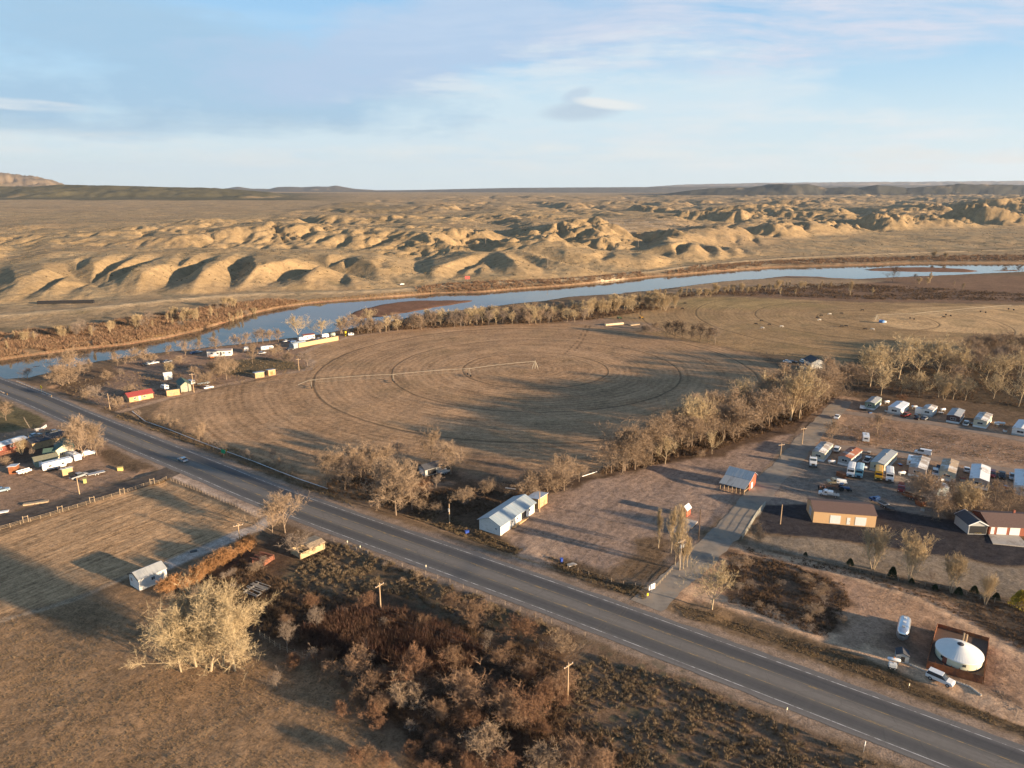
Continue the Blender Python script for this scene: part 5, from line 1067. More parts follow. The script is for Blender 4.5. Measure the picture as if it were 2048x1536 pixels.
building('workshop', 'tan metal workshop with brown roof and two white doors', 'workshop', (1625.6, 1043.5), (1750.4, 1053.4), 9.0, 3.3, 1.3, TAN, RBR,
         [('f', Gd, 4.5, 0, 2.8, 2.5, TRW), ('f', Dr, 9.0, 0, .9, 2.1, TRW), ('f', Gd, 11.2, 0, 2.9, 2.5, TRW), ('l', Wn, 3.0, .6, 2.2, 2.0, RG)], oh=.2)
def pole_barn():
    a, Ln, rz = frame((1440, 977), (1487.5, 989.5)); t = thing('pole_barn', 'open pole barn with grey roof and red end wall by the side road', 'barn', (a.x, a.y, 0), rz)
    y = [0, 4.2, 7.4, 10.0]; z = [2.1, 3.3, 5.1, 3.4]
    for k in range(7): MB().box(Ln * k / 6 - .1, Ln * k / 6 + .1, -.1, .1, -.3, 2.1).build('post', POLEW, t)
    MB().prism([(-.5, 1.96), (4.25, 3.3), (4.25, 3.42), (-.5, 2.1)], -.3, Ln + .4, 'x').build('lean_to_roof', RG, t)
    MB().prism([(4.2, 3.32), (7.4, 5.15), (10.4, 3.2), (10.4, 3.33), (7.4, 5.3), (4.2, 3.46)], -.35, Ln + .45, 'x').build('roof', RB, t)
    MB().prism([(4.2, -.3), (10, -.3), (10, 3.4), (7.4, 5.1), (4.2, 3.3)], Ln - .12, Ln, 'x').build('wall', RED, t); MB().prism([(4.2, -.3), (10, -.3), (10, 3.4), (7.4, 5.1), (4.2, 3.3)], 0, .12, 'x').build('wall', RED, t)
    MB().box(.14, Ln - .14, 9.88, 10, -.3, 3.38).build('wall', RED, t); MB().box(Ln - .1, Ln + .05, .1, 4.1, .9, 1.1).build('rail', POLEW, t)
    MB().box(.2, Ln - .2, 4.1, 4.22, 2.6, 3.2).build('beam', POLEW, t); MB().box(Ln + .005, Ln + .05, 6.0, 7.2, 0, 2.0).build('door', TRW, t)
pole_barn()
building('small_shed', 'small dark red shed with white roof in the bare lot', 'shed', (1362.3, 1029.8), (1373, 1033), 2.6, 2.0, .9, RED, RW, [('f', Dr, .45, 0, 1.1, 1.8, DRED)], ridge='y', oh=.2, trim=TRW)
def pad(name, label, P, m, z=.03, cat='slab'):
    W_ = L(P); cx = sum(p[0] for p in W_) / len(W_); cy = sum(p[1] for p in W_) / len(W_); mb = MB(); mb.prism([(p[0] - cx, p[1] - cy) for p in W_], -.3, z, 'z')
    o = mb.build(name, m); o.location = (cx, cy, 0); tag(o, label, cat); return o
pad('concrete_pad', 'pale cracked concrete slab beside the small red shed', [(1336, 1063), (1368, 1069), (1396, 1043), (1364, 1035)], CONC)
pad('driveway_slab', 'pale concrete driveway in front of the brick house garages', [(1977, 1069), (2036, 1070), (2060, 1094), (1986, 1087)], CONC)
building('garage', 'dark roofed garage with white trim and open black front', 'garage', (1935.6, 1067), (1972.2, 1068), 7.0, 2.6, 1.25, GRY, RDK, [('f', Gd, .3, 0, 4.5, 2.3, DK), ('f', 'board', 1.6, .1, 2.0, .25, mat('yellow board', (.5, .35, .05)))], ridge='y', oh=.25, trim=TRW)  # black front panel paints the shade inside the open garage
building('brick_house', 'brick house with brown roof and white garage doors', 'house', (1977.8, 1067.8), (2110, 1074), 9.5, 2.6, 1.6, BRK, RBR,
         [('f', Dr, .3, 0, .9, 2.1, TRW), ('f', Gd, 1.9, 0, 2.5, 2.2, TRW), ('f', Gd, 5.2, 0, 2.6, 2.2, TRW), ('f', Wn, 9.5, 1, 1.6, 1.1, GL), ('f', Wn, 13., 1, 1.6, 1.1, GL)], oh=.6, chimney=(9, 6, BRK))
def skylights():
    pass
# two storey white house
def porch(t, Ln, W_, wh):
    MB().prism([(-2.4, 2.3), (-.02, 3.1), (-.02, 3.25), (-2.4, 2.42)], .6, W_ - .6, 'y').build('porch_roof', RDK, t)
    for k in range(4): MB().box(-2.3, -2.15, .8 + k * (W_ - 1.7) / 3, .95 + k * (W_ - 1.7) / 3, 0, 2.32).build('post', TRW, t)
building('farmhouse', 'white two storey house with dark roof at the edge of the round field', 'house', (1621.3, 743.6), (1650, 743), 9., 4.9, 2.0, WH, RDK, [('f', Wn, 3.6, 1.1, .8, 1., GL), ('f', Dr, 6.3, 0, .7, 1.2, TRD)] + [('l', Wn, y_, 3.5, .8, 1., GL) for y_ in (1, 3.2, 5.6, 7.6)] + [('l', Wn, y_, .9, .8, 1.1, GL) for y_ in (1.6, 6.4)], ridge='y', oh=.35, extra=porch)
building('old_garage', 'old grey garage with dark roof hidden in the trees', 'garage', (850.5, 952), (883, 943), 4.2, 2.2, 1.1, GRY, RDK, [('l', Gd, .9, 0, 2.2, 1.9, TRW), ('f', 'door', 1.0, 0, 3.2, 1.8, DK)], oh=.3)  # wide black panel paints the shade of the open long side
# mobile homes: right long wall from the near end to the far end
MH = 'mobile homes of the lower row'; MU = 'mobile homes of the upper row'
def mobile(label, grp, p0, p1, W_, wall, roof, wh=2.7, rise=.4, endm=None, nwin=4, style='gable', Lm=None, extra=None):
    a, Ln, _ = frame(p0, p1); Ln = Lm or Ln
    fe = [('f', Wn, Ln * (k + .35) / nwin, 1.25, .9, .75, GL) for k in range(nwin) if k != 1] + [('f', Dr, Ln * 1.3 / nwin, .55, .8, 1.85, TRW), ('l', Wn, W_ * .3, 1.2, W_ * .4, .8, GL)]
    return building('mobile_home', label, 'mobile home', p0, p1, W_, wh, rise, wall, roof, fe, oh=.12, group=grp, skirt=TRW if wall is not WH else GRY, style=style, Lm=Lm, chimney=(Ln * .6, W_ * .5), extra=extra)
mobile('tan mobile home with worn white roof, nearest the side road', MH, (1647.8, 922.5), (1664.5, 902.5), 4.2, CR, RP)
mobile('grey mobile home with rusty roof in the lower row', MH, (1700.5, 932.5), (1723, 914.5), 4.2, GRY, RR)
mobile('long cream mobile home with plain grey roof beside the buses', MH, (1767, 945), (1793, 919), 4.4, CR, RG, nwin=6)
mobile('pinkish mobile home with white patched roof right of the camper', MH, (1850, 956), (1858, 932), 5.0, PK, RP)
mobile('cream mobile home with blotched tan and white roof', MH, (1908.5, 963), (1915, 938), 4.6, CR, mat('blotched roof', (.58, .56, .52), .7, wear=((.36, .27, .18), 1.), scale=.6))
mobile('pink mobile home with clean bright white roof', MH, (1975, 979.5), (1978, 950), 5.2, PK, RW, rise=.6)
mobile('white mobile home cut by the right edge, lower row', MH, (2066, 994), (2064, 960), 5.0, WH, RW)
mobile('mobile home with green lower band at the end of the upper lane', MU, (1748.4, 819.5), (1762, 808), 4.0, GRN, RG)
mobile('white mobile home with bluish ribs across its roof', MU, (1800.3, 831), (1817, 818.5), 5.0, WH, mat('ribbed blue white roof', (.58, .62, .66), .5, var=.2, scale=.9, streak=(2.5, .2, 1)))
mobile('short white mobile home with a side porch', MU, (1864, 833.5), (1873, 825), 4.2, WH, RP, extra=lambda t, Ln, W_, wh: MB().box(1, 4, W_ + .02, W_ + 2.6, 0, 2.2).build('porch', TRW, t))
mobile('mobile home with dark upper front and white skirting', MU, (1918, 847), (1928, 833), 4.6, mat('dark brown siding', (.10, .06, .05), .8), RG)
mobile('cream mobile home second from the right in the upper row', MU, (1972.2, 856.5), (1983, 841.5), 4.6, CR, RP)
mobile('white mobile home at the right edge of the upper lane', MU, (2056, 875), (2068, 858), 5.4, WH, RW)
building('tool_shed', 'small pale blue shed in front of the blotched mobile home', 'shed', (1874, 990), (1894, 990.5), 2.4, 2.1, .4, mat('pale blue siding', (.42, .50, .52), .7), RW, [('f', Dr, .8, 0, .9, 1.8, TRW)], style='flat')
building('carport', 'low white roofed awning beside the pale blue shed', 'carport', (1862, 975), (1893, 985), 1.6, 2.0, .2, GRY, RP, style='flat')
# farmstead at the left
building('trailer_house', 'dark red trailer house with grey white roof at the left edge', 'mobile home', (-30, 917), (58.7, 889), 5.2, 2.5, .5, DRED, RW, [('f', Wn, 5, 1.2, 1, .8, GL), ('f', Wn, 9, 1.2, 1, .8, GL), ('f', Dr, 12, .3, .9, 1.9, TRW)], oh=.2)
building('long_shed', 'long tan shed with black roof behind the green roofed house', 'shed', (66, 899), (139, 880), 6.5, 2.3, .7, WOOD, RDK, [('f', Gd, 9.5, 0, 2.4, 1.9, DK)], oh=.3)
building('farmhouse', 'cream house with dark green roof among the left trees', 'house', (114, 917), (149, 911), 8.5, 3.0, 1.7, CR, RGN, [('f', Wn, 1, 1.1, 1., .9, GL), ('f', Wn, 4.2, 1.1, 1., .9, GL), ('f', Dr, 2.7, 0, .9, 2., TRW)], ridge='y', oh=.4)
building('house_wing', 'low green roofed wing left of the cream house', 'house', (89, 919), (113, 916), 4.5, 2.3, .9, CR, RGN, [('f', Wn, 1, 1, 1, .9, GL)], oh=.3)
building('green_shed', 'olive roofed green shed behind the long white trailer', 'shed', (72, 935), (118, 925), 5.5, 2.1, .8, GRN, ROL, [('f', Dr, 1, 0, 1, 1.9, TRW), ('l', Wn, 2, 1, 1, .7, GL)], oh=.3)
building('open_shed', 'small tan shed with blue grey roof by the silver pickup', 'shed', (126, 953), (147, 948), 2.6, 1.8, .6, WOOD, RB, style='flat', oh=.3)
building('small_shed', 'rusty brown shed with pale roof at the far left yard', 'shed', (18, 947.5), (33, 946), 3.4, 2.0, .4, RUST, RW, style='flat', oh=.25)
# hamlet by the river
building('cabin', 'long low house with bright red roof in the riverside hamlet', 'house', (259, 804), (307, 795), 6.2, 2.3, 1.2, WOOD, RRD, [('f', Wn, 2, .9, 1, .8, GL), ('f', Wn, 6, .9, 1, .8, GL), ('f', Dr, 4, 0, .9, 1.9, TRW)], oh=.5)
building('barn', 'grey green gabled barn with dark roof near the red roofed house', 'barn', (362.5, 784), (383, 781), 10, 3.0, 1.6, mat('pale green boards', (.30, .29, .22), .8), RGN, [('f', Wn, 2, 1.2, .5, .9, DK)], ridge='y', oh=.3)
building('low_shed', 'low tan shed left of the grey green barn', 'shed', (334, 792), (360, 788.5), 3.6, 1.9, .6, WOOD, ROL, [('f', Dr, 1.5, 0, .9, 1.7, OLDW)], style='flat')
building('mobile_home', 'long white mobile home with brown roof above the orange machine', 'mobile home', (414.4, 713), (463.3, 710.6), 5, 2.8, .7, WH, mat('brown grey roof', (.24, .20, .185), .7), [('f', Wn, 2 + 3.2 * k, 1.2, 1.1, .9, GL) for k in range(4)] + [('f', Dr, 7, .4, .9, 1.9, TRD)], oh=.25)
building('stable', 'tan stall shed with blue grey roof, left of two beside the field', 'shed', (511, 756), (529, 753.3), 3.5, 2.2, .3, WOOD, RB, [('f', 'door', .6, 0, 1.4, 1.8, OLDW)], style='flat')
building('stable', 'tan stall shed with orange boards, right of two beside the field', 'shed', (537.3, 750.8), (551.5, 748.5), 3.5, 2.2, .4, WOOD, RG, [('f', 'door', 1, 0, 1.4, 1.8, mat('orange boards', (.45, .16, .06)))], style='flat')
building('arched_shed', 'long pale blue arched metal shed among the campers', 'shed', (588, 696.5), (613, 690), 4, 1.6, 1.2, RB, RB, style='arch', oh=.05)
building('long_wall_shed', 'very long low tan shed facing the round field', 'shed', (598, 694.5), (677, 679.5), 2.4, 2.0, .2, mat('golden plywood', (.44, .32, .17), .8, var=.15), WOOD, style='flat', oh=.1)
building('mobile_home', 'white mobile home with maroon roof behind the long tan shed', 'mobile home', (608, 680), (630, 677.2), 4.5, 2.7, .5, WH, mat('maroon roof', (.18, .07, .06)), [('f', Wn, 2, 1.1, 1, .8, GL), ('f', Wn, 6, 1.1, 1, .8, GL)], oh=.2)
building('canopy', 'white peaked canopy tent in the riverside hamlet', 'tent', (329, 759.5), (345, 757.5), 3.8, 2.1, 1.0, WH, RW, ridge='x', oh=.2)
# ------------------------------------------------------------------ ruins
def ruin(label, p0, p1, W_, h, m, poles, roof=None, seed=1):
    a, Ln, rz = frame(p0, p1); t = thing('log_ruin', label, 'ruin', (a.x, a.y, 0), rz, 'ruined log buildings'); r_ = random.Random(seed)
    n = int(h / .28)
    for (x0, y0, x1, y1) in ((0, 0, Ln, 0), (0, W_, Ln, W_), (0, 0, 0, W_), (Ln, 0, Ln, W_)):
        mb = MB(); hh = n if roof else n - r_.randint(0, 2)
        for k in range(hh):
            e = .2 + r_.random() * .15; d = Vector((x1 - x0, y1 - y0, 0)).normalized(); z = .1 + k * .28 + (.12 if x0 == x1 else 0)
            mb.tube([Vector((x0, y0, z)) - d * e, Vector((x1, y1, z)) + d * e], .135, 6)
        mb.build('log_wall', m, t)
    for k in range(poles):
        x = Ln * (k + .5) / poles + r_.gauss(0, .15); MB().tube([(x, -.5, n * .28 + .05 - r_.random() * .3), (x + r_.gauss(0, .3), W_ + .5, n * .28 + .05 + r_.random() * .1)], .09, 5).build('roof_pole', m, t)
    if roof: MB().prism([(-.4, h + .1), (W_ * .35, h + .55), (W_ + .4, h + .3), (W_ + .4, h + .45), (W_ * .35, h + .72), (-.4, h + .25)], Ln * .35, Ln + .4, 'x').build('sod_roof', roof, t)
ruin('tan ruined log cabin half hidden by a grey bush', (602.4, 1118), (648, 1098), 4.2, 1.9, mat('pale tan logs', (.50, .37, .21), .9, var=.35, scale=1.5, streak=(.6, .6, 6)), 3, OLDW, 3)  # log walls in one pale tan tone, broken up by noise
ruin('red brown log crib with bare roof poles', (529, 1131), (547, 1119), 3.6, 1.5, RLOG, 8, None, 4)
ruin('fallen grey log crib left of the power pole', (512.5, 1194), (538, 1178), 3.8, 1.0, GLOG, 9, None, 5)
# ------------------------------------------------------------------ yurt on its rusty deck
def yurt():
    zd = .9
    C0 = GV(1916, 1317.5, zd); t = thing('yurt', 'round white yurt with ribbed canvas roof on a rusty deck', 'yurt', (C0.x, C0.y, zd + .12))
    cv = mat('white yurt canvas', (.68, .68, .64), .6, var=.04); wl_ = mat('cream yurt wall', (.58, .56, .40), .7, var=.06)
    Rr = 4.05
    MB().lathe([(Rr, 0), (Rr, 1.75)], 48).build('wall', wl_, t, smooth=True)
    n = 48; vs = []; 
    m_ = MB(); ring = []
    for k in range(2 * n):
        a = math.pi * k / n; q = 0 if k % 2 else .008
        for j, (r, z) in enumerate(((Rr + .18, 1.55), (Rr + .15, 1.78), (Rr * .55, 2.62), (.55, 3.25))): vs.append((r * math.cos(a), r * math.sin(a), z + (q if j else 0)))
    m_.add(vs, [(k * 4 + j, ((k + 1) % (2 * n)) * 4 + j, ((k + 1) % (2 * n)) * 4 + j + 1, k * 4 + j + 1) for k in range(2 * n) for j in range(3)]); m_.build('roof', cv, t)
    MB().lathe([(.0, 3.22), (.62, 3.22), (.62, 3.35), (.35, 3.55), (0, 3.6)], 20).build('skylight_dome', mat('dark dome', (.06, .055, .06), .2), t)
    MB().lathe([(Rr + .14, -.05), (Rr + .14, .14), (Rr, .14)], 48).build('base_ring', TRD, t)
    a = 3.9; MB().box(-.45, .45, -Rr - .06, -Rr + .2, .05, 1.7, Matrix.Rotation(a + 1.2, 4, 'Z')).build('door', DRED, t)
    for a in (-1.9, -2.9): MB().box(-.3, .3, -.08, .05, .8, 1.3, Matrix.Rotation(a + 1.5708, 4, 'Z') @ Matrix.Translation((0, -Rr, 0))).build('window', GL, t)
    s = MB(); x = 2.0; s.tube([(2.75, 3.35, 0), (2.75, 3.35, 3.5)], .17, 10).tube([(3.25, 3.15, 0), (3.25, 3.15, 3.3)], .17, 10); s.build('stove_pipe', POLEW, t)
    # deck
    K = [GV(1853, 1334, 0), GV(1965, 1366, 0), GV(1975, 1291, 0), GV(1873, 1262, 0)]
    c = sum(K, Vector()) / 4; d = thing('deck', 'square rust coloured steel deck with solid rail round the yurt', 'deck', (c.x, c.y, 0)); Q = [k - c for k in K]
    MB().prism([(q.x, q.y) for q in Q], zd - .1, zd + .1, 'z').build('floor', mat('dark deck boards', (.12, .075, .05), .8, var=.25, scale=2, streak=(3, 1, 1)), d)
    for i in range(4):
        p, q = Q[i], Q[(i + 1) % 4]; e = (q - p).normalized(); ln = (q - p).length; Mx = Matrix.Translation(p) @ Matrix.Rotation(math.atan2(e.y, e.x), 4, 'Z')
        MB().box(0.06, ln - .06, -.06, .0, -.2 if i == 0 else .3, zd + (.55 if i in (0, 1) else .95), Mx).build('rail_panel', RUST, d)
        for k in range(7): MB().box(ln * k / 7 - .06, ln * k / 7 + .06, -.13, -.063, -.2, zd + 1.0, Mx).build('post', RUST, d)
yurt()
# ------------------------------------------------------------------ vehicles
def vloc(u, v, u2, v2):
    a = GV(u, v); b = GV(u2, v2); return a, math.atan2(b.y - a.y, b.x - a.x)
_wheel = {}
def wheels(t, xs, w, r, wd=.22, dual=False):
    key = (round(r, 2), round(wd, 2))
    if key not in _wheel:
        a = MB(); a.tube([(0, -wd / 2, 0), (0, wd / 2, 0)], r, 14); b = MB(); b.tube([(0, -wd / 2 - .012, 0), (0, wd / 2 + .012, 0)], r * .55, 10)
        wo = a.build('wheel', RUB, t, smooth=False); ro = b.build('rim', STEEL, wo); _wheel[key] = (wo.data, ro.data); first = wo
        bpy.data.objects.remove(ro); bpy.data.objects.remove(wo)
    for x in xs:
        for s in (-1, 1):
            wo = bpy.data.objects.new('wheel', _wheel[key][0]); C.objects.link(wo); wo.parent = t; wo.location = (x, s * (w / 2 - wd / 2 + .02), r)
            ro = bpy.data.objects.new('rim', _wheel[key][1]); C.objects.link(ro); ro.parent = wo
HL = mat('headlight glass', (.7, .7, .66), .15, spec=.8, var=.03); TL = mat('tail light', (.35, .02, .015), .3)
def car(kind, label, u, v, u2, v2, col, cat=None, group=None, k=1.):
    """x forward; the point (u, v) is the middle, (u2, v2) is where the nose points"""
    a, rz = vloc(u, v, u2, v2); nm = {'sedan': 'parked_car', 'suv': 'parked_suv', 'pickup': 'pickup_truck', 'van': 'white_van'}[kind]
    t = thing(nm, label, cat or {'sedan': 'car', 'suv': 'car', 'pickup': 'pickup truck', 'van': 'van'}[kind], (a.x, a.y, zat(a.x, a.y) + .02), rz, group)
    P = dict(sedan=(4.6, 1.8, [(-2.3, .35), (-2.3, .85), (-1.9, .95), (.9, .98), (2.1, .8), (2.3, .6), (2.3, .35)], [(-1.75, .95), (-1.2, 1.42), (.25, 1.42), (1.05, .97)]),
             suv=(4.8, 1.92, [(-2.4, .4), (-2.4, 1.05), (-2.2, 1.12), (1.1, 1.12), (2.2, .98), (2.4, .75), (2.4, .4)], [(-2.3, 1.1), (-2.05, 1.75), (.35, 1.75), (1.2, 1.11)]),
             pickup=(5.6, 1.95, [(-2.8, .5), (-2.8, 1.05), (-.75, 1.05), (1.4, 1.1), (2.65, 1.02), (2.8, .8), (2.8, .5)], [(-.85, 1.05), (-.7, 1.75), (.75, 1.75), (1.45, 1.09)]),
             van=(5.4, 2.0, [(-2.7, .4), (-2.7, 1.3), (1.5, 1.3), (2.5, 1.05), (2.7, .8), (2.7, .4)], [(-2.68, 1.3), (-2.6, 2.05), (.9, 2.05), (1.75, 1.28)]))[kind]
    Ln, w, body, gh = P
    MB().prism(body, -w / 2, w / 2, 'y').build('body', col, t, bevel=.07)
    # greenhouse tapering inwards
    zt = gh[1][1]; wi = w / 2 - .06; wt = w / 2 - .22; vs = []
    for s in (-1, 1):
        for (x, z) in gh: vs.append((x, s * (wi if z < zt else wt), z))
    MB().add(vs, [(0, 1, 2, 3), (7, 6, 5, 4), (0, 4, 5, 1), (1, 5, 6, 2), (2, 6, 7, 3), (0, 3, 7, 4)]).build('windows', GL, t)
    MB().box(gh[1][0] - .06, gh[2][0] + .06, -wt - .03, wt + .03, zt - .01, zt + .07).build('roof', col, t, bevel=.03)
    if kind == 'van': 
        for s in (-1, 1): MB().box(-2.6, -.3, s * (wi - .02) - .02, s * (wi - .02) + .02, 1.3, 2.0).build('side_panel', col, t)
    if kind == 'pickup': MB().box(-2.68, -.95, -w / 2 + .14, w / 2 - .14, 1.04, 1.075).build('bed', DK, t)
    wheels(t, (-Ln * .31, Ln * .32), w, .36 if kind in ('suv', 'pickup') else .32)
    for s in (-1, 1):
        MB().box(Ln / 2 - .05, Ln / 2 + .02, s * .62 - .18, s * .62 + .18, .62, .78).build('headlight', HL, t); MB().box(-Ln / 2 - .02, -Ln / 2 + .05, s * .72 - .1, s * .72 + .1, .68, .9).build('tail_light', TL, t)
    if k != 1: t.scale = (k, k, k)
    return t
Pw, Ps, Pb, Pk, Pr = paintm('white', (.74, .74, .72)), paintm('silver', (.44, .46, .47), .3, .5), paintm('blue', (.05, .11, .25)), paintm('black', (.02, .02, .025)), paintm('dark red', (.25, .03, .025))
Pg, Pt = paintm('grey', (.2, .21, .22)), paintm('light blue', (.30, .40, .48), .3, .4)
car('sedan', 'pale blue car driving along the highway', 366, 922, 350, 914, Pt)
car('suv', 'white suv with dark glass parked below the yurt deck', 1880.5, 1358.5, 1902, 1368, Pw, k=1.0)
car('suv', 'white suv left of the long tan plywood house, under the trees', 177, 907, 190, 904, Pw)
car('pickup', 'silver pickup truck below the small tan shed in the left yard', 158, 954, 176, 948, Ps)
car('sedan', 'teal car cut by the left edge of the dirt yard', 3, 982, 12, 980, Pt)
car('pickup', 'small dark pickup behind the long black roofed shed', 108, 864, 118, 862, Pg)
car('sedan', 'grey car on the gravel drive at the top left farm', 70, 872, 80, 869, Ps)
car('sedan', 'small white car driving down the side road', 1673.5, 836.5, 1668, 843, Pw)
car('suv', 'white suv between the tan and the rusty roofed mobile homes', 1673.5, 901.5, 1677, 896, Pw)
car('pickup', 'white pickup right of the rusty roofed mobile home', 1735, 922, 1743, 914, Pw)
car('pickup', 'dark red pickup beside the ribbed roof mobile home', 1811, 832.5, 1820, 829, Pr)
car('sedan', 'dark car left of the short white mobile home', 1836.5, 838, 1842, 836, Pk)
car('sedan', 'dark car in front of the short white mobile home', 1850, 838.5, 1856, 836, Pg)
car('pickup', 'white pickup right of the dark fronted mobile home', 1932, 848.5, 1936, 842, Pw)
car('van', 'white panel van standing on the lower park lane', 1845, 909, 1834, 907, Pw)
car('suv', 'silver suv in front of the patched pink mobile home', 1870, 947.5, 1870, 955, Ps)
car('sedan', 'white car between the blotched and the bright white roofs', 1933.5, 941, 1934, 934, Pw)
car('suv', 'dark red suv right of the bright white roofed mobile home', 1984, 950.5, 1984, 957, Pr)
car('pickup', 'black pickup in the row at the right of the park', 2003.5, 952, 2003, 959, Pk)
car('pickup', 'silver pickup rightmost in the row of the park', 2025, 955, 2025, 962, Ps)
car('sedan', 'blue car behind the patched pink mobile home', 1843, 923, 1852, 924, Pb)
car('sedan', 'white car on the drive left of the two storey house', 1574.6, 724.5, 1580, 725, Pw)
car('sedan', 'black car on the drive left of the two storey house', 1585.6, 724.8, 1591, 725, Pk)
car('suv', 'white suv at the porch of the two storey house', 1607, 725, 1612, 727, Pw)
for i, (u, v, m, c) in enumerate([(292, 729.5, Pk, 'black car, leftmost by the river bank trees'), (297.5, 728.5, Ps, 'silver car right of the black car by the river bank'), (309, 726.5, Pw, 'white car alone on the bare riverside ground'), (335, 724, Ps, 'silver car under the hamlet trees near the water'),
                                  (388, 706.5, Pb, 'blue car near the river left of the long white home'), (396, 705, Pw, 'white car near the river left of the long white home'), (417, 776, Pw, 'white suv at the field edge right of the grey pickup'), (524, 707, Pw, 'white car below the travel trailer in the hamlet'), (555, 700, Pk, 'black car right of the travel trailer in the hamlet'),
                                  (580, 699, Pk, 'black car left of the arched shed'), (573, 683.5, Pw, 'white car in the shade left of the white cabins'), (638, 679.5, Pw, 'white car behind the long tan shed'), (585, 684, Pb, 'blue car right of the shaded white car')]):
    car('sedan', c, u, v, u + 8, v - 1.5, m)
car('pickup', 'blue grey pickup right of the campers in the hamlet', 407, 767.5, 418, 766, Pt)
car('sedan', 'tiny white car on the river road beyond the water', 804, 574, 815, 573, Pw)
def bus(label, u, v, u2, v2, col, roof):
    a, rz = vloc(u, v, u2, v2); t = thing('school_bus', label, 'bus', (a.x, a.y, .02), rz, 'buses parked in the gravel yard'); Ln, w = 8.2, 2.35
    MB().prism([(-Ln / 2, .45), (-Ln / 2, 2.75), (-Ln / 2 + .2, 2.9), (Ln / 2 - 1.7, 2.9), (Ln / 2 - 1.45, 2.6), (Ln / 2 - 1.35, 1.65), (Ln / 2 - .1, 1.5), (Ln / 2, 1.3), (Ln / 2, .45)], -w / 2, w / 2, 'y').build('body', col, t, bevel=.12)
    MB().prism([(-w / 2 + .03, 2.78), (w / 2 - .03, 2.78), (w / 2 - .25, 3.0), (0, 3.07), (-w / 2 + .25, 3.0)], -Ln / 2 + .1, Ln / 2 - 1.6, 'x').build('roof', roof, t)
    for s in (-1, 1):
        for k in range(6): MB().box(-Ln / 2 + .45 + k * .98, -Ln / 2 + 1.2 + k * .98, s * (w / 2) - .02, s * (w / 2) + .025, 1.75, 2.45).build('window', GL, t)
        MB().box(Ln / 2 - .02, Ln / 2 + .04, s * .8 - .15, s * .8 + .15, .85, 1.1).build('headlight', HL, t)
    MB().prism([(Ln / 2 - 1.32, 1.72), (Ln / 2 - 1.40, 2.5), (Ln / 2 - 1.36, 2.5), (Ln / 2 - 1.28, 1.72)], -.95, .95, 'y').build('windscreen', GL, t)
    MB().box(Ln / 2, Ln / 2 + .05, -.5, .5, .75, 1.25).build('grille', TRD, t); MB().box(Ln / 2 + .0, Ln / 2 + .15, -w / 2, w / 2, .45, .68).build('bumper', TRD, t)
    wheels(t, (-Ln * .27, Ln * .34), w, .45, .28)
By = paintm('bus yellow', (.62, .33, .02)); Bb = paintm('bus blue', (.10, .24, .33))
bus('white bus, leftmost of the parked buses', 1701.5, 948, 1698, 962, Pw, RW); bus('pale blue bus beside the leftmost white bus', 1718, 950, 1715, 964, Bb, mat('blue bus roof', (.28, .42, .5), .5))
bus('yellow school bus between the blue and the white bus', 1756.5, 954.5, 1755.5, 970, By, By); bus('white bus, rightmost of the parked buses', 1778, 957, 1779, 973, Pw, RW)
def trailer(label, u, v, u2, v2, Ln=6.5, w=2.3, h=2.5, col=Pw, fifth=False, group=None, name='travel_trailer'):
    a, rz = vloc(u, v, u2, v2); t = thing(name, label, 'trailer', (a.x, a.y, .02), rz, group); x0, x1 = -Ln / 2, Ln / 2
    pf = [(x0, .5), (x0, h - .2), (x0 + .25, h), (x1 - .5, h), (x1, h - .5), (x1, .5)] if not fifth else [(x0, .5), (x0, h - .2), (x0 + .25, h), (x1 - .4, h + .25), (x1, h - .3), (x1 - .3, 1.4), (x1 - 2.0, 1.35), (x1 - 2.2, .5)]
    MB().prism(pf, -w / 2, w / 2, 'y').build('body', col, t, bevel=.08)
    for s in (-1, 1):
        for k in (.2, .62): MB().box(x0 + Ln * k, x0 + Ln * k + .9, s * w / 2 - .02, s * w / 2 + .03, 1.4, 1.95).build('window', GL, t)
        MB().box(x0 + .3, x1 - (2.2 if fifth else .3), s * w / 2 - .02, s * w / 2 + .02, .85, 1.0).build('stripe', Pg, t)
    MB().box(x0 + Ln * .45, x0 + Ln * .45 + .7, -w / 2 - .03, -w / 2 + .02, .6, 2.1).build('door', TRW, t)
    MB().box(-.4, .4, -.3, .3, h, h + .22).build('roof_vent', GRY, t); MB().box(x0 - .03, x0 + .02, -.6, .6, 1.4, 1.9).build('window', GL, t)
    wheels(t, (-.4, .45), w, .33)
    if not fifth: MB().prism([(x1 - .1, -.45), (x1 + 1.1, -.05), (x1 + 1.1, .05), (x1 - .1, .45)], .45, .55, 'z').build('hitch', TRD, t)
    return t
trailer('long white fifth wheel trailer in front of the green shed', 116, 936, 139, 931, 9.0, 2.4, 2.8, fifth=True)
trailer('short white travel trailer right of the cream house', 150.5, 919.5, 161, 925.5, 6.0)
trailer('small white camper standing alone between the park lanes', 1730.5, 881, 1729, 872, 5.6)
trailer('white camper left of the patched pink mobile home', 1821.5, 928, 1824, 919, 6.2)
trailer('white camper beside the low tan hamlet shed', 330, 778.5, 323, 776, 4.2, 2.1, 2.2); trailer('white camper right of the grey green barn', 383, 768.5, 378, 767, 4.0, 2.1, 2.2)
trailer('white travel trailer amid the bare hamlet trees', 534.5, 700, 546, 698.8, 7.2); trailer('tall narrow white camper left of the travel trailer', 493, 702.5, 493, 709, 5.)
trailer('white camper behind the long tan shed, near the white home', 602, 681, 608, 680, 3.6, 2, 2.1); trailer('white camper at the right end of the long tan shed', 650, 675.5, 657, 674.5, 4.5, 2.2, 2.6); trailer('small white trailer beside the river trees right of the hamlet', 702, 671.5, 710, 671, 3.6, 2., 1.9)
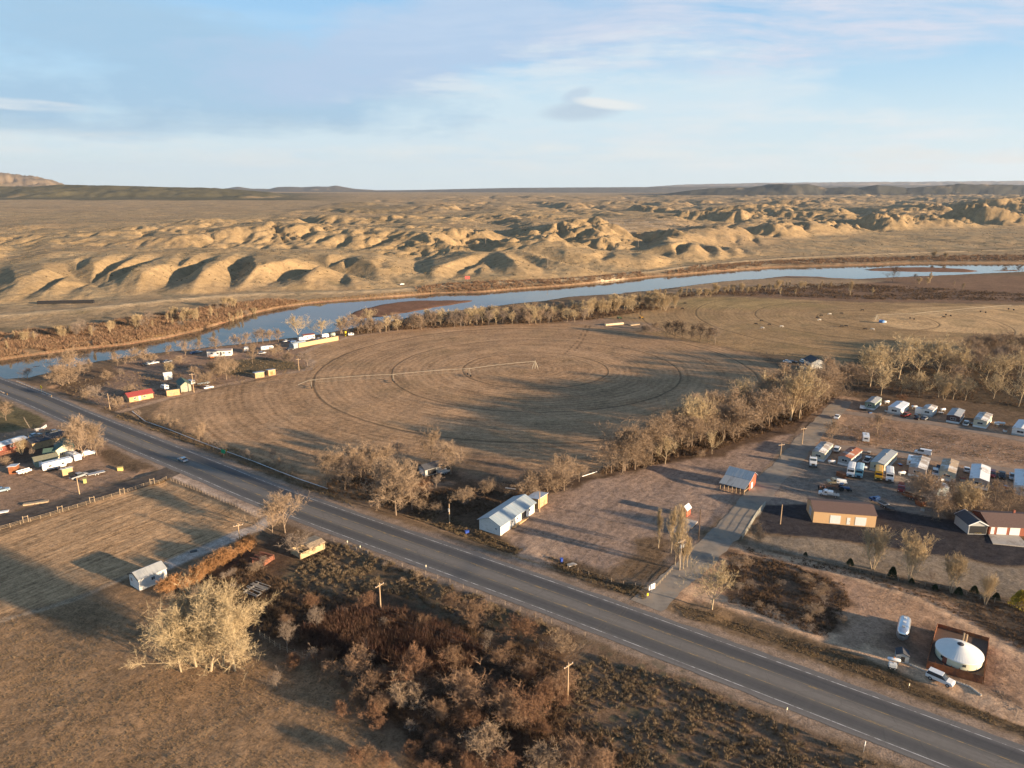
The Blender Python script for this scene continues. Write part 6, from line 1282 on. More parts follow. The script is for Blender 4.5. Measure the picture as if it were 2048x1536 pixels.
def airstream():
    a, rz = vloc(1805.2, 1267.5, 1802, 1284); t = thing('silver_trailer', 'rounded polished silver travel trailer on the dirt above the yurt', 'trailer', (a.x, a.y, .02), rz); Ln, w, h = 7.4, 2.4, 2.5
    mb = MB(); n = 20; secs = [(-Ln / 2, .45), (-Ln / 2 + .25, .74), (-Ln / 2 + .8, .93), (-Ln / 2 + 1.5, 1), (Ln / 2 - 1.5, 1), (Ln / 2 - .8, .93), (Ln / 2 - .25, .74), (Ln / 2, .45)]; vs = []
    for x, s in secs:
        for k in range(n):
            q = 6.2832 * k / n; c, d = math.cos(q), math.sin(q); yy = math.copysign(abs(c) ** .6, c) * w / 2 * s; z = .5 + h * .5 * .93 + math.copysign(abs(d) ** .6, d) * (h * .465) * (s if d > 0 else 1); vs.append((x, yy, z))
    fs = [(i * n + k, i * n + (k + 1) % n, (i + 1) * n + (k + 1) % n, (i + 1) * n + k) for i in range(len(secs) - 1) for k in range(n)] + [tuple(range(n)), tuple(range(len(vs) - n, len(vs)))]
    mb.add(vs, fs); mb.build('body', ALU, t, smooth=True)
    for x in (-1.9, -.1, 1.9): MB().box(x - .35, x + .35, -.32, .32, 2.78, 2.95).build('roof_vent', TRW if x < 1 else GRY, t, bevel=.05)
    for s in (-1, 1):
        for x in (-2.2, .8): MB().box(x, x + .9, s * 1.2 - .03, s * 1.2 + .03, 1.5, 2.0).build('window', GL, t)
    MB().box(Ln / 2 - .30, Ln / 2 + .02, -.55, .55, 1.6, 2.0).build('window', GL, t); wheels(t, (-.45, .4), 2.3, .34)
airstream()
def tank(label, u, v, ang=.3, Ln=2.6, r=.48, group='white propane tanks in the mobile home park', name='propane_tank', m=None):
    x, y = G(u, v); t = thing(name, label, 'tank', (x, y, 0), ang, group); mb = MB(); n = 14
    pf = [(-Ln / 2, .01), (-Ln / 2 + .08, r * .6), (-Ln / 2 + .3, r * .97), (Ln / 2 - .3, r * .97), (Ln / 2 - .08, r * .6), (Ln / 2, .01)]
    mb.tube([(p, 0, .35 + r) for p, _ in pf], [q for _, q in pf], n); mb.build('vessel', m or Pw, t, smooth=True)
    for x in (-Ln * .3, Ln * .3): MB().box(x - .1, x + .1, -r * .7, r * .7, -.1, .5).build('saddle', GRY, t)
    MB().tube([(0, 0, .35 + 2 * r - .05), (0, 0, .35 + 2 * r + .18)], .12, 8).build('valve_cap', mat('orange cap', (.6, .2, .03)), t)
for (zx, zy, w) in [(1058, 168, 'right of the green banded mobile home'), (1256, 204, 'right of the ribbed roof mobile home'), (1463, 224, 'right of the short white mobile home'), (1848, 322, 'right of the upper cream mobile home, left one'), (1885, 324, 'right of the upper cream mobile home, right one'), (660, 602, 'behind the semi truck cab'), (890, 642, 'behind the blue bus'), (1166, 684, 'right of the long cream mobile home'), (1443, 738, 'below the cream blotched mobile home')]:
    tank('white propane tank ' + w, 1480 + zx / 3.606, 760 + zy / 3.606, rnd.uniform(-.5, .3))
tank('white propane tank beside the dark shed near the yurt', 1787, 1325, -.35, 2.5, .38, None)
tank('pale green tank at the end of the hamlet', 666, 673, .2, 3.2, 1.1, None, 'storage_tank', mat('pale green tank paint', (.35, .42, .36), .6))
building('dark_shed', 'small dark roofed grey shed near the white propane tank', 'shed', (1791, 1320), (1817, 1326), 2.2, 1.3, .5, GRY, RDK, [('f', Dr, .9, 0, .7, 1.1, TRD)], ridge='y', oh=.08)
def tote():
    x, y = G(1784.5, 1336); t = thing('water_tote', 'white square water container in front of the propane tank', 'container', (x, y, 0), -.4)
    MB().box(-.75, .75, -.5, .5, .25, 1.15).build('bottle', WH, t, bevel=.12); MB().box(-.8, .8, -.55, .55, .05, .24).build('pallet', TRD, t); MB().tube([(0, 0, 1.15), (0, 0, 1.25)], .12, 10).build('cap', TRD, t); wheels(t, (-.4, .4), 1.2, .22, .12)
tote()
def semi():
    a, rz = vloc(1625, 931, 1626.5, 942); t = thing('semi_truck', 'white semi truck cab at the edge of the gravel yard', 'truck', (a.x, a.y, .02), rz)
    MB().box(-3.2, 2.4, -.45, .45, .65, .95).build('chassis', TRD, t); MB().prism([(-.6, .8), (-.6, 3.0), (.7, 3.0), (.95, 1.95), (2.5, 1.8), (2.6, .8)], -1.15, 1.15, 'y').build('cab', Pw, t, bevel=.08)
    MB().prism([(.76, 2.0), (.66, 2.8), (.78, 2.8), (.97, 2.0)], -1.0, 1.0, 'y').build('windscreen', GL, t); MB().box(2.58, 2.64, -.5, .5, .95, 1.65).build('grille', TRD, t); wheels(t, (-2.7, -1.6, 1.9), 2.3, .5, .3)
    for s in (-1, 1): MB().tube([(-.75, s * 1.0, .8), (-.75, s * 1.0, 3.4)], .08, 8).build('exhaust_stack', STEEL, t); MB().box(2.6, 2.66, s * .85 - .15, s * .85 + .15, 1., 1.25).build('headlight', HL, t)
    MB().box(-3.2, -1.6, -.9, .9, .97, 1.1).build('fifth_wheel_plate', RUST, t)
semi()
def work_truck(label, u, v, u2, v2, cab, bed, bedm, name='flatbed_truck', load=None):
    a, rz = vloc(u, v, u2, v2); t = thing(name, label, 'truck', (a.x, a.y, .02), rz)
    MB().prism([(.4, .5), (.4, 1.9), (1.4, 1.9), (1.9, 1.2), (2.9, 1.1), (3.0, .5)], -.98, .98, 'y').build('cab', cab, t, bevel=.07); MB().box(-3., .3, -1.05, 1.05, .75, .95).build('bed', bedm, t)
    MB().prism([(1.45, 1.22), (1.22, 1.8), (1.42, 1.85), (1.88, 1.25)], -.85, .85, 'y').build('windscreen', GL, t)
    for s in (-1, 1): MB().box(.6, 1.25, s * .98 - .02, s * .98 + .02, 1.25, 1.75).build('side_window', GL, t); MB().box(2.97, 3.03, s * .7 - .14, s * .7 + .14, .75, .95).build('headlight', HL, t)
    wheels(t, (-1.9, 2.1), 2.0, .4, .26)
    if load: load(t)
work_truck('tan tow truck with white boom behind the orange tractor', 1673, 968, 1661, 967.5, paintm('tan', (.42, .35, .22)), 1, Pw, 'tow_truck', lambda t: (MB().prism([(-2.8, .95), (-2.9, 1.5), (.1, 1.9), (.2, 1.4)], -.35, .35, 'y').build('boom', Pw, t), MB().box(-2.6, -.4, -1., 1., .96, 1.2).build('tool_box', Pw, t)))
work_truck('white service truck with flat bed behind the workshop', 1657, 992, 1641, 989.5, Pw, 1, GRY, 'service_truck', lambda t: (MB().box(-1.2, .3, -.95, .95, .96, 1.75).build('crew_cab', Pw, t, bevel=.06), MB().tube([(-2, 0, .95), (-2.2, .2, 2.0), (-2.9, .3, 1.8)], .07, 6).build('hoist', TRD, t)))
work_truck('dark red truck facing the workshop', 1802, 980, 1801, 990, Pr, 1, RUST, 'flatbed_truck', lambda t: MB().box(-2.8, -.6, -.9, .9, .97, 1.7).build('load', DRED, t))
work_truck('dark blue truck with a long steel bed right of the workshop', 1757, 1007, 1745, 1001, Pb, 1, GRY, 'flatbed_truck', lambda t: MB().box(-2.6, -.3, -.6, .6, .97, 1.15).build('load', TRD, t))
def flat_trailer(label, u, v, u2, v2, Ln, w, m, rails=True, grp=None):
    a, rz = vloc(u, v, u2, v2); t = thing('flat_trailer', label, 'trailer', (a.x, a.y, .02), rz, grp); MB().box(-Ln / 2, Ln / 2, -w / 2, w / 2, .55, .68).build('deck', m, t); wheels(t, (-.5, .4), w, .33)
    MB().prism([(Ln / 2, -.5), (Ln / 2 + 1.2, -.05), (Ln / 2 + 1.2, .05), (Ln / 2, .5)], .55, .65, 'z').build('hitch', TRD, t)
    if rails:
        for s in (-1, 1): MB().box(-Ln / 2, Ln / 2, s * w / 2 - .04, s * w / 2 + .04, .68, 1.2).build('side_rail', m, t)
flat_trailer('white sided open trailer left of the green banded mobile home', 1726, 817, 1728, 811, 5, 2.3, Pw); flat_trailer('black flat trailer right of the dark blue truck', 1772, 1015, 1782, 1020, 4.6, 2.0, TRD, False)
flat_trailer('rusty open trailer at the right of the gravel yard', 1826, 998, 1838, 1002, 6, 2.2, RUST); flat_trailer('grey boat trailer right of the silver pickup', 193, 949, 206, 946, 5, 2.0, STEEL, False); flat_trailer('bare steel frame between the two tractors', 1664, 976, 1675, 977, 5.5, 1.6, RUST, False)
flat_trailer('grey trailer beside the old garage in the trees', 888, 947, 897, 944, 3.6, 1.9, GRY); flat_trailer('small white truck bed trailer in the far left yard', 49, 946.5, 58, 944, 4, 1.8, Pw)
def tractor(label, u, v, u2, v2, m):
    a, rz = vloc(u, v, u2, v2); t = thing('tractor', label, 'tractor', (a.x, a.y, .02), rz); MB().prism([(-.4, .7), (-.4, 1.25), (1.5, 1.3), (1.7, 1.2), (1.7, .7)], -.35, .35, 'y').build('bonnet', m, t, bevel=.05)
    for s in (-1, 1):
        MB().tube([(-.8, s * .95 - .2, .75), (-.8, s * .95 + .2, .75)], .75, 14).build('rear_wheel', RUB, t); MB().tube([(1.2, s * .75 - .12, .42), (1.2, s * .75 + .12, .42)], .42, 12).build('front_wheel', RUB, t)
        MB().box(-1.35, -.3, s * .72 - .2, s * .72 + .2, 1.5, 1.58).build('fender', m, t); MB().box(-1.1, -1.0, s * .5 - .04, s * .5 + .04, 1.3, 2.3).build('post', TRD, t)
    MB().box(-1.1, -.5, -.3, .3, 1.1, 1.3).build('seat', DK, t); MB().box(-1.3, -.2, -.6, .6, 2.3, 2.38).build('canopy', m, t); MB().tube([(.9, 0, 1.2), (.9, 0, 1.9)], .05, 6).build('exhaust', TRD, t); MB().box(1.75, 2.3, -.8, .8, .2, .75).build('loader_bucket', TRD, t)
tractor('orange tractor at the left of the gravel yard', 1643.5, 980.5, 1640, 973, paintm('orange', (.45, .15, .03))); tractor('blue tractor right of the bare steel frame', 1687, 981, 1697, 982, Pb)
tractor('orange machine below the long white hamlet home', 422, 718.5, 434, 718, paintm('orange', (.45, .15, .03))); tractor('yellow machine by the timber yard between the fields', 1282, 637, 1290, 637, By); tractor('green machine by the timber yard between the fields', 1238, 638, 1246, 638, paintm('green', (.04, .12, .04)))
# ------------------------------------------------------------------ poles, signs, fences
def pole(label, u, v, vt, arm=True, trans=0, rz=.9, m=None, r=.15, hm=None, grp='utility poles'):
    x, y = G(u, v); h = hm or HM(u, v, vt); t = thing('utility_pole', label, 'utility pole', (x, y, zat(x, y)), rz, grp)
    MB().tube([(0, 0, -.4), (0, 0, h)], [r * 1.15, r * .75], 8).build('pole', m or POLEW, t)
    if arm:
        c = MB().box(-1.2, 1.2, -.1, .02, h - .75, h - .6).build('crossarm', m or POLEW, t)
        for k in (-1.1, -.4, .4, 1.1): MB().tube([(k, -.04, h - .6), (k, -.04, h - .42)], .045, 6).build('insulator', TRW, c)
    for k in range(trans): MB().tube([(.42 * (1 if k % 2 else -1), -.25, h - 2.2), (.42 * (1 if k % 2 else -1), -.25, h - 1.3)], .26, 10).build('transformer', STEEL, t)
    return Vector((x, y, h))
pole('tan power pole in the scrub slope above the thicket', 762, 1226, 1163); pA = pole('tall power pole near the bottom right of the thicket', 1135, 1400, 1322, rz=.75)
pole('power pole between the gravel drive and the willow hedge', 481, 1094, 1045, rz=.5); pole('pole with lamp in the weeds left of the long white building', 899, 1044, 1003, arm=False, trans=1)
pole('thin pole in front of the tan shed', 1079, 1022, 982, arm=False); pole('pole in the weeds behind the concrete slab', 1397, 1078, 1018, arm=False, m=bark('dark old pole', (.16, .11, .075)))
pB = pole('power pole with two transformers among the poplars', 1359, 1140, 1078, trans=2, rz=.6, m=FENW); pole('pole with lamp left of the tan workshop', 1560.5, 1047, 1007.5, arm=False)
pole('power pole at the side road near the park entrance', 1604, 888, 854, rz=.3); pole('power pole across the side road from the tan mobile home', 1560, 919, 886, rz=.3); pole('power pole at the edge of the round field by the hamlet', 598, 740, 715, rz=.3)
pole('power pole left of the red roofed house', 220, 818, 786, arm=False); pole('power pole right of the grey green barn', 388, 784, 745, rz=.2); pole('pole in the dirt yard below the silver pickup', 159, 988, 955, arm=False); pole('pole beside the dark red trailer house', 60, 889, 862, arm=False)
for i, (zx, zy) in enumerate([(795, 300), (940, 390), (1305, 432), (1832, 458), (715, 245), (885, 338)]):
    u, v = 650 + zx / 2.926, 340 + zy / 2.926; x, y = G(u, v, 26); z = zat(x, y)
    for _ in range(6): x, y = G(u, v, z); z = zat(x, y)
    t = thing('utility_pole', f'{ordn([5,6,3,0,1,2][i] % 6 + 1)} thin dark pole from the near end on the badlands', 'utility pole', (x, y, z), .9, 'power poles across the badlands'); MB().tube([(0, 0, -.5), (0, 0, 12)], [.22, .14], 6).build('pole', FENW, t); MB().box(-1.5, 1.5, -.1, .1, 10.8, 11.05).build('crossarm', FENW, t)
def wire(a, b, sag, offs, label, grp='power lines'):
    d = (b - a); n = Vector((-d.y, d.x, 0)).normalized(); t = thing('power_line', label, 'power line', tuple(a), 0, grp)
    for o in offs:
        mb = MB(); pts = [(a.lerp(b, k / 14) + n * o - Vector((0, 0, sag * 4 * (k / 14) * (1 - k / 14)))) - a for k in range(15)]; mb.tube(pts, .022, 4); mb.build('wire', TRD, t)
wire(pA - Vector((0, 0, .45)), pB - Vector((0, 0, .45)), 1.0, (-1.1, -.4, .4, 1.1), 'overhead wires crossing the highway between two power poles')
def fence(name, label, P, m, sp=3., h=1.2, rails=(.5, 1.05), pr=.06, cat='fence', rr=.03, z0=None):
    W_ = smooth_line(L(P), 1) if len(P) > 2 else L(P); x0, y0 = W_[0]; t = thing(name, label, cat, (x0, y0, 0)); pts = []
    for a, b in zip(W_[:-1], W_[1:]):
        d = math.hypot(b[0] - a[0], b[1] - a[1]); n = max(1, round(d / sp)); pts += [(a[0] + (b[0] - a[0]) * k / n, a[1] + (b[1] - a[1]) * k / n) for k in range(n)]
    pts.append(W_[-1])
    if len(pts) > 98: pts = [pts[round(i * (len(pts) - 1) / 97)] for i in range(98)]
    P3 = [(x - x0, y - y0, zat(x, y)) for x, y in pts]
    pm = MB().tube([(0, 0, -.3), (0, 0, h)], pr, 5).build('post', m, t); pm.location = P3[0]
    for p in P3[1:]:
        c = pm.copy(); C.objects.link(c); c.location = p; c.rotation_euler = (rnd.gauss(0, .03), rnd.gauss(0, .03), 0)
    for r in rails: MB().tube([(p[0], p[1], p[2] + r) for p in P3], rr, 4).build('rail', m, t)
    return t
pale = mat('pale fence wood', (.34, .26, .17), .9, var=.3)
fence('wooden_fence', 'pale wooden rail fence along the dark dirt road', [(-60, 1077), (0, 1060), (120, 1026), (240, 990), (333, 958)], pale, 2.4, 1.3, (.4, .8, 1.2), .05, rr=.03)
for i, (u, v) in enumerate([(52, 1044), (121, 1024), (185, 1005), (245, 988), (305, 968)]):
    x, y = G(u, v); t = thing('fence_brace', f'{ordn(i + 1)} tall wooden brace frame from the left on the dirt road fence', 'fence brace', (x, y, 0), .55, 'brace frames on the dirt road fence')
    for s in (-.6, .6): MB().tube([(s, .12, -.2), (s, .12, 1.9)], .09, 6).build('post', pale, t)
    MB().tube([(-.7, .12, 1.6), (.7, .12, 1.6)], .06, 5).build('rail', pale, t)
fence('wire_fence', 'wire fence between the striped field and the gravel apron', [(342, 960), (400, 983), (460, 1008), (520, 1035)], FENW, 1.6, 1.2, (.5, .8, 1.1), .05, rr=.02)
fence('wire_fence', 'wire fence from the thicket corner into the meadow', [(520, 1270), (560, 1298), (620, 1318), (648, 1334)], pale, 2., 1.4, (.5, 1.), .07, rr=.02)
fence('chain_fence', 'pale mesh fence at the corner of the asphalt yard', [(1530, 1012), (1512, 1034), (1497, 1060), (1484, 1078)], mat('pale fence mesh', (.42, .40, .32), .7), .8, 1.6, (.2, .55, .9, 1.25, 1.6), .04, rr=.03)
fence('yard_fence', 'low fence running below the gravel yard', [(1484, 1080), (1520, 1095), (1620, 1118), (1720, 1142), (1850, 1172), (2048, 1215)], FENW, 3, 1.2, (.6, 1.1), .05, rr=.015)
fence('wire_fence', 'fence posts by the drive of the two storey house', [(1520, 707), (1545, 722), (1560, 735), (1575, 747)], TRD, 3.2, 1.3, (1.,), .1, rr=.03)
fence('wire_fence', 'fence posts behind the two storey house', [(1520, 706), (1560, 709), (1610, 713), (1660, 721), (1700, 727)], TRD, 3.5, 1.3, (1.,), .1, rr=.03)
fence('wire_fence', 'wire fence in the weeds between highway and thicket', [(668, 1084), (760, 1118), (900, 1165), (1040, 1222), (1170, 1272)], FENW, 4, 1.1, (.5, 1.), .05, rr=.012)
fence('picket_fence', 'reddish picket fence in front of the dark red trailer house', [(-20, 918), (0, 911), (32, 902)], mat('red brown pickets', (.30, .13, .08), .9), .35, 1.2, (.4, 1.), .07, rr=.04)
fence('board_fence', 'white board fence at the end of the left farm drive', [(70, 860), (82, 856), (93, 852)], TRW, .7, 1.2, (.4, .8, 1.1), .07, rr=.07)
fence('wire_fence', 'fence line across the pasture at the upper left farm', [(-10, 880), (30, 868), (62, 860), (48, 835)], FENW, 3, 1.1, (.5, 1.), .06, rr=.02)
fence('wire_fence', 'low fence along the bottom of the bare lot', [(1135, 1130), (1200, 1150), (1295, 1178)], FENW, 3, 1.1, (.5, 1.), .05, rr=.012)
fence('wire_fence', 'fence at the entrance of the bare lot beside the side road', [(1310, 1178), (1345, 1140)], pale, 1.6, .9, (.4, .8), .06, rr=.03)
fence('retaining_wall', 'long pale stone edge below the yurt deck', [(1820, 1327), (1850, 1340), (1900, 1357), (1940, 1372), (1962, 1387)], mat('pale stones', (.42, .38, .32), .9, var=.3, scale=3), .45, .28, (.05,), .2, 'wall', rr=.22)
def guard(label, P):
    W_ = L(P); x0, y0 = W_[0]; t = thing('guardrail', label, 'guardrail', (x0, y0, 0)); n = 14; pts = []
    (a, b), (c, d) = W_[0], W_[-1]
    for k in range(n + 1): pts.append((a + (c - a) * k / n - x0, b + (d - b) * k / n - y0))
    for p in pts: MB().box(p[0] - .09, p[0] + .09, p[1] - .09, p[1] + .09, -.3, .75).build('post', FENW, t)
    mb = MB(); 
    for z in (.5, .66): mb.tube([(p[0], p[1], z) for p in pts], .07, 6)
    mb.build('rail', STEEL, t)
guard('steel guardrail by the river bridge, far side of the highway', [(34, 764), (104, 793)]); guard('steel guardrail by the river bridge, near side of the highway', [(-30, 770), (8, 787)])
def sign(name, label, u, v, h, shape, w, hh, m, rz=None, post=STEEL, txt=None, tm=None, seen='sign'):
    x, y = G(u, v); t = thing(name, label, seen, (x, y, zat(x, y)), rz if rz is not None else -.5); MB().tube([(0, 0, -.3), (0, 0, h + .3)], .05, 6).build('post', post, t)
    if shape == 'd': pr = [(0, h - w * .7), (w * .7, h), (0, h + w * .7), (-w * .7, h)]
    else: pr = [(-w / 2, h - hh / 2), (w / 2, h - hh / 2), (w / 2, h + hh / 2), (-w / 2, h + hh / 2)]
    MB().prism(pr, -.09, -.055, 'y').build('panel', m, t); return t
YS = mat('yellow sign face', (.72, .52, .02), .5, var=.04); GS = mat('green sign face', (.01, .28, .12), .5, var=.04); OS = mat('orange marker', (.75, .33, .02), .5, var=.04)
sign('road_sign', 'yellow diamond sign beside the bridge guardrail', 84, 783, 2.2, 'd', 1.3, 0, YS); sign('road_sign', 'green sign beside the highway under the striped pipe', 447.5, 912, 1.9, 'r', 2., 1.5, GS); sign('road_sign', 'small orange sign right of the green sign', 454, 909, 1.9, 'd', .9, 0, OS)
sign('marker_post', 'yellow marker at the near end of the far guardrail', 103, 795, .8, 'r', .7, .7, OS); sign('marker_post', 'yellow marker at the left edge of the highway', 15, 791, .8, 'r', .7, .7, OS)
sign('notice_board', 'white notice board at the side road junction', 1303, 1184, 1.5, 'r', 1.9, 1.4, TRW, .55); sign('marker_post', 'small yellow marker below the white notice board', 1295, 1193, .6, 'r', .4, .7, YS, .3)
sign('road_sign', 'white diamond sign by the highway at the bottom right', 1727, 1503, 1.7, 'd', .85, 0, TRW, .95, seen='sign')
for i, (u, v) in enumerate([(695, 1088), (720.5, 1098), (852, 1137), (1573, 1424), (1818, 1370)]): sign('marker_post', ['pale marker post nearest the ruined cabin by the highway', 'second pale marker post right of the ruined cabin', 'pale marker post above the sagebrush slope by the highway', 'thin marker post by the highway below the junction lot', 'pale yellow marker post below the silver trailer'][i], u, v, .8, 'r', .22, .5, mat('pale marker', (.6, .56, .40)), .5)
sign('road_sign', 'red sign beside the river road under the bluffs', 935, 568, 4, 'r', 5, 3, mat('red sign face', (.6, .12, .10)), 0)
wire(GV(481, 1094, 7.2), GV(762, 1226, 7.4), .9, (-1.1, 0, 1.1), 'overhead wires from the gravel drive pole to the scrub slope pole')
wire(GV(762, 1226, 7.4), pA - Vector((0, 0, .45)), .9, (-1.1, 0, 1.1), 'overhead wires above the thicket between two power poles')
wire(GV(1604, 888, 8.), GV(1560, 919, 7.8), .5, (-.9, 0, .9), 'overhead wires beside the side road near the park')
# ------------------------------------------------------------------ irrigation
def pivot(label, C0, towers, end, grp, seed):
    c = GV(*C0); t = thing('centre_pivot', label, 'irrigation machine', (c.x, c.y, 0), 0, grp); zp = 3.9
    Tp = [GV(*p) - c for p in towers]; E = GV(*end, zp) - c if end else None; E = Vector((E.x, E.y, 0)) if E is not None else None
    nodes = [Vector((0, 0, 0))] + Tp + ([E] if E is not None else [])
    base = MB()
    for sx_ in (-1, 1):
        for sy_ in (-1, 1): base.tube([(1.6 * sx_, 1.6 * sy_, 0), (.3 * sx_, .3 * sy_, zp - .2)], .09, 5)
    base.tube([(0, 0, 0), (0, 0, zp + .5)], .16, 8); base.build('pivot_frame', PVT, t)
    for i, (a, b) in enumerate(zip(nodes[:-1], nodes[1:])):
        mb = MB(); d = b - a; n = 10; sg = .35 if d.length > 25 else .2; P = [a + d * k / n + Vector((0, 0, zp + sg * 4 * (k / n) * (1 - k / n))) for k in range(n + 1)]; mb.tube(P, .07, 6); side = Vector((-d.y, d.x, 0)).normalized()
        if d.length > 25:
            for s in (-1, 1):
                Q = [P[0]] + [P[k] - Vector((0, 0, 1.5)) + side * s * .8 for k in range(1, n)] + [P[n]]; mb.tube(Q, .016, 4)
                for k in range(1, n): mb.tube([P[k], Q[k]], .014, 4)
        mb.build('span', PVT, t)
    for p in Tp:
        d = p.normalized(); s = Vector((-d.y, d.x, 0)); tw = MB()
        for k in (-1, 1): tw.tube([p + s * 2.1 * k + Vector((0, 0, .5)), p + Vector((0, 0, zp))], .07, 5)
        tw.tube([p + s * 2.3 + Vector((0, 0, .55)), p - s * 2.3 + Vector((0, 0, .55))], .09, 5); o = tw.build('tower', PVT, t)
        for k in (-1, 1): MB().tube([p + s * 2.1 * k + d * .18 + Vector((0, 0, .6)), p + s * 2.1 * k - d * .18 + Vector((0, 0, .6))], .6, 12).build('wheel', RUB, o)
pivot('irrigation pivot machine across the round field', (1070, 737), [(938.5, 752), (786.8, 764), (623, 775.5)], (595.5, 770), 'centre pivot machines', 1)
pivot('irrigation pivot machine in the far pasture field', (1752, 641), [(1824, 638.5), (1896.5, 631.5), (1966, 625), (2022, 620)], (2037, 611.7), 'centre pivot machines', 2)
x, y = G(1752, 643.5); t = thing('water_trough', 'blue water tank at the middle of the far pasture', 'tank', (x + 2.5, y - 3, 0)); MB().lathe([(0, .1), (1.9, .1), (1.9, 1.7), (1.7, 1.7), (1.7, 1.5), (0, 1.5)], 20).build('tank_wall', mat('blue tank paint', (.07, .19, .42), .5), t); MB().box(1.9, 3.2, -.6, .6, 0, 1.2).build('pump_box', Pw, t)
def pipe(label, P, r=.13, grp=None):
    W_ = L(P); x0, y0 = W_[0]; mb = MB(); mb.tube([(x - x0, y - y0, zat(x, y) + .35) for x, y in W_], r, 7); o = mb.build('irrigation_pipe', PIPE); o.location = (x0, y0, 0); tag(o, label, 'pipe', grp)
pipe('long white irrigation pipe between highway and round field', [(264, 822), (290, 839), (340, 857), (380, 872), (421, 888), (507, 919.5), (560, 940), (600, 955), (655, 974)]); pipe('short white pipe left of the tan shed', [(1011, 976), (1031, 979)]); pipe('short white pipe in front of the tree line', [(1164, 954), (1194, 944)])
# ------------------------------------------------------------------ cattle
def cow_mesh(name, m):
    mb = MB(); mb.tube([(-1.05, 0, 1.02), (-.95, 0, 1.05), (-.5, 0, 1.02), (0, 0, .98), (.5, 0, 1.02), (.85, 0, 1.1), (1.05, 0, 1.12)], [.12, .3, .36, .4, .38, .3, .2], 10)
    mb.tube([(.9, 0, 1.15), (1.25, 0, .95), (1.5, 0, .55)], [.24, .17, .14], 8); mb.tube([(1.42, 0, .62), (1.6, 0, .4), (1.72, 0, .18)], [.15, .13, .08], 8)
    for s in (-1, 1):
        mb.tube([(.7, s * .22, .9), (.72, s * .22, .5), (.70, s * .22, 0)], [.13, .08, .06], 6); mb.tube([(-.75, s * .22, .95), (-.68, s * .22, .62), (-.85, s * .22, .42), (-.8, s * .22, 0)], [.17, .11, .07, .06], 6); mb.tube([(1.45, s * .1, .72), (1.42, s * .28, .76)], [.05, .03], 5)
    mb.tube([(-1.08, 0, 1.1), (-1.2, 0, .8), (-1.18, 0, .4)], [.04, .03, .04], 5)
    o = mb.build('cow', m); me = o.data; bpy.data.objects.remove(o); return me
CB = cow_mesh('black cow', mat('black hide', (.025, .02, .018), .8)); CW = cow_mesh('white cow', mat('cream hide', (.66, .60, .50), .8))
cows = [(1348 + a / 2.926, 340 + b / 2.926, k) for a, b, k in [(510, 885, 0), (480, 904, 0), (560, 908, 0), (862, 855, 0), (838, 868, 0), (978, 843, 0), (980, 918, 0), (1007, 918, 0), (1118, 933, 0), (1103, 823, 0), (1580, 865, 0), (518, 928, 1), (628, 920, 1), (852, 880, 1), (912, 846, 1), (1162, 936, 1)]] + [(1344.7, 616, 0), (1365, 618.5, 0), (1370, 608, 0)]
cows.sort(); cc_ = [0, 0]
for u, v, k in cows:
    cc_[k] += 1; x, y = G(u, v); o = bpy.data.objects.new('cow', [CB, CW][k]); C.objects.link(o); o.location = (x, y, zat(x, y)); o.rotation_euler = (0, 0, rnd.choice([.2, 3.0, -.3, 2.7])); tag(o, f'{ordn(cc_[k])} {"black" if k == 0 else "white"} cow from the left grazing in the far pasture', 'cow', 'cattle grazing in the far pasture')
# ------------------------------------------------------------------ small clutter
def crate(name, label, cat, u, v, sx_, sy_, sz, m, rz=.4, lid=None, grp=None):
    x, y = G(u, v); t = thing(name, label, cat, (x, y, zat(x, y)), rz, grp); MB().box(-sx_ / 2, sx_ / 2, -sy_ / 2, sy_ / 2, -.1, sz).build('box', m, t, bevel=.05); MB().box(-sx_ / 2 - .06, sx_ / 2 + .06, -sy_ / 2 - .06, sy_ / 2 + .06, sz, sz + .08).build('lid', lid or m, t)
crate('hay_bale', 'yellow square bale in the left yard', 'bale', 240.5, 938, 1.7, 1.3, 1.2, mat('straw', (.46, .36, .13), .95, var=.2)); crate('drum_crate', 'yellow green crate below the silver pickup', 'crate', 170, 964, .9, .9, 1.4, mat('yellow green paint', (.36, .38, .14)))
crate('septic_lid', 'pale flat lid in the ditch below the bare lot', 'slab', 1144, 1124, 2.2, 1.2, .15, CONC); crate('blue_bin', 'blue bin beside the ditch of the bare lot', 'bin', 1123, 1118, .6, .6, 1.0, paintm('bin blue', (.04, .09, .4))); crate('blue_bin', 'bright blue barrel lying beside the long white building', 'bin', 934, 1060, 1.1, .6, .6, paintm('bin blue', (.04, .09, .4)))
crate('plank_stack', 'pale lumber stack at the bottom of the left yard', 'lumber', 72, 1006, 6.5, 1.3, .4, pale, .4); crate('sheet_stack', 'white sheets lying by the dirt road at the left', 'sheets', 7, 1023, 2.5, 1.2, .2, TRW); crate('plank_stack', 'stack of long pale timbers between the two round fields', 'lumber', 1228, 649, 15, 2.2, 1.1, mat('pale timber', (.55, .42, .27)), .45)
crate('plank_stack', 'second stack of pale boards in the timber yard', 'lumber', 1268, 649, 8, 3, .6, pale, .5); crate('culvert_wall', 'long dark low culvert wall under the left bluffs', 'wall', 134, 616, 42, 3, 2.2, DK, .12); crate('junk_pile', 'dark machinery pile left of the white bus', 'machinery', 1684, 952, 2.2, 3, 1.3, RUST); crate('junk_pile', 'rusty machinery at the right of the workshop yard', 'machinery', 1842, 1008, 2.6, 2, 1.1, RUST); crate('beehive_box', 'yellow post box by the hamlet trees', 'box', 691.5, 671, 1, 1, 3, YS); crate('manhole_slab', 'dark grate in the pale gravel drive', 'grate', 387, 1102, 1.6, 1.0, .06, TRD, .5)
rs = np.random.RandomState(77)
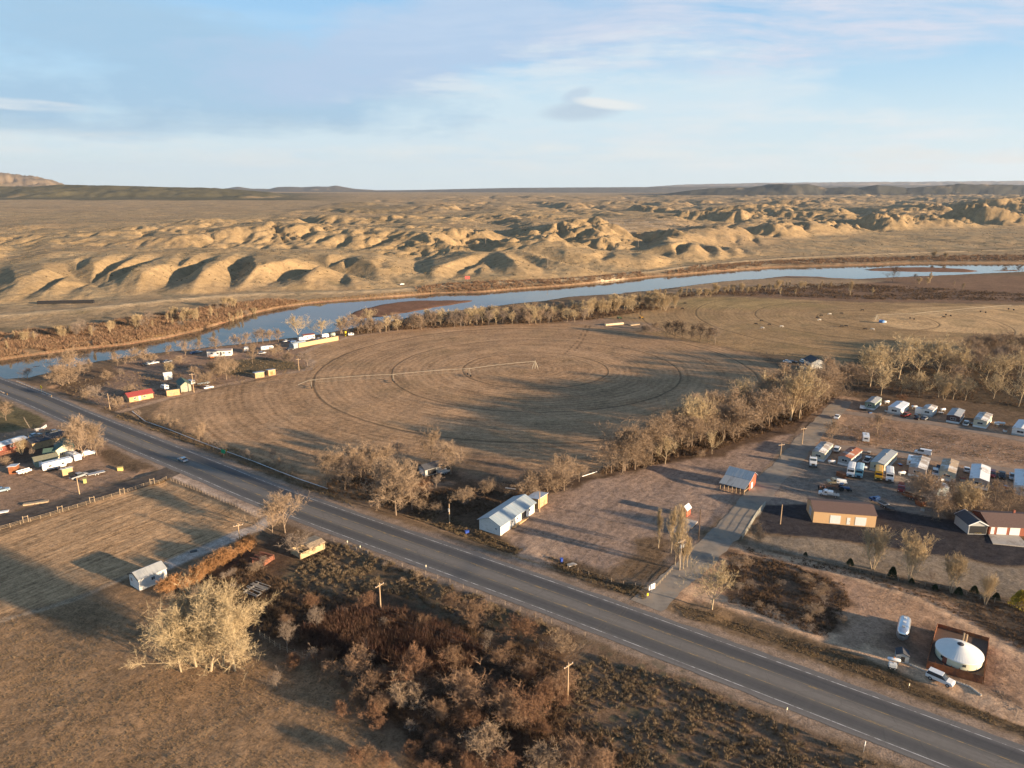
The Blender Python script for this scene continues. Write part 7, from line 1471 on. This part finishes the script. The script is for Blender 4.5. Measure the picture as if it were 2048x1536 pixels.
def rocks(label, P, n, s, m):
    X, Y = in_poly(P, n, rs); mb = MB()
    for x, y in zip(X, Y):
        z = zat(x, y); r = rs.uniform(*s); q = [Vector((rs.uniform(.6, 1) * a, rs.uniform(.6, 1) * b, c)) * r for a, b, c in ((1, 0, .1), (0, 1, .1), (-1, 0, .1), (0, -1, .1), (.3, .2, .8), (-.2, -.3, -.4))]
        mb.add([p + Vector((x, y, z)) for p in q], [(0, 1, 4), (1, 2, 4), (2, 3, 4), (3, 0, 4), (1, 0, 5), (2, 1, 5), (3, 2, 5), (0, 3, 5)])
    o = mb.build('rubble', m); tag(o, label, 'rubble', kind='stuff')
rocks('scattered dull rubble in the lot right of the yurt', [(1985, 1340), (2048, 1385), (2048, 1440), (1985, 1390)], 60, (.08, .2), MC['dirt clods'] if 'dirt clods' in MC else mat('dirt clods', (.24, .17, .12)))
rocks('scattered litter and stones between the mobile home rows', [(1690, 845), (2048, 900), (2048, 935), (1660, 885)], 180, (.1, .28), MC['pale stones'])
rocks('stones and clods on the bare lot', [(1010, 1070), (1110, 990), (1330, 930), (1500, 890), (1540, 940), (1440, 1060), (1320, 1170), (1150, 1120)], 500, (.06, .18), mat('dirt clods', (.24, .17, .12)))
rocks('pale rubble round the hamlet', [(120, 770), (260, 730), (400, 715), (560, 690), (590, 720), (400, 765), (260, 800)], 180, (.08, .25), MC['pale stones'])
rocks('stones in the left farm yard', [(0, 950), (150, 960), (230, 940), (290, 938), (150, 990), (0, 1025)], 120, (.06, .16), MC['dirt clods'])

spots = [(1655, 905), (1690, 915), (1738, 906), (1752, 925), (1800, 930), (1812, 945), (1862, 962), (1880, 935), (1925, 960), (1945, 972), (1990, 968), (2012, 975), (2035, 965), (1775, 822), (1832, 830), (1882, 826), (1900, 838), (1945, 848), (1995, 852), (2010, 862), (1740, 826), (1888, 975), (1845, 1020), (1958, 990)]
cols = [RUST, GRY, TRD, Pb, OLDW, TRW, DRED, CONC]
for i, (u, v) in enumerate(sorted(spots)):
    w_ = rnd.uniform(.8, 2.2); crate('yard_box', f'{ordn(i + 1)} small clutter box from the left among the mobile homes', 'box', u, v, w_, rnd.uniform(.6, 1.4), rnd.uniform(.4, 1.1), cols[i % 8], rnd.uniform(0, 3), cols[(i * 3 + 1) % 8], 'clutter boxes among the mobile homes')
